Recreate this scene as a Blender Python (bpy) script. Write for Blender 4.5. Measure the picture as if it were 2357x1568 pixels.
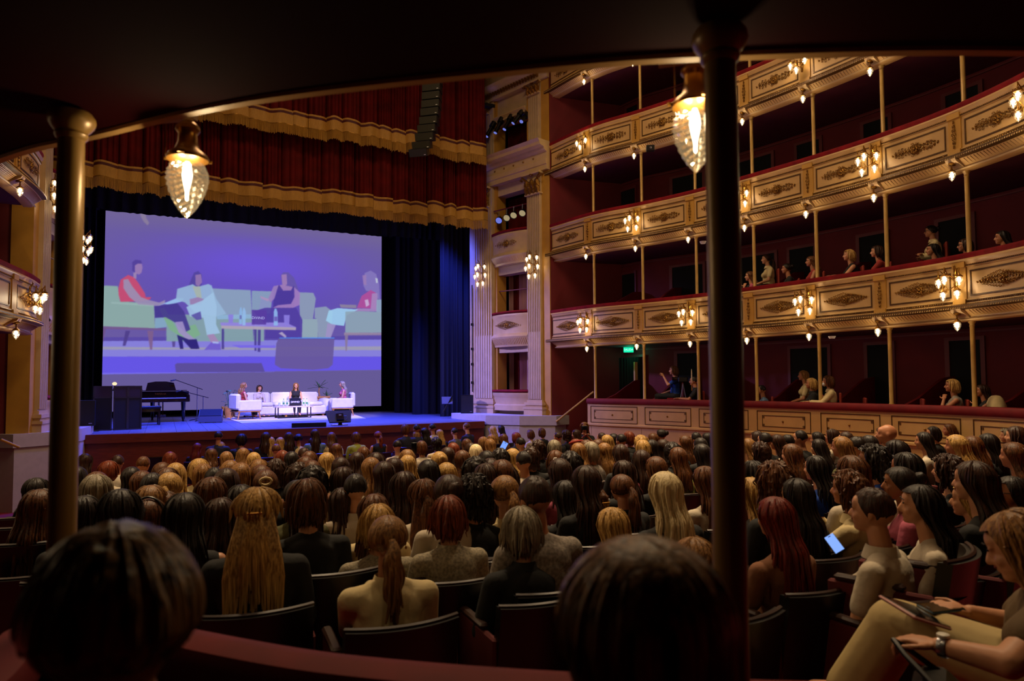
import bpy, bmesh, math, random
import numpy as np
from mathutils import Vector, Matrix, noise
random.seed(7)
C = bpy.context.scene.collection
SC = bpy.context.scene
PI = math.pi
for o in list(bpy.data.objects): bpy.data.objects.remove(o)

# ---------------------------------------------------------------- camera
EYE = 2.28                      # lens height above the lowest stalls floor
F = 1571.0                      # focal length in pixels of the 2357 px wide frame
YAW, PITCH, ROLL = math.radians(27.1), math.radians(2.6), 0.0060
fw = Vector((math.sin(YAW)*math.cos(PITCH), math.cos(YAW)*math.cos(PITCH), math.sin(PITCH)))
r0 = Vector((math.cos(YAW), -math.sin(YAW), 0))
u0 = r0.cross(fw)
rt = r0*math.cos(ROLL) - u0*math.sin(ROLL)
up = r0*math.sin(ROLL) + u0*math.cos(ROLL)
CAM = Vector((0, 0, EYE))
cd = bpy.data.cameras.new('camera'); cam = bpy.data.objects.new('camera', cd); C.objects.link(cam)
cam.matrix_world = Matrix(((rt.x, up.x, -fw.x, 0), (rt.y, up.y, -fw.y, 0), (rt.z, up.z, -fw.z, EYE), (0, 0, 0, 1)))
cd.sensor_width = 36; cd.lens = F*36/2357; cd.shift_y = 25/2357
cd.clip_start = .05; cd.clip_end = 200
cd.dof.use_dof = True; cd.dof.focus_distance = 12; cd.dof.aperture_fstop = 3.2
SC.camera = cam
def ray(px, py):
    return fw + rt*((px-1178.5)/F) - up*((py-809.0)/F)
def at_y(px, py, y):            # the point a pixel shows on the upright plane at depth y
    d = ray(px, py); return CAM + d*(y/d.y)
def at_z(px, py, h):            # ... on the level at height h above the eye
    d = ray(px, py); return CAM + d*(h/d.z)
def at_d(px, py, Z):            # ... at depth Z along the view
    return CAM + ray(px, py)*Z
def proj(p):
    d = Vector(p)-CAM; z = d.dot(fw); return (1178.5+F*d.dot(rt)/z, 809-F*d.dot(up)/z, z)
def lin(c):
    return tuple(((v/12.92) if v <= .04045 else ((v+.055)/1.055)**2.4) for v in c)
def hx(s):
    return lin([int(s[i:i+2], 16)/255 for i in (0, 2, 4)])

# ---------------------------------------------------------------- world, big lights, exposure
w = bpy.data.worlds.new('World'); SC.world = w; w.use_nodes = True
w.node_tree.nodes['Background'].inputs[0].default_value = (1.0, .62, .42, 1)
w.node_tree.nodes['Background'].inputs[1].default_value = .0035
SC.view_settings.view_transform = 'Standard'; SC.view_settings.look = 'None'
SC.view_settings.gamma = 1; SC.view_settings.use_curve_mapping = False
SC.view_settings.exposure = 0.0
SC.cycles.use_denoising = True
SC.cycles.max_bounces = 6; SC.cycles.diffuse_bounces = 2; SC.cycles.glossy_bounces = 3
SC.cycles.transmission_bounces = 6; SC.cycles.transparent_max_bounces = 12
SC.cycles.sample_clamp_indirect = 3; SC.cycles.caustics_reflective = False; SC.cycles.caustics_refractive = False
def light(name, kind, loc, energy, color, size=1, target=None, size_y=None, angle=60, blend=.5):
    l = bpy.data.lights.new(name, kind); l.energy = energy; l.color = color
    if kind == 'AREA':
        l.size = size
        if size_y: l.shape = 'RECTANGLE'; l.size_y = size_y
    elif kind == 'SPOT':
        l.shadow_soft_size = size; l.spot_size = math.radians(angle); l.spot_blend = blend
    else: l.shadow_soft_size = size
    o = bpy.data.objects.new(name, l); C.objects.link(o); o.location = loc
    if target is not None:
        d = Vector(target)-Vector(loc); o.rotation_euler = d.to_track_quat('-Z', 'Y').to_euler()
    return o
WARM = (1.0, .78, .47)
# the dimmed central chandelier in the dome above the stalls, out of frame
light('dome_light', 'AREA', (4.2, 10.5, 13.5), 620, (1.0, .72, .42), 4.0, (4.2, 9, 0))
for x, y in ((1.5, 8.0), (7.5, 8.0), (4.5, 12.0), (6.5, 3.5)):     # unseen fill spots added to brighten the stalls audience
    light('stalls_fill_spot', 'SPOT', (x, y+1.5, 13.6), 4600, (1.0, .74, .44), .35, (x, y-.5, 0), angle=52, blend=.9)
# the left-hand tiers carry the same lamps as the right-hand ones; those out of frame are gathered in one soft light
light('left_tier_glow', 'AREA', (-3.2, 7.0, 5.0), 130, (1.0, .70, .38), 7.0, (4, 7.4, 2.4), size_y=4.5)
# lighting bars behind the proscenium: blue wash over the stage, white on the sofa
BLUE = (.04, .07, 1.0)
for i, x in enumerate((-1.2, 1.2, 3.6, 6.0, 8.2)):
    light('blue_wash_light', 'SPOT', (x, 20.2, 8.6), 5200, BLUE, .15, (x*.9+.4, 21.8, 1.1), angle=64, blend=.8)
light('blue_edge_light', 'SPOT', (1.2, 19.9, 7.5), 4500, BLUE, .2, (1.2, 18.6, 1.1), angle=95, blend=.9)
light('blue_edge_light', 'SPOT', (5.6, 19.9, 7.5), 4500, BLUE, .2, (5.6, 18.6, 1.1), angle=95, blend=.9)
light('sofa_spot_light', 'SPOT', (1.6, 13.5, 10.6), 8000, (1.0, .80, .58), .12, (2.9, 23.9, 1.6), angle=15, blend=.35)
light('sofa_spot_light', 'SPOT', (6.8, 13.5, 10.6), 8000, (1.0, .80, .58), .12, (5.2, 23.9, 1.6), angle=15, blend=.35)
light('wing_blue_light', 'SPOT', (1.0, 20.8, 6.4), 3800, (.42, .34, 1.0), .3, (9.8, 18.2, 1.8), angle=50, blend=.9)
light('wing_blue_light', 'SPOT', (5.5, 20.6, 6.4), 1500, (.34, .26, 1.0), .3, (-2.2, 17.4, 1.5), angle=36, blend=.9)

# ---------------------------------------------------------------- mesh helpers
class MB:
    def __init__(s): s.v = []; s.f = []; s.m = []; s.cur = 0
    def add(s, vs, fs):
        n = len(s.v); s.v += [tuple(v) for v in vs]; s.f += [tuple(i+n for i in f) for f in fs]; s.m += [s.cur]*len(fs); return s
    def box(s, c, d, M=None, b=0):
        x, y, z = d[0]/2, d[1]/2, d[2]/2
        if b:
            b = min(b, x*.9, y*.9, z*.9); P = []
            for sz in (-1, 1):
                for (ix, iy, iz) in ((x-b, y-b, z), (x, y, z-b)) if sz > 0 else ((x, y, z-b), (x-b, y-b, z)):
                    q = [(ix, iy-b if ix == x else iy), (ix-b if iy == y else ix, iy)]
                    if ix == x: ring = [(x, y-b), (x-b, y), (-x+b, y), (-x, y-b), (-x, -y+b), (-x+b, -y), (x-b, -y), (x, -y+b)]
                    else:
                        e = b*.4; X, Y = x-b, y-b
                        ring = [(X, Y-e), (X-e, Y), (-X+e, Y), (-X, Y-e), (-X, -Y+e), (-X+e, -Y), (X-e, -Y), (X, -Y+e)]
                    P.append([Vector((a, bb, sz*iz)) for a, bb in ring])
            order = [P[1], P[0], P[3], P[2]] if False else sorted(P, key=lambda r: r[0].z)
            vs = [p for r in order for p in r]; fs = []
            for k in range(3):
                for i in range(8): fs.append((k*8+i, k*8+(i+1) % 8, k*8+8+(i+1) % 8, k*8+8+i))
            # winding: rings run counterclockwise seen from above
            fs.append(tuple(range(7, -1, -1))); fs.append(tuple(range(24, 32)))
        else:
            vs = [Vector((a, bb, cc)) for cc in (-z, z) for a, bb in ((-x, -y), (x, -y), (x, y), (-x, y))]
            fs = [(3, 2, 1, 0), (4, 5, 6, 7), (0, 1, 5, 4), (1, 2, 6, 5), (2, 3, 7, 6), (3, 0, 4, 7)]
        c = Vector(c)
        vs = [(M @ v if M else v)+c for v in vs]
        return s.add(vs, fs)
    def bar(s, a, b, w, h, upv=(0, 0, 1)):
        a, b = Vector(a), Vector(b); d = b-a; L = d.length; d.normalize()
        x = d.cross(Vector(upv));
        if x.length < 1e-4: x = d.cross(Vector((0, 1, 0)))
        x.normalize(); z = x.cross(d)
        M = Matrix((x, d, z)).transposed()
        return s.box((a+b)/2, (w, L, h), M)
    def lathe(s, prof, n=16, c=(0, 0, 0), M=None, cap=True, mod=None):
        c = Vector(c); vs = []; fs = []
        for j, (r, z) in enumerate(prof):
            for i in range(n):
                a = 2*PI*i/n; rr = mod(i, j, r) if mod else r
                p = Vector((rr*math.cos(a), rr*math.sin(a), z)); vs.append((M @ p if M else p)+c)
        for j in range(len(prof)-1):
            for i in range(n): fs.append((j*n+i, j*n+(i+1) % n, (j+1)*n+(i+1) % n, (j+1)*n+i))
        if cap: fs.append(tuple(range(n-1, -1, -1))); fs.append(tuple((len(prof)-1)*n+i for i in range(n)))
        return s.add(vs, fs)
    def tube(s, pts, r, n=8, cap=True):
        pts = [Vector(p) for p in pts]; rs = r if isinstance(r, (list, tuple)) else [r]*len(pts)
        vs = []; fs = []; ref = None
        for j, p in enumerate(pts):
            t = (pts[min(j+1, len(pts)-1)]-pts[max(j-1, 0)]).normalized()
            if ref is None:
                ref = Vector((0, 0, 1)) if abs(t.z) < .9 else Vector((1, 0, 0))
            x = (ref - t*ref.dot(t)).normalized(); ref = x; y = t.cross(x)
            for i in range(n):
                a = 2*PI*i/n; vs.append(p + (x*math.cos(a)+y*math.sin(a))*rs[j])
        for j in range(len(pts)-1):
            for i in range(n): fs.append((j*n+i, j*n+(i+1) % n, (j+1)*n+(i+1) % n, (j+1)*n+i))
        if cap: fs.append(tuple(range(n-1, -1, -1))); fs.append(tuple((len(pts)-1)*n+i for i in range(n)))
        return s.add(vs, fs)
    def ell(s, c, r, n=12, m=8, M=None):
        prof = [(max(1e-4, math.sin(PI*j/m)), -math.cos(PI*j/m)) for j in range(m+1)]
        D = Matrix.Diagonal(Vector(r)) if not isinstance(r, (int, float)) else Matrix.Diagonal(Vector((r, r, r)))
        return s.lathe(prof, n, c, (M @ D) if M else D, cap=True)
    def cap(s, a, b, ra, rb, n=12):   # tapered capsule
        a, b = Vector(a), Vector(b); d = (b-a); L = d.length; t = d.normalized()
        pts = []; rs = []
        for k in range(5):
            q = PI/2*(1-k/4); pts.append(a - t*ra*math.sin(q)); rs.append(max(ra*math.cos(q), 1e-4))
        for k in range(5):
            q = PI/2*k/4; pts.append(b + t*rb*math.sin(q)); rs.append(max(rb*math.cos(q), 1e-4))
        return s.tube(pts, rs, n)
    def prism(s, poly, z0, z1):
        n = len(poly); A = sum(poly[i][0]*poly[(i+1) % n][1]-poly[(i+1) % n][0]*poly[i][1] for i in range(n))
        if A < 0: poly = poly[::-1]
        vs = [(x, y, z0) for x, y in poly]+[(x, y, z1) for x, y in poly]
        fs = [tuple(range(n-1, -1, -1)), tuple(range(n, 2*n))]+[(i, (i+1) % n, n+(i+1) % n, n+i) for i in range(n)]
        return s.add(vs, fs)
    def extr(s, poly, fn, t0, t1):
        # poly of (a,b) mapped by fn(a,b,t) to 3D, extruded t0..t1
        n = len(poly)
        vs = [fn(a, b, t0) for a, b in poly]+[fn(a, b, t1) for a, b in poly]
        fs = [tuple(range(n-1, -1, -1)), tuple(range(n, 2*n))]+[(i, (i+1) % n, n+(i+1) % n, n+i) for i in range(n)]
        return s.add(vs, fs)
    def grid(s, P, closed_u=False):
        h = len(P); wd = len(P[0]); vs = [p for r in P for p in r]; fs = []
        for j in range(h-1):
            for i in range(wd if closed_u else wd-1):
                i2 = (i+1) % wd; fs.append((j*wd+i, j*wd+i2, (j+1)*wd+i2, (j+1)*wd+i))
        return s.add(vs, fs)
    def mesh(s, name, mats, smooth=True):
        me = bpy.data.meshes.new(name); me.from_pydata(s.v, [], s.f)
        if not isinstance(mats, (list, tuple)): mats = [mats]
        for m in mats: me.materials.append(m)
        if len(mats) > 1: me.polygons.foreach_set('material_index', s.m)
        if smooth:
            me.polygons.foreach_set('use_smooth', [True]*len(me.polygons))
            me.update()
            if hasattr(me, 'set_sharp_from_angle'): me.set_sharp_from_angle(angle=math.radians(40))
        me.update(); return me
    def obj(s, name, mats, parent=None, smooth=True, fix=False, loc=None):
        if not s.v: return None
        me = s.mesh(name, mats, smooth)
        if fix:
            bm = bmesh.new(); bm.from_mesh(me); bmesh.ops.recalc_face_normals(bm, faces=bm.faces); bm.to_mesh(me); bm.free()
        return link(name, me, parent, loc)
def link(name, me, parent=None, loc=None):
    o = bpy.data.objects.new(name, me); C.objects.link(o)
    if parent is not None: o.parent = parent
    if loc is not None: o.location = loc
    return o
def tag(o, label=None, cat=None, group=None, kind=None):
    if label: o['label'] = label
    if cat: o['category'] = cat
    if group: o['group'] = group
    if kind: o['kind'] = kind
    return o
def thing(name, label, cat, loc=(0, 0, 0), rz=0, group=None):
    o = bpy.data.objects.new(name, None); C.objects.link(o); o.location = loc; o.rotation_euler = (0, 0, rz)
    o.empty_display_size = .1
    return tag(o, label, cat, group)
def struct(name, mb, mats, parent=None, smooth=True, fix=False):
    o = mb.obj(name, mats, parent, smooth, fix)
    if parent is None: o['kind'] = 'structure'
    return o
def dup(o, parent=None):
    c = o.copy(); C.objects.link(c); c.parent = parent
    for ch in o.children: dup(ch, c)
    return c

# ---------------------------------------------------------------- materials
def mat(name, col, rough=.6, metal=0, emit=None, es=0, var=0, vscale=8, bump=0, bscale=40, spec=.5, coat=0, stretch=None, sheen=0):
    m = bpy.data.materials.new(name); m.use_nodes = True; nt = m.node_tree; b = nt.nodes['Principled BSDF']
    if isinstance(col, str): col = hx(col)
    b.inputs['Base Color'].default_value = (*col, 1); b.inputs['Roughness'].default_value = rough
    b.inputs['Metallic'].default_value = metal; b.inputs['Specular IOR Level'].default_value = spec
    if coat: b.inputs['Coat Weight'].default_value = coat
    if sheen: b.inputs['Sheen Weight'].default_value = sheen
    if emit: b.inputs['Emission Color'].default_value = (*(hx(emit) if isinstance(emit, str) else emit), 1); b.inputs['Emission Strength'].default_value = es
    if var or bump:
        tc = nt.nodes.new('ShaderNodeTexCoord'); mp = nt.nodes.new('ShaderNodeMapping'); nt.links.new(tc.outputs['Object'], mp.inputs[0])
        if stretch: mp.inputs['Scale'].default_value = stretch
    if var:
        n = nt.nodes.new('ShaderNodeTexNoise'); n.inputs['Scale'].default_value = vscale; n.inputs['Detail'].default_value = 5
        nt.links.new(mp.outputs[0], n.inputs['Vector'])
        r = nt.nodes.new('ShaderNodeValToRGB'); r.color_ramp.elements[0].position = .3; r.color_ramp.elements[1].position = .7
        r.color_ramp.elements[0].color = (*[c*(1-var) for c in col], 1); r.color_ramp.elements[1].color = (*[min(1, c*(1+var)) for c in col], 1)
        nt.links.new(n.outputs['Fac'], r.inputs[0]); nt.links.new(r.outputs[0], b.inputs['Base Color'])
    if bump:
        n = nt.nodes.new('ShaderNodeTexNoise'); n.inputs['Scale'].default_value = bscale; n.inputs['Detail'].default_value = 3
        nt.links.new(mp.outputs[0], n.inputs['Vector'])
        bp = nt.nodes.new('ShaderNodeBump'); bp.inputs['Strength'].default_value = bump; bp.inputs['Distance'].default_value = .01
        nt.links.new(n.outputs['Fac'], bp.inputs['Height']); nt.links.new(bp.outputs[0], b.inputs['Normal'])
    return m
M = {}
M['cream'] = mat('cream_paint', 'c99f62', .45, var=.10, vscale=3)
M['creamp'] = mat('proscenium_cream', 'c4a882', .5, var=.08, vscale=4)
M['cream2'] = mat('pale_cream_paint', 'c9a878', .5, var=.08, vscale=4)
M['ochre'] = mat('ochre_paint', 'bf8c36', .5, var=.10, vscale=3)
M['gilt'] = mat('antique_gilt', '8a5f22', .36, metal=.75, var=.5, vscale=25, bump=.5, bscale=60)
M['giltdark'] = mat('dark_gilt_line', '553711', .45, metal=.4, var=.3, vscale=20)
M['velvet'] = mat('red_velvet', '7a0a12', .8, var=.25, vscale=6, spec=.2)
M['redwall'] = mat('dark_red_wall', '640b15', .8, var=.12, vscale=2, bump=.2, bscale=120)
M['redceil'] = mat('plum_soffit', '551022', .75, var=.1)
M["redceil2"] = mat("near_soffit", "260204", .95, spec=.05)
M['carpet'] = mat('red_carpet', '7a0e18', .9, var=.25, vscale=3, bump=.4, bscale=150)
M['darkdoor'] = mat('dark_doorway', '050304', .9)
M['frame'] = mat('door_moulding', '6a2226', .55)
M['black'] = mat('black_plastic', '0a0a0c', .4)
M['blackmatte'] = mat('black_cloth', '0b0b12', .9)
M['drape'] = mat('black_stage_drape', '08080f', .85, var=.3, vscale=2, stretch=(6, 6, .3))
M['brass'] = mat('aged_brass', '9a6c28', .3, metal=.85, var=.2)
M['post'] = mat('cream_gold_post', 'b9924e', .38, metal=.15, var=.12, vscale=5)
M['groove'] = mat('brown_groove', '7a5426', .5)
M['colnear'] = mat('shaded_column_paint', '8c6a34', .34, metal=.15, var=.12, vscale=5)  # post paint darkened to give the near columns their unlit look
M['stagewood'] = mat('stage_floor_boards', '5c5a66', .45, var=.15, vscale=4, stretch=(8, .6, 1))
M['fascia'] = mat('stage_front_wood', '6b2413', .5, var=.25, vscale=5, stretch=(1, 1, 6))
M['white'] = mat('white_painted_step', 'b8adb0', .5, var=.06)
M['wood'] = mat('pale_oak', 'b07a40', .45, var=.2, vscale=8, stretch=(1, 8, 8))
M['tabletop'] = mat('pale_table_top', 'c8b49c', .4, var=.08)
M['olivegrille'] = mat('olive_grille', '24210e', .7)
M['darkwood'] = mat('dark_brown_wood', '2a1008', .35, var=.3, vscale=8)
M['gloss'] = mat('black_lacquer', '06060a', .12, spec=.7, coat=.5)
M['upholstery'] = mat('off_white_upholstery', 'cfc9c0', .8, var=.05, bump=.3, bscale=200)
M['metal'] = mat('grey_metal', '55555a', .35, metal=.8)
M['steel'] = mat('steel', '9a9aa0', .3, metal=.9)
def bulb_mat(name, col, es):
    m = bpy.data.materials.new(name); m.use_nodes = True; nt = m.node_tree; nt.nodes.clear()
    e = nt.nodes.new('ShaderNodeEmission'); e.inputs[0].default_value = (*col, 1); e.inputs[1].default_value = es
    o = nt.nodes.new('ShaderNodeOutputMaterial'); nt.links.new(e.outputs[0], o.inputs[0]); return m
M['bulb'] = bulb_mat('lit_bulb', (1.0, .88, .66), 9)
def glass_mat(name, glow, gs):
    m = bpy.data.materials.new(name); m.use_nodes = True; nt = m.node_tree; nt.nodes.clear()
    o = nt.nodes.new('ShaderNodeOutputMaterial')
    t = nt.nodes.new('ShaderNodeBsdfTransparent'); t.inputs[0].default_value = (1, .97, .9, 1)
    g = nt.nodes.new('ShaderNodeBsdfGlossy'); g.inputs['Roughness'].default_value = .06; g.inputs[0].default_value = (1, .9, .7, 1)
    e = nt.nodes.new('ShaderNodeEmission'); e.inputs[0].default_value = (*glow, 1); e.inputs[1].default_value = gs
    mx = nt.nodes.new('ShaderNodeMixShader'); mx.inputs[0].default_value = .30
    ad = nt.nodes.new('ShaderNodeAddShader')
    nt.links.new(t.outputs[0], mx.inputs[1]); nt.links.new(g.outputs[0], mx.inputs[2])
    nt.links.new(mx.outputs[0], ad.inputs[0]); nt.links.new(e.outputs[0], ad.inputs[1]); nt.links.new(ad.outputs[0], o.inputs[0]); return m
M['globe'] = glass_mat('lamp_glass', (1.0, .74, .40), .10)
# ---------------------------------------------------------------- the horseshoe plan
def catmull(P, n=40):
    P = [Vector((*p, 0)) for p in P]; P = [P[0]*2-P[1]]+P+[P[-1]*2-P[-2]]; out = []
    for i in range(1, len(P)-2):
        for k in range(n):
            t = k/n; a, b, c, d = P[i-1:i+3]
            out.append(.5*((2*b)+(c-a)*t+(2*a-5*b+4*c-d)*t*t+(3*b-a-3*c+d)*t**3))
    out.append(P[-2]); return out
class Path:
    def __init__(s, P, ds=.05):
        q = catmull(P); L = [0]
        for i in range(1, len(q)): L.append(L[-1]+(q[i]-q[i-1]).length)
        s.len = L[-1]; s.q = q; s.L = L; s.ds = ds
    def at(s, d):
        d = max(0, min(s.len, d)); L = s.L
        import bisect
        i = max(1, min(len(L)-1, bisect.bisect_left(L, d)))
        t = (d-L[i-1])/max(1e-9, L[i]-L[i-1]); p = s.q[i-1].lerp(s.q[i], t)
        a, b = s.q[max(0, i-3)], s.q[min(len(s.q)-1, i+2)]
        tg = (b-a).normalized(); return p, tg, Vector((tg.y, -tg.x, 0))
    def pt(s, d, off, z):
        p, t, n = s.at(d); return Vector((p.x+n.x*off, p.y+n.y*off, z))
    def s_of_px(s, px, z, off=0):
        best = min((abs(proj(s.pt(k*.02, off, z))[0]-px), k*.02) for k in range(int(s.len/.02)+1) if proj(s.pt(k*.02, off, z))[2] > .3)
        return best[1]
def sweep(mb, path, d0, d1, prof, closed=True, ds=.12, z=0):
    n = max(2, int((d1-d0)/ds)+1)
    rows = [[path.pt(d0+(d1-d0)*k/(n-1), o, zz+z) for o, zz in prof] for k in range(n)]
    mb.grid(rows, closed_u=closed)
    if closed:
        b = len(mb.v)-n*len(prof); m = len(prof)
        mb.f += [tuple(b+i for i in range(m)), tuple(b+(n-1)*m+i for i in range(m-1, -1, -1))]; mb.m += [mb.cur]*2
RP = Path([(10.1, 17.5), (10.41, 15.45), (10.95, 14.05), (11.42, 12.58), (11.70, 11.04), (11.89, 9.59), (11.98, 8.12), (11.88, 6.65), (11.45, 5.2), (10.8, 4.0)])
LPth = Path([(-3.3, 9.8), (-2.95, 11.5), (-2.62, 13), (-2.42, 14.4), (-2.28, 15.5), (-2.25, 16.3)])
POST_PX = [1369, 1482, 1606, 1739, 1885, 2046, 2235]
POSTS = [RP.s_of_px(p, 3.5, -.2) for p in POST_PX]
while POSTS[-1]+1.5 < RP.len: POSTS.append(POSTS[-1]+1.5)
TOP = {0: EYE-.45, 1: EYE+2.12, 2: EYE+4.66, 3: EYE+7.09, 4: EYE+9.55}
BOT = {1: EYE+.98, 2: EYE+3.53, 3: EYE+6.02, 4: EYE+8.46}

# ---------------------------------------------------------------- floor, stage
def floor_z(x, y):
    R = math.hypot(x-3.5, y-34); return max(-.25, -.07+.0575*(R-21.4))
mb = MB(); rows = []
for j in range(30):
    R = 15.2+j*.9; rows.append([(3.5+R*math.sin(a), 34-R*math.cos(a), max(-.25, -.07+.0575*(R-21.4))) for a in np.linspace(-.75, .75, 40)])
mb.grid(rows); fl = struct('floor', mb, M['carpet'])
STG = EYE-1.14
mb = MB(); n = 24
front = [(-1.75+(8.45+1.75)*k/n, 18.35-.35*math.sin(PI*k/n)) for k in range(n+1)]
deck = front+[(8.5, 19.9), (14, 20.5), (14, 28.5), (-7, 28.5), (-7, 20.5), (-1.8, 19.9)]
mb.prism(deck, STG-.12, STG-.02); st = struct('floor_stage', mb, M['stagewood'])
# deck boards, laid towards the house
for i in range(34):
    x = -2.4+i*.34
    mb = MB(); y0 = 18.42-.33*math.sin(PI*min(1, max(0, (x+.17+1.75)/10.2))) if -1.7 < x < 8.3 else 20.6
    mb.box((x+.17, (y0+27.5)/2, STG-.01), (.334, 27.5-y0, .022)); mb.obj('floor_board', M['stagewood'], st)
mb = MB()
for k in range(n):
    a, b = Vector((*front[k], 0)), Vector((*front[k+1], 0)); a.y -= .05; b.y -= .05
    mb.add([(a.x, a.y, STG-.2), (b.x, b.y, STG-.2), (b.x, b.y, STG+.0), (a.x, a.y, STG+.0), (a.x, a.y+.15, STG-.2), (b.x, b.y+.15, STG-.2), (b.x, b.y+.15, STG), (a.x, a.y+.15, STG)],
           [(0, 1, 2, 3), (3, 2, 6, 7), (1, 0, 4, 5)])
struct('trim_1', mb, M['fascia'])
sf = tag(thing('stage_front', None, None, (0, 0, 0)), kind='structure')
for k in range(0, n, 3):
    mb = MB(); seg = front[k:k+4]
    for (a, b) in zip(seg[:-1], seg[1:]):
        mb.add([(a[0], a[1]+.02, -.4), (b[0], b[1]+.02, -.4), (b[0], b[1]+.02, STG-.19), (a[0], a[1]+.02, STG-.19), (a[0], a[1]+.08, -.4), (b[0], b[1]+.08, -.4), (b[0], b[1]+.08, STG-.19), (a[0], a[1]+.08, STG-.19)],
               [(0, 1, 2, 3), (7, 6, 5, 4), (3, 2, 6, 7), (0, 3, 7, 4), (2, 1, 5, 6)])
    o = mb.obj('front_panel', M['fascia'], sf); 
    for v in o.data.vertices:
        pass
def platform(poly, z1, name):
    r = tag(thing(name, None, None), kind='structure'); mb = MB(); mb.prism(poly, -.5, z1-.28); mb.obj('lower_wall', M['white'], r, smooth=False)
    c = Vector((sum(p[0] for p in poly)/len(poly), sum(p[1] for p in poly)/len(poly)))
    big = [tuple(c+(Vector(p)-c)*1.03) for p in poly]
    mb = MB(); mb.prism(big, z1-.27, z1); mb.obj('coping', M['white'], r, smooth=False)
PZ = EYE-.97
platform([(8.3, 20.4), (8.3, 19.3), (8.55, 18.4), (9.2, 17.55), (10.05, 16.95), (10.7, 17.2), (10.7, 20.4)], PZ, 'trim_2')
platform([(-1.55, 20.6), (-1.5, 19.0), (-1.6, 17.9), (-1.95, 17.1), (-2.6, 16.6), (-3.2, 17.0), (-3.2, 20.6)], PZ, 'trim_3')
# stage house: black masking behind and above
mb = MB(); mb.box((3, 28.3, 5), (22, .1, 12)); struct('wall_stage_back', mb, M['drape'])
mb = MB(); mb.box((-7, 24, 5), (.1, 9, 12)); mb.box((14, 24, 5), (.1, 9, 12)); struct('wall_stage_wings', mb, M['drape'])
mb = MB(); mb.box((3, 24, 11.2), (22, 9, .1)); struct('ceiling_stage', mb, M['drape'])

# ---------------------------------------------------------------- pleated cloths
def drape(x0, x1, y, z0, z1, amp, pitch, seed, mats, fn=None, taper=0, nz=2):
    rnd = random.Random(seed); mb = MB(); n = int((x1-x0)/(pitch/7)); ph = 0; xs = []; off = []
    pp = pitch
    for i in range(n+1):
        x = x0+(x1-x0)*i/n; ph += 2*PI*(x1-x0)/n/pp
        if i % 9 == 0: pp = pitch*rnd.uniform(.6, 1.6); aa = amp*rnd.uniform(.5, 1.3)
        xs.append(x); off.append(aa*math.sin(ph))
    rows = []
    for k in range(nz+1):
        t = k/nz; z = z0+(z1-z0)*t
        rows.append([(x, y+o, z) for x, o in zip(xs, off)])
    mb.grid(rows); rows2 = [[(x, yy+.03, z) for x, yy, z in r] for r in rows[::-1]]; mb.grid(rows2)
    return mb, xs, off
for (x0, x1, y) in ((8.35, 9.6, 21.6), (8.05, 9.6, 23.6), (7.95, 9.6, 25.4), (-4.0, -2.05, 21.4), (-4.2, -2.15, 23.8), (-4.4, -2.0, 26.0)):
    t = thing('stage_leg_curtain', None, 'curtain', (x0, y, STG))
    mb, _, _ = drape(x0, x1, y, STG+.01, 10.5, .07, .24, int(y*10+x0), None)
    o = mb.obj('drape', M['drape'], t); o.location = (-x0, -y, -STG)
    side = 'right' if x0 > 0 else 'left'
    t['label'] = f"black pleated wing curtain on the {side} of the screen, " + {21.6: 'nearest the proscenium', 23.6: 'middle of three', 25.4: 'closest to the screen', 21.4: 'nearest the proscenium', 23.8: 'middle of three', 26.0: 'closest to the screen'}[y]
    t['group'] = 'black wing curtains'
for y, z0, lab in ((23.0, EYE+5.15, 'black border cloth hanging just behind the red valance'), (26.4, EYE+5.85, 'black border cloth hanging just above the screen')):
    mb, _, _ = drape(-5, 11, y, z0, 11, .05, .3, int(y), None); o = mb.obj('border_cloth', M['drape']); tag(o, lab, 'curtain', 'black border cloths')

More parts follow.
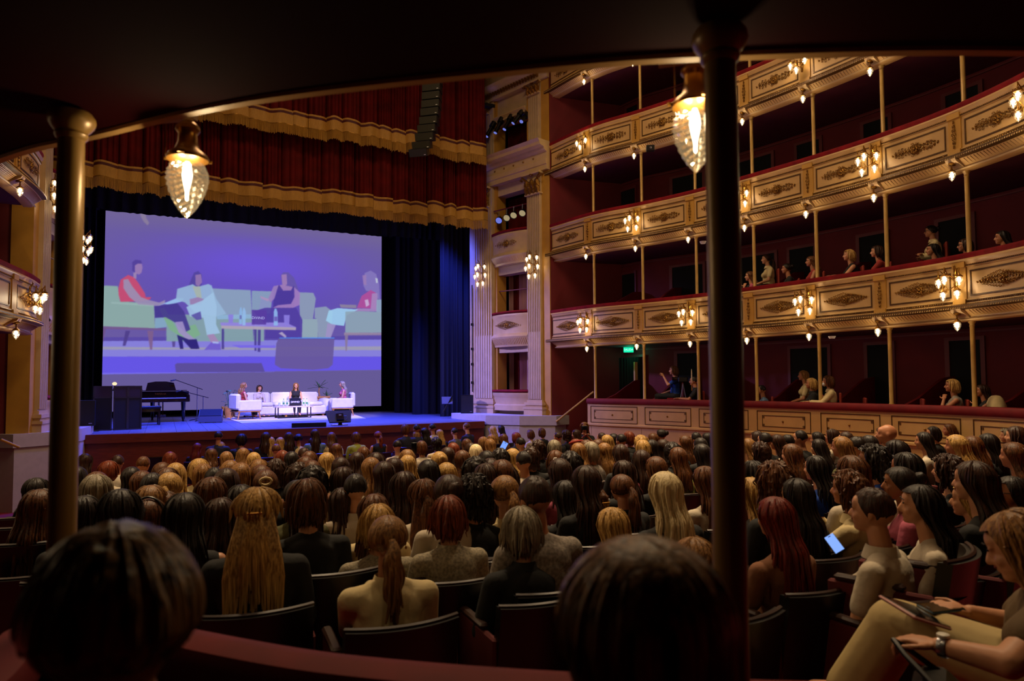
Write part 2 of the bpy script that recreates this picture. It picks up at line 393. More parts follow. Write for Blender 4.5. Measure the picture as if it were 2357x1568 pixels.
M['valance'] = mat('valance_velvet', '540806', .8, var=.3, vscale=3, spec=.15)
M['fringe'] = mat('gold_fringe', 'b5842f', .55, var=.25, vscale=60, stretch=(3, 3, .15), bump=.6, bscale=120)
M['band'] = mat('dark_red_band', '4a0b10', .7)
def valance(y, hb, x0, x1, label, seed, ztop):
    t = thing('stage_valance', label, 'curtain', (x0, y, EYE+hb), group='red valances with gold fringe')
    rnd = random.Random(seed)
    # panels butt together with deep pleats between them
    xs = [x0]
    while xs[-1] < x1: xs.append(xs[-1]+rnd.uniform(.38, .62))
    def prof(z0, z1, name, m, dy, wav=0, nz=2, teeth=0, folds=0):
        mb = MB(); cols = []
        for a, b in zip(xs[:-1], xs[1:]):
            rnd2 = random.Random(int(a*1000)+seed); am = rnd2.uniform(.05, .16); k2 = rnd2.uniform(0, 6); dz = rnd2.uniform(-.05, .03)
            nf = 30 if folds else 12; kf = rnd2.choice((3, 4, 5))
            for i in range(nf):
                u = i/(nf-1); xx = a+(b-a)*u; yy = y+dy-am*math.sin(PI*u)-.02*math.sin(k2+u*9)-folds*abs(math.sin(u*PI*kf))**.6
                cols.append((xx, yy, dz+.02*math.sin(u*5+k2)))
        rows = []
        for k in range(nz+1):
            t_ = k/nz; rows.append([(x, yy, z0+(z1-z0)*t_+d*(1 if not wav else 1)) for x, yy, d in cols])
        if teeth:
            for i in range(len(cols)):
                x_, y_, z_ = rows[0][i]; rows[0][i] = (x_, y_, z_-random.Random(i*7+seed).uniform(0, teeth))
        mb.grid(rows); mb.grid([[(a, b+.02, c) for a, b, c in r] for r in rows[::-1]])
        o = mb.obj(name, m, t); o.location = (-x0, -y, -(EYE+hb)); return o
    z = EYE+hb
    prof(z+.56, ztop, 'velvet_panel', M['valance'], .115, nz=2, folds=.075)
    prof(z+.62, z+.67, 'top_braid', M['fringe'], -.012); prof(z+.55, z+.62, 'dark_band', M['band'], -.008)
    prof(z+.28, z+.55, 'woven_border', M['fringe'], -.012)
    prof(z+.26, z+.285, 'fringe_heading', M['gilt'], -.016)
    # the bullion fringe: separate hanging strands
    mb = MB(); cols = []
    for a, b in zip(xs[:-1], xs[1:]):
        rnd2 = random.Random(int(a*1000)+seed); am = rnd2.uniform(.05, .16); k2 = rnd2.uniform(0, 6); dz = rnd2.uniform(-.05, .03); m_ = int((b-a)/.016)
        for i in range(m_):
            u = i/m_; xx = a+(b-a)*u; yy = y-.014-am*math.sin(PI*u)-.02*math.sin(k2+u*9); zz = dz+.02*math.sin(u*5+k2)
            L = .26+rnd2.uniform(-.02, .03); wv = rnd2.uniform(-.006, .006)
            mb.add([(xx, yy, z+.27+zz), (xx+.0145, yy, z+.27+zz), (xx+.0145+wv, yy-.004, z+.27-L+zz), (xx+wv, yy-.004, z+.27-L+zz), (xx+.007, yy-.01, z+.27+zz), (xx+.007+wv, yy-.012, z+.27-L+zz)],
                   [(0, 4, 5, 3), (4, 1, 2, 5)])
    o = mb.obj('bullion_fringe', M['fringe'], t, smooth=False); o.location = (-x0, -y, -z); o['kind'] = 'stuff'
    return t
valance(19.3, 4.78, -3.0, 8.55, 'lower red velvet stage valance with gold fringe, above the screen', 3, EYE+8.6)
valance(18.9, 6.72, -3.0, 8.55, 'upper red velvet stage valance with gold fringe, behind the line array', 5, 13.5)

# ---------------------------------------------------------------- the screen and its live picture
exec_screen = True
SX0, SX1 = at_y(239, 700, 27.2).x, at_y(877, 700, 27.2).x
SZ0 = (at_y(877, 934, 27.2).z+at_y(540, 942, 27.2).z)/2; SZ1 = (at_y(239, 473, 27.2).z+at_y(877, 535, 27.2).z)/2

# ---------------------------------------------------------------- proscenium walls
class Wall:
    def __init__(s, O, E, side):
        s.O = Vector((*O, 0)); s.u = (Vector((*E, 0))-s.O).normalized(); s.L = (Vector((*E, 0))-s.O).length
        s.n = Vector((-s.u.y, s.u.x, 0))*(1 if side > 0 else -1)
    def P(s, a, n, z): return s.O+s.u*a+s.n*n+Vector((0, 0, z))
    def box(s, mb, a0, a1, n0, n1, z0, z1):
        vs = [s.P(a, n, z) for z in (z0, z1) for a, n in ((a0, n0), (a1, n0), (a1, n1), (a0, n1))]
        mb.add(vs, [(3, 2, 1, 0), (4, 5, 6, 7), (0, 1, 5, 4), (1, 2, 6, 5), (2, 3, 7, 6), (3, 0, 4, 7)]); return mb
    def a_of_px(s, px):
        d = ray(px, 880); # intersect in plan
        A = np.array([[d.x, -s.u.x], [d.y, -s.u.y]]); t, a = np.linalg.solve(A, [s.O.x, s.O.y]); return a
    def mould(s, mb, a0, a1, prof):   # prof [(n,z)...] closed
        n = len(prof)
        vs = [s.P(a0, p, z) for p, z in prof]+[s.P(a1, p, z) for p, z in prof]
        mb.add(vs, [tuple(range(n)), tuple(range(2*n-1, n-1, -1))]+[(i, n+i, n+(i+1) % n, (i+1) % n) for i in range(n)])
def orn_mesh(L, H, seed, k=11, rose=False):
    rnd = random.Random(seed); mb = MB()
    def spiral(cx, cy, r, turns, sgn, th):
        pts = []
        for i in range(11):
            t = i/10; a = sgn*turns*2*PI*t+rnd.uniform(0, .3); rr = r*(1-.85*t)
            pts.append((cx+rr*math.cos(a), -.012-.012*t, cy+rr*math.sin(a)))
        mb.tube(pts, [th*(1-.4*i/10) for i in range(11)], 4)
    for sgn in (-1, 1):
        for i in range(k):
            t = (i+.7)/k; x = sgn*L/2*t; env = H/2*(1-t**1.3)+.012
            if rose: env = H/2*(.35+.65*abs(math.cos(t*PI*1.6)))*(1-t*.6)
            r = max(.014, env*.5)
            spiral(x, env*.45, r, 1.3, sgn, .0085); spiral(x-sgn*.01, -env*.45, r, 1.3, -sgn, .0085)
            if env > .05:
                spiral(x, env*.95, r*.5, 1, -sgn, .007); spiral(x, -env*.95, r*.5, 1, sgn, .007)
            mb.ell((x, -.014, rnd.uniform(-.3, .3)*env), (.016, .016, .016), 6, 4)
    R = H*.30
    for j in range(8):
        a = 2*PI*j/8; mb.ell((R*.7*math.cos(a), -.02, R*.7*math.sin(a)), (R*.34, .018, R*.34), 6, 4)
    mb.ell((0, -.032, 0), (R*.4, .02, R*.4), 8, 5)
    mb.tube([(R*1.15*math.cos(2*PI*i/14), -.015, R*1.15*math.sin(2*PI*i/14)) for i in range(15)], .008, 4)
    return mb.mesh('scrollwork', M['gilt'])
ORN = {1: orn_mesh(1.02, .24, 1, 9), 2: orn_mesh(.98, .27, 2, 7, True), 3: orn_mesh(1.0, .28, 3, 6, True), 4: orn_mesh(1.0, .28, 4, 6, True)}
def strip_mesh(seed):
    rnd = random.Random(seed); mb = MB()
    for i in range(7):
        z = -.21+i*.07; w = .035*(1-abs(z)/.3)
        for sg in (-1, 1):
            mb.tube([(sg*w*math.cos(a)*1.1, -.012, z+.028*math.sin(a)) for a in (-1.2, -.4, .4, 1.2)], .008, 4)
        mb.ell((0, -.015, z), (.012, .012, .02), 6, 4)
    return mb.mesh('pendant_ornament', M['gilt'])
STRIP = strip_mesh(1)
def place(me, name, parent, p, nrm, sc=1, base=None, up=(0, 0, 1)):
    o = link(name, me, parent); x = Vector(up).cross(-Vector(nrm)); x.normalize()
    # local -Y faces the normal
    yv = -Vector(nrm); xv = yv.cross(Vector((0, 0, 1))); M3 = Matrix((xv, yv, Vector((0, 0, 1)))).transposed()
    o.matrix_local = Matrix.Translation(Vector(p)-(Vector(base) if base else Vector())) @ M3.to_4x4() @ Matrix.Diagonal((sc, sc, sc, 1)); return o
def capital_mesh(w, d, h):
    mb = MB(); rnd = random.Random(5)
    mb.box((0, d/2-.02, h*.45), (w*.78, d, h*.9)); mb.box((0, d/2-.06, h*.95), (w*1.18, d+.16, h*.09)); mb.box((0, d/2-.03, .02), (w*1.0, d+.08, .045))
    mb.cur = 1
    for row, (z0, hh, k) in enumerate(((.05, .36, 4), (.30, .36, 3))):
        for i in range(k):
            x = (i-(k-1)/2)*w/k
            pts = [(x, -.02, z0*h), (x, -.06, (z0+hh*.5)*h), (x, -.12, (z0+hh*.9)*h), (x, -.15, (z0+hh*.75)*h)]
            mb.tube(pts, [w/k*.42, w/k*.5, w/k*.32, w/k*.14], 6)
    for sg in (-1, 1):
        mb.tube([(sg*w*.2, -.05, h*.55), (sg*w*.45, -.09, h*.74), (sg*w*.60, -.12, h*.86), (sg*w*.66, -.13, h*.74), (sg*w*.56, -.13, h*.70)], .035, 6)
    mb.ell((0, -.1, h*.9), (w*.14, .05, h*.08), 8, 5)
    return mb.mesh('leaf_capital', [M['cream2'], M['gilt']])
CAPM = capital_mesh(.62, .25, .66); CAPU = capital_mesh(.5, .2, .36)
def proscenium(W, side, g):
    W.root = tag(thing('proscenium', None, None), kind='structure'); W.root.name = 'trim_proscenium'
    R = W.root; z = lambda h: EYE+h
    if side > 0:
        p1a, p1b = W.a_of_px(1135), W.a_of_px(1094); p2a, p2b = W.a_of_px(1247), W.a_of_px(1217)
    else:
        p2a, p2b, p1a, p1b = .05, .55, 2.3, 2.85
    for nm, a0, a1 in (('pilaster', p1a, p1b), ('pilaster', p2a, p2b)):
        mb = MB(); W.box(mb, a0, a1, -.6, 0, z(-.97), z(6.3)); 
        nfl = 7; wd = (a1-a0)*.92/nfl; c0 = a0+(a1-a0)*.04
        for i in range(nfl+1):      # fillets between the flutes; below 1.9 m the flutes are filled with reeds
            W.box(mb, c0+i*wd-.014, c0+i*wd+.014, 0, .035, z(-.5), z(5.62))
        for i in range(nfl):
            cx = c0+(i+.5)*wd
            W.box(mb, cx-wd*.24, cx+wd*.24, 0, .022, z(-.5), z(1.5))
        mb.obj(nm, M['creamp'], R, smooth=False)
        mb = MB(); cy = (a0+a1)/2; hw = (a1-a0)/2
        for (dz0, dz1, ex) in ((-.97, -.80, .11), (-.80, -.74, .13), (-.74, -.68, .07), (-.68, -.60, .10), (-.60, -.53, .04)):
            W.box(mb, cy-hw-ex, cy+hw+ex, -.5, ex, z(dz0), z(dz1))
        mb.obj('pilaster_base', M['cream2'], R, smooth=False)
        place(CAPM, 'capital', R, W.P(cy, .02, z(5.62)), W.n)
        mb = MB(); W.box(mb, a0, a1, -.6, -.05, z(7.1), z(9.06)); 
        for i in range(5): W.box(mb, a0+.06+(a1-a0-.12)*(i+.2)/5, a0+.06+(a1-a0-.12)*(i+.8)/5, -.05, -.025, z(7.3), z(8.66))
        mb.obj('upper_pilaster', M['creamp'], R, smooth=False)
        place(CAPU, 'upper_capital', R, W.P(cy, -.03, z(8.7)), W.n)
    lo, hi = min(p2b, p2a), max(p1a, p1b); a0, a1 = max(p2a, p2b), min(p1a, p1b)
    # return faces
    mb = MB(); W.box(mb, lo-.30, lo, -.45, -.06, z(-1), z(10.2)); mb.obj('return_pier', M['ochre'], R, smooth=False)
    mb = MB(); W.box(mb, hi, hi+.28, -.9, -.02, z(-1), z(9.8)); mb.obj('arch_reveal', M['cream2'], R, smooth=False)
    # entablature
    mb = MB()
    W.mould(mb, lo-.32, hi+.2, [(-.6, z(6.28)), (.06, z(6.28)), (.06, z(6.42)), (.09, z(6.44)), (.09, z(6.58)), (.05, z(6.6)), (.05, z(6.80)), (.14, z(6.84)), (.18, z(6.92)), (.34, z(6.96)), (.36, z(7.04)), (.44, z(7.12)), (-.6, z(7.14))])
    mb.obj('entablature', M['cream2'], R, smooth=False)
    mb = MB()
    for i in range(7): mb.ell(W.P(lo+.1+(hi-lo)*(i+.3)/7, .055, z(6.7)), .03, 8, 5)
    mb.obj('frieze_boss', M['gilt'], R)
    mb = MB()
    W.mould(mb, lo-.32, hi+.2, [(-.6, z(9.06)), (.02, z(9.06)), (.05, z(9.2)), (.05, z(9.24)), (.22, z(9.38)), (.26, z(9.46)), (-.6, z(9.5))]); mb.obj('upper_cornice', M['creamp'], R, smooth=False)
    mb = MB(); nn = int((hi-lo)/.12)
    for i in range(nn): W.box(mb, lo+i*.12, lo+i*.12+.06, .05, .12, z(9.16), z(9.27))
    mb.obj('dentil', M['gilt'], R, smooth=False)
    # coved soffit of the arch with a sunk red panel
    mb = MB(); pr = [(-.0+.9*(1-math.cos(t)), z(9.5)+1.6*math.sin(t)) for t in np.linspace(0, 1.2, 8)]
    W.mould(mb, lo-.3, hi+.2, pr+[(p-.3, q+.02) for p, q in pr[::-1]]); mb.obj('arch_cove', M['creamp'], R)
    mb = MB(); pr2 = [(.9*(1-math.cos(t))+.02, z(9.5)+1.6*math.sin(t)) for t in np.linspace(.25, 1.0, 5)]
    W.mould(mb, lo+.35, hi-.35, pr2+[(p-.05, q) for p, q in pr2[::-1]]); mb.obj('cove_panel', M['frame'], R)
    # wall pieces behind openings
    for (z0, z1) in ((5.95, 6.3), (3.4, 3.66), (.93, 1.1), (-.97, -.75), (8.28, 9.06)):
        mb = MB(); W.box(mb, a0, a1, -.5, -.16, z(z0), z(z1)); mb.obj('lintel', M['creamp'], R, smooth=False)
    mb = MB(); W.box(mb, a0, a0+.1, -.5, -.1, z(-.97), z(9.05)); W.box(mb, a1-.1, a1, -.5, -.1, z(-.97), z(9.05)); mb.obj('opening_jamb', M['ochre'], R, smooth=False)
    mb = MB(); W.mould(mb, a0+.1, a1-.1, [(-.16, z(8.32)), (-.05, z(8.36)), (.02, z(8.44)), (.02, z(8.47)), (-.16, z(8.5))]); mb.obj('window_head', M['cream2'], R, smooth=False)
    mb = MB()
    for i in range(24):
        q = a0+.15+(a1-a0-.3)*i/24; W.box(mb, q, q+.03, -.16, -.02, z(8.30), z(8.36))
    mb.obj('window_head_flutes', M['creamp'], R, smooth=False)
    mb = MB(); W.box(mb, lo, hi, -1.3, -1.25, z(-.97), z(9.05)); mb.obj('box_back', M['redwall'], R, smooth=False)
    # curtains in the openings: panels of red and pale pink cloth
    for (z0, z1, pale) in ((7.14, 8.28, 0), (4.6, 5.95, 0), (2.1, 3.5, 1), (-.3, .95, 1)):
        n = 7
        for i in range(n):
            q0 = a0+(a1-a0)*i/n; q1 = a0+(a1-a0)*(i+1)/n; mb = MB(); pts = []
            for k in range(9): pts.append((q0+(q1-q0)*k/8, -.75+.05*math.sin(k*1.9+i)))
            mb.grid([[W.P(a, nn_, z(zz)) for a, nn_ in pts] for zz in (z0, z1)])
            mb.obj('curtain_panel', M['pinkcloth'] if pale and i in (1, 3, 4, 6) else M['valance'], R)
    # bowed box parapets
    for (zt, zb, orn) in ((4.70, 3.66, 3), (2.18, 1.10, 1), (-.24, -.86, 0)):
        def bow(a, n): 
            t = (a-a0)/(a1-a0)*2-1; return W.P(a, n+.16*(1-t*t), 0)
        def bsweep(prof, name, m):
            mb = MB(); rows = []
            for k in range(15):
                a = a0+(a1-a0)*k/14; rows.append([bow(a, n)+Vector((0, 0, z(h))) for n, h in prof])
            mb.grid(rows, closed_u=True); return mb.obj(name, m, R)
        bsweep([(-.3, zt-.07), (.0, zt-.07), (.05, zt-.03), (.03, zt+.01), (-.28, zt+.02)], 'velvet_rail', M['velvet'])
        if orn:
            bsweep([(-.3, zt-.08), (.02, zt-.08), (.03, zt-.13), (-.01, zt-.2), (-.01, zt-.68), (.03, zt-.72), (.06, zt-.78), (.04, zt-.82), (-.06, zb+.08), (-.08, zb), (-.3, zb)], 'parapet', M['cream2'])
            place(ORN[orn], 'scrollwork', R, bow((a0+a1)/2, -.0)+Vector((0, 0, z(zt-.42))), W.n, .95)
            mb = MB()
            for i in range(26):
                a = a0+(a1-a0)*(i+.5)/26; p = bow(a, .03); mb.bar(p+Vector((0, 0, z(zt-.83))), bow(a, -.07)+Vector((0, 0, z(zb+.06))), .02, .02)
            mb.obj('cove_flutes', M['cream'], R, smooth=False)
        else:
            bsweep([(-.3, zt-.08), (.02, zt-.08), (.02, zt-.14), (-.03, zt-.2), (-.03, zt-.42), (.02, zt-.46), (.02, zt-.62), (-.3, zt-.62)], 'parapet', M['cream2'])
    mb = MB(); mb.tube([W.P(a0, -.2, z(2.86)), W.P(a1, -.2, z(2.9))], .018, 6); mb.obj('opening_rail', M['frame'], R)
    if side > 0:
        mb = MB(); mb.tube([W.P(hi+.12, .02, z(h)) for h in np.linspace(-.3, 3.2, 12)], .02, 6)
        for h in (.0, .6, 1.1, 1.9): mb.box(W.P(hi+.12, .03, z(h)), (.06, .06, .08))
        mb.obj('cable_run', M['black'], R)
    return (p1a+p1b)/2, (p2a+p2b)/2, a0, a1, lo, hi
M['pinkcloth'] = mat('pale_pink_cloth', 'b08088', .7, var=.1, vscale=3, stretch=(6, 6, .2))
WR = Wall((10.0, 17.25), (9.05, 20.35), 1); prR = proscenium(WR, 1, 0)
WL = Wall((-2.30, 17.0), (-1.84, 20.2), -1); prL = proscenium(WL, -1, 0)
# proscenium header above the valances, closing the hall
mb = MB(); mb.box((3.6, 20.4, 12.9), (14, .3, 3.4)); struct('wall_proscenium_head', mb, M['cream'])
# ---------------------------------------------------------------- lamps
def globe_prof(r, h):   # faceted pear, point down, origin at the top
    return [(r*.42, 0), (r*.80, -h*.10), (r*.98, -h*.24), (r, -h*.36), (r*.90, -h*.52), (r*.68, -h*.70), (r*.40, -h*.86), (r*.12, -h*.97), (.001, -h)]
def globe_mesh(r, h, n, detail=1):
    mb = MB(); pr = globe_prof(r, h)
    if detail > 1:
        q = []
        for (a, b) in zip(pr[:-1], pr[1:]):
            for k in range(3): q.append((a[0]+(b[0]-a[0])*k/3, a[1]+(b[1]-a[1])*k/3))
        pr = q+[pr[-1]]
    mod = (lambda i, j, rr: rr*(1+.045*(1 if (i+j) % 2 else -1))) if detail > 1 else (lambda i, j, rr: rr*(1+.03*(1 if (i+j) % 2 else -1)))
    mb.lathe(pr, n, mod=mod); return mb.mesh('globe', M['globe'], smooth=False)
GL = globe_mesh(.058, .165, 12); GLD = globe_mesh(.060, .19, 20, 2)
mb = MB(); mb.lathe([(.012, 0), (.024, -.02), (.030, -.045), (.022, -.07), (.010, -.10), (.009, -.125), (.001, -.13)], 8); BU = mb.mesh('bulb', M['bulb'])
M['bulb'].cycles.emission_sampling = 'NONE'; M['globe'].cycles.emission_sampling = 'NONE'
mb = MB(); mb.lathe([(.006, .075), (.016, .06), (.012, .045), (.022, .03), (.045, .012), (.062, -.004), (.058, -.014)], 12); CP = mb.mesh('lamp_cap', M['brass'])
def globe_at(parent, p):
    c = link('lamp_cap', CP, parent, p); g = link('globe', GL, c, (0, 0, -.004)); link('bulb', BU, c, (0, 0, -.012))
def plamp(p, e):
    ek = str(e).replace(".", "_")
    l = bpy.data.lights.get('lamp_glow_%s' % ek) or bpy.data.lights.new('lamp_glow_%s' % ek, 'POINT')
    l.energy = e; l.color = WARM; l.shadow_soft_size = .03
    o = bpy.data.objects.new('lamp_glow', l); C.objects.link(o); o.location = p; return o
SC_E, PD_E = 9, 4
def sconce(p, n, kind, label, group):
    n = Vector(n).normalized(); x = n.cross(Vector((0, 0, 1)))   # x: sideways
    ang = math.atan2(n.y, n.x)+PI/2         # local -Y looks along n
    t = thing('wall_sconce', label, 'wall lamp', p, ang, group)
    mb = MB()
    for k, (w, z0) in enumerate(((.03, .16), (.045, .10), (.05, .03), (.035, -.05), (.02, -.12))): mb.ell((0, -.01, z0), (w, .022, .045), 8, 5)
    mb.tube([(0, -.02, .19), (.02, -.05, .25), (-.01, -.04, .29)], [.02, .014, .004], 6); mb.obj('backplate', M['gilt'], t)
    if kind == 5: G = [(-.19, -.16, .05), (.19, -.16, .05), (0, -.25, .08), (-.13, -.14, -.17), (.13, -.14, -.17)]
    elif kind == 3: G = [(-.17, -.15, .06), (.17, -.15, .06), (0, -.2, -.10)]
    else: G = [(-.22, -.14, .22), (.20, -.14, .22), (0, -.24, .26), (-.26, -.15, -.05), (.24, -.15, -.05), (0, -.26, -.02), (-.14, -.14, -.30), (.12, -.14, -.30)]
    for (gx, gy, gz) in G:
        mb = MB(); mb.tube([(0, -.02, gz*.5), (gx*.45, gy*.7, gz+.02), (gx*.75, gy, gz+.13), (gx, gy, gz+.14), (gx, gy, gz+.07)], .009, 6)
        mb.tube([(gx*.5, gy*.8, gz+.04), (gx*.6, gy*.8, gz-.03), (gx*.72, gy*.8, gz), (gx*.66, gy*.8, gz+.04)], .007, 5)
        mb.obj('arm', M['brass'], t); globe_at(t, (gx, gy, gz))
    plamp(Vector(p)+n*.30+Vector((0, 0, -.06)), {5: SC_E, 3: 6, 7: 12}[kind]); return t
def pendant(p, n, label, group, e=PD_E):
    ang = math.atan2(n[1], n[0])+PI/2
    t = thing('soffit_lamp', label, 'hanging lamp', p, ang, group)
    mb = MB(); mb.ell((0, .03, .13), (.05, .10, .03), 10, 5); mb.tube([(0, 0, .12), (0, 0, .06)], .012, 6); mb.obj('bracket', M['gilt'], t)
    globe_at(t, (0, 0, 0)); plamp(Vector(p)+Vector((n[0]*.10, n[1]*.10, -.12)), e); return t

# ---------------------------------------------------------------- balcony tiers
NAME = {1: 'lowest', 2: 'second', 3: 'third', 4: 'fourth'}
ORDL = ['first', 'second', 'third', 'fourth', 'fifth', 'sixth', 'seventh', 'eighth', 'ninth', 'tenth']
def ORD(i): return ORDL[min(i, 9)]
def tier(path, k, posts, d0, d1, side, colbase, cols=True):
    zt, zb = TOP[k], BOT[k]; z = lambda h: zt-h; H = zt-zb
    t = thing('balcony', f"{NAME[k]} gilded cream balcony front on the {side}, counted up from the stalls", 'balcony', group='curved gilded balcony fronts'); B = path.pt(path.len/2, 0, zb)
    A = []
    def O(mb, name, m, smooth=True, par=None, kind=None):
        o = mb.obj(name, m, par or t, smooth);
        if kind: o['kind'] = kind
        return o
    mb = MB(); sweep(mb, path, d0, d1, [(-.16, z(.11)), (.04, z(.11)), (.06, z(.07)), (.05, z(.02)), (-.14, z(0)), (-.17, z(.03))]); O(mb, 'velvet_rail', M['velvet'])
    mb = MB(); sweep(mb, path, d0, d1, [(-.14, z(.11)), (.045, z(.11)), (.055, z(.14)), (.03, z(.17)), (.02, z(.24)), (0, z(.25)), (0, z(.78)), (.02, z(.79)), (.03, z(.86)), (.11, z(.89)), (.12, z(.94)), (.05, z(.955)), (-.03, z(1.02)), (-.09, z(1.06)), (-.10, z(H-.02)), (-.14, z(H)), (-.26, z(H)), (-.26, z(.8)), (-.14, z(.7))]); O(mb, 'parapet', M['cream'], True)
    for h0_, h1_, o_ in ((.195, .235, .024), (.805, .845, .029)):
        mb = MB(); sweep(mb, path, d0, d1, [(0, z(h1_)), (o_, z(h1_)), (o_, z(h0_)), (0, z(h0_))]); O(mb, 'gilt_shade_band', M['giltdark'], False)  # dark gilt strips put in as shade behind the beads
    mb = MB(); sweep(mb, path, d0, d1, [(.02, z(.862)), (.045, z(.862)), (.120, z(.884)), (.130, z(.942)), (.05, z(.96))]); O(mb, 'gilt_shade_band', M['giltdark'], False)  # dark gilt strip painted in as shade between the leaves
    for hz, of, r in ((.215, .022, .012), (.825, .028, .014)):
        mb = MB(); s_ = d0; i = 0
        while s_ < d1-.02:
            p = path.pt(s_+.015, of, z(hz)); mb.ell(p, (.012, .012, r), 4, 4); s_ += .033; i += 1
        O(mb, 'bead_moulding', M['gilt'], True, kind='stuff')
    mb = MB(); s_ = d0
    while s_ < d1-.05:
        mb.bar(path.pt(s_, .128, z(.938)), path.pt(s_+.03, .085, z(.868)), .016, .02); s_ += .044
    O(mb, 'leaf_band', M['cream'], False, kind='stuff')
    mb = MB(); s_ = d0+.05
    while s_ < d1-.05:
        if min(abs(s_-q+.03) for q in posts) > .13:
            mb.tube([path.pt(s_, .035, z(.965)), path.pt(s_+.012, -.04, z(1.015)), path.pt(s_+.012, -.095, z(1.05))], [.010, .014, .010], 4)
        s_ += .06
    O(mb, 'cove_flutes', M['groove'], True, kind='stuff')
    mb = MB(); sweep(mb, path, d0, d1, [(-.09, z(H-.035)), (-.07, z(H-.05)), (-.05, z(H-.03)), (-.07, z(H-.012))]); O(mb, 'lip_moulding', M['cream2'])
    edges = [d0+.02]+[p for p in posts if d0+.3 < p < d1-.1]+[d1-.02]
    for i in range(1, len(edges)-1):
        s = edges[i]; mb = MB(); sweep(mb, path, s-.13, s+.10, [(0, z(.16)), (.05, z(.16)), (.05, z(.25)), (.022, z(.25)), (.022, z(.79)), (.05, z(.79)), (.055, z(.86)), (0, z(.86))], ds=.06)
        O(mb, 'pier_strip', M['ochre'], False)
        mb = MB(); sweep(mb, path, s-.13, s+.06, [(.03, z(.93)), (.13, z(.93)), (.10, z(.99)), (-.02, z(1.05)), (-.11, z(H-.03)), (-.11, z(1.0))], ds=.06); O(mb, 'console', M['cream2'], False)
    for a, b in zip(edges[:-1], edges[1:]):
        a += .16; b -= .19
        if b-a < .3: continue
        mb = MB(); wl = .018
        for (h0, h1) in ((.31, .335), (.715, .74)): sweep(mb, path, a, b, [(0, z(h1)), (.012, z(h1)), (.012, z(h0)), (0, z(h0))], ds=.15)
        for s in (a, b-.022): sweep(mb, path, s, s+.022, [(0, z(.74)), (.012, z(.74)), (.012, z(.31)), (0, z(.31))], ds=.02)
        O(mb, 'panel_frame', M['giltdark'], False)
        c = (a+b)/2; p, tg, n = path.at(c); place(ORN[k], 'scrollwork', t, path.pt(c, .004, z(.525)), n, min(1.0, (b-a)/1.25))
    nsc = npd = 0; seq = list(enumerate(posts)); seq = seq if side == 'right' else seq[::-1]
    for i, s in seq:
        if not (d0+.2 < s < d1-.1): continue
        p, tg, n = path.at(s-.02)
        if i % 2 == (1 if k in (1, 3) else 0): place(STRIP, 'pendant_ornament', t, path.pt(s-.02, .026, z(.52)), n, 1.0)
        else:
            nsc += 1; sconce(path.pt(s-.08 if side == 'right' else s+LSC, .03, z(.46)), n, 3 if k >= 3 else 5, f"{'three' if k >= 3 else 'five'}-globe crystal sconce on the {NAME[k]} {side} balcony, {ORD(nsc-1)} from the stage", f'crystal sconces on the {NAME[k]} {side} balcony')
        pendant(path.pt(s-.05, .07, z(1.085+.06)), n, f"single crystal lamp under the {NAME[k]} {side} balcony, {ORD(npd)} from the stage", f'single lamps under the {NAME[k]} {side} balcony'); npd += 1
    # floor slab with plum soffit
    mb = MB(); sweep(mb, path, d0, d1, [(-.2, z(H-.03)), (-.2, z(H-.17)), (-2.25, z(H-.17)), (-2.25, z(H-.03))], ds=.3); O(mb, 'soffit', M['redceil'], False)
    if cols and k >= 1:
        for s in posts:
            if not (d0+.2 < s < d1-.05): continue
            b0 = TOP[k-1] if k > 1 else TOP[0]; b0 -= .03; z1 = zb-.0
            mb = MB(); pr = [(.05, 0), (.05, .03), (.038, .05), (.036, z1-b0-.09), (.044, z1-b0-.08), (.036, z1-b0-.06), (.042, z1-b0-.04), (.058, z1-b0-.015), (.062, z1-b0)]
            mb.lathe(pr, 12); o = mb.obj('column', M['post'], t, loc=path.pt(s, -.20, b0)-B)
            o['keep'] = 1
    t.location = B
    for ch in t.children:
        if 'keep' in ch: del ch['keep']
        elif ch.name.startswith(('scrollwork', 'pendant_ornament')): ch.location = ch.location-B
        else: ch.location = -B
    return t
LABELS = []
for k in (1, 2, 3, 4):
    tier(RP, k, POSTS, .12 if k < 4 else .12, RP.len-.1, 'right', 0)
_a = LPth.s_of_px(38, 3.4, .07); LPOST = [_a+.05]; LSC = LPth.s_of_px(74, 3.4, .1)-_a
for k in (1, 2, 3): tier(LPth, k, LPOST, 0, LPth.len, 'left', 0, False)

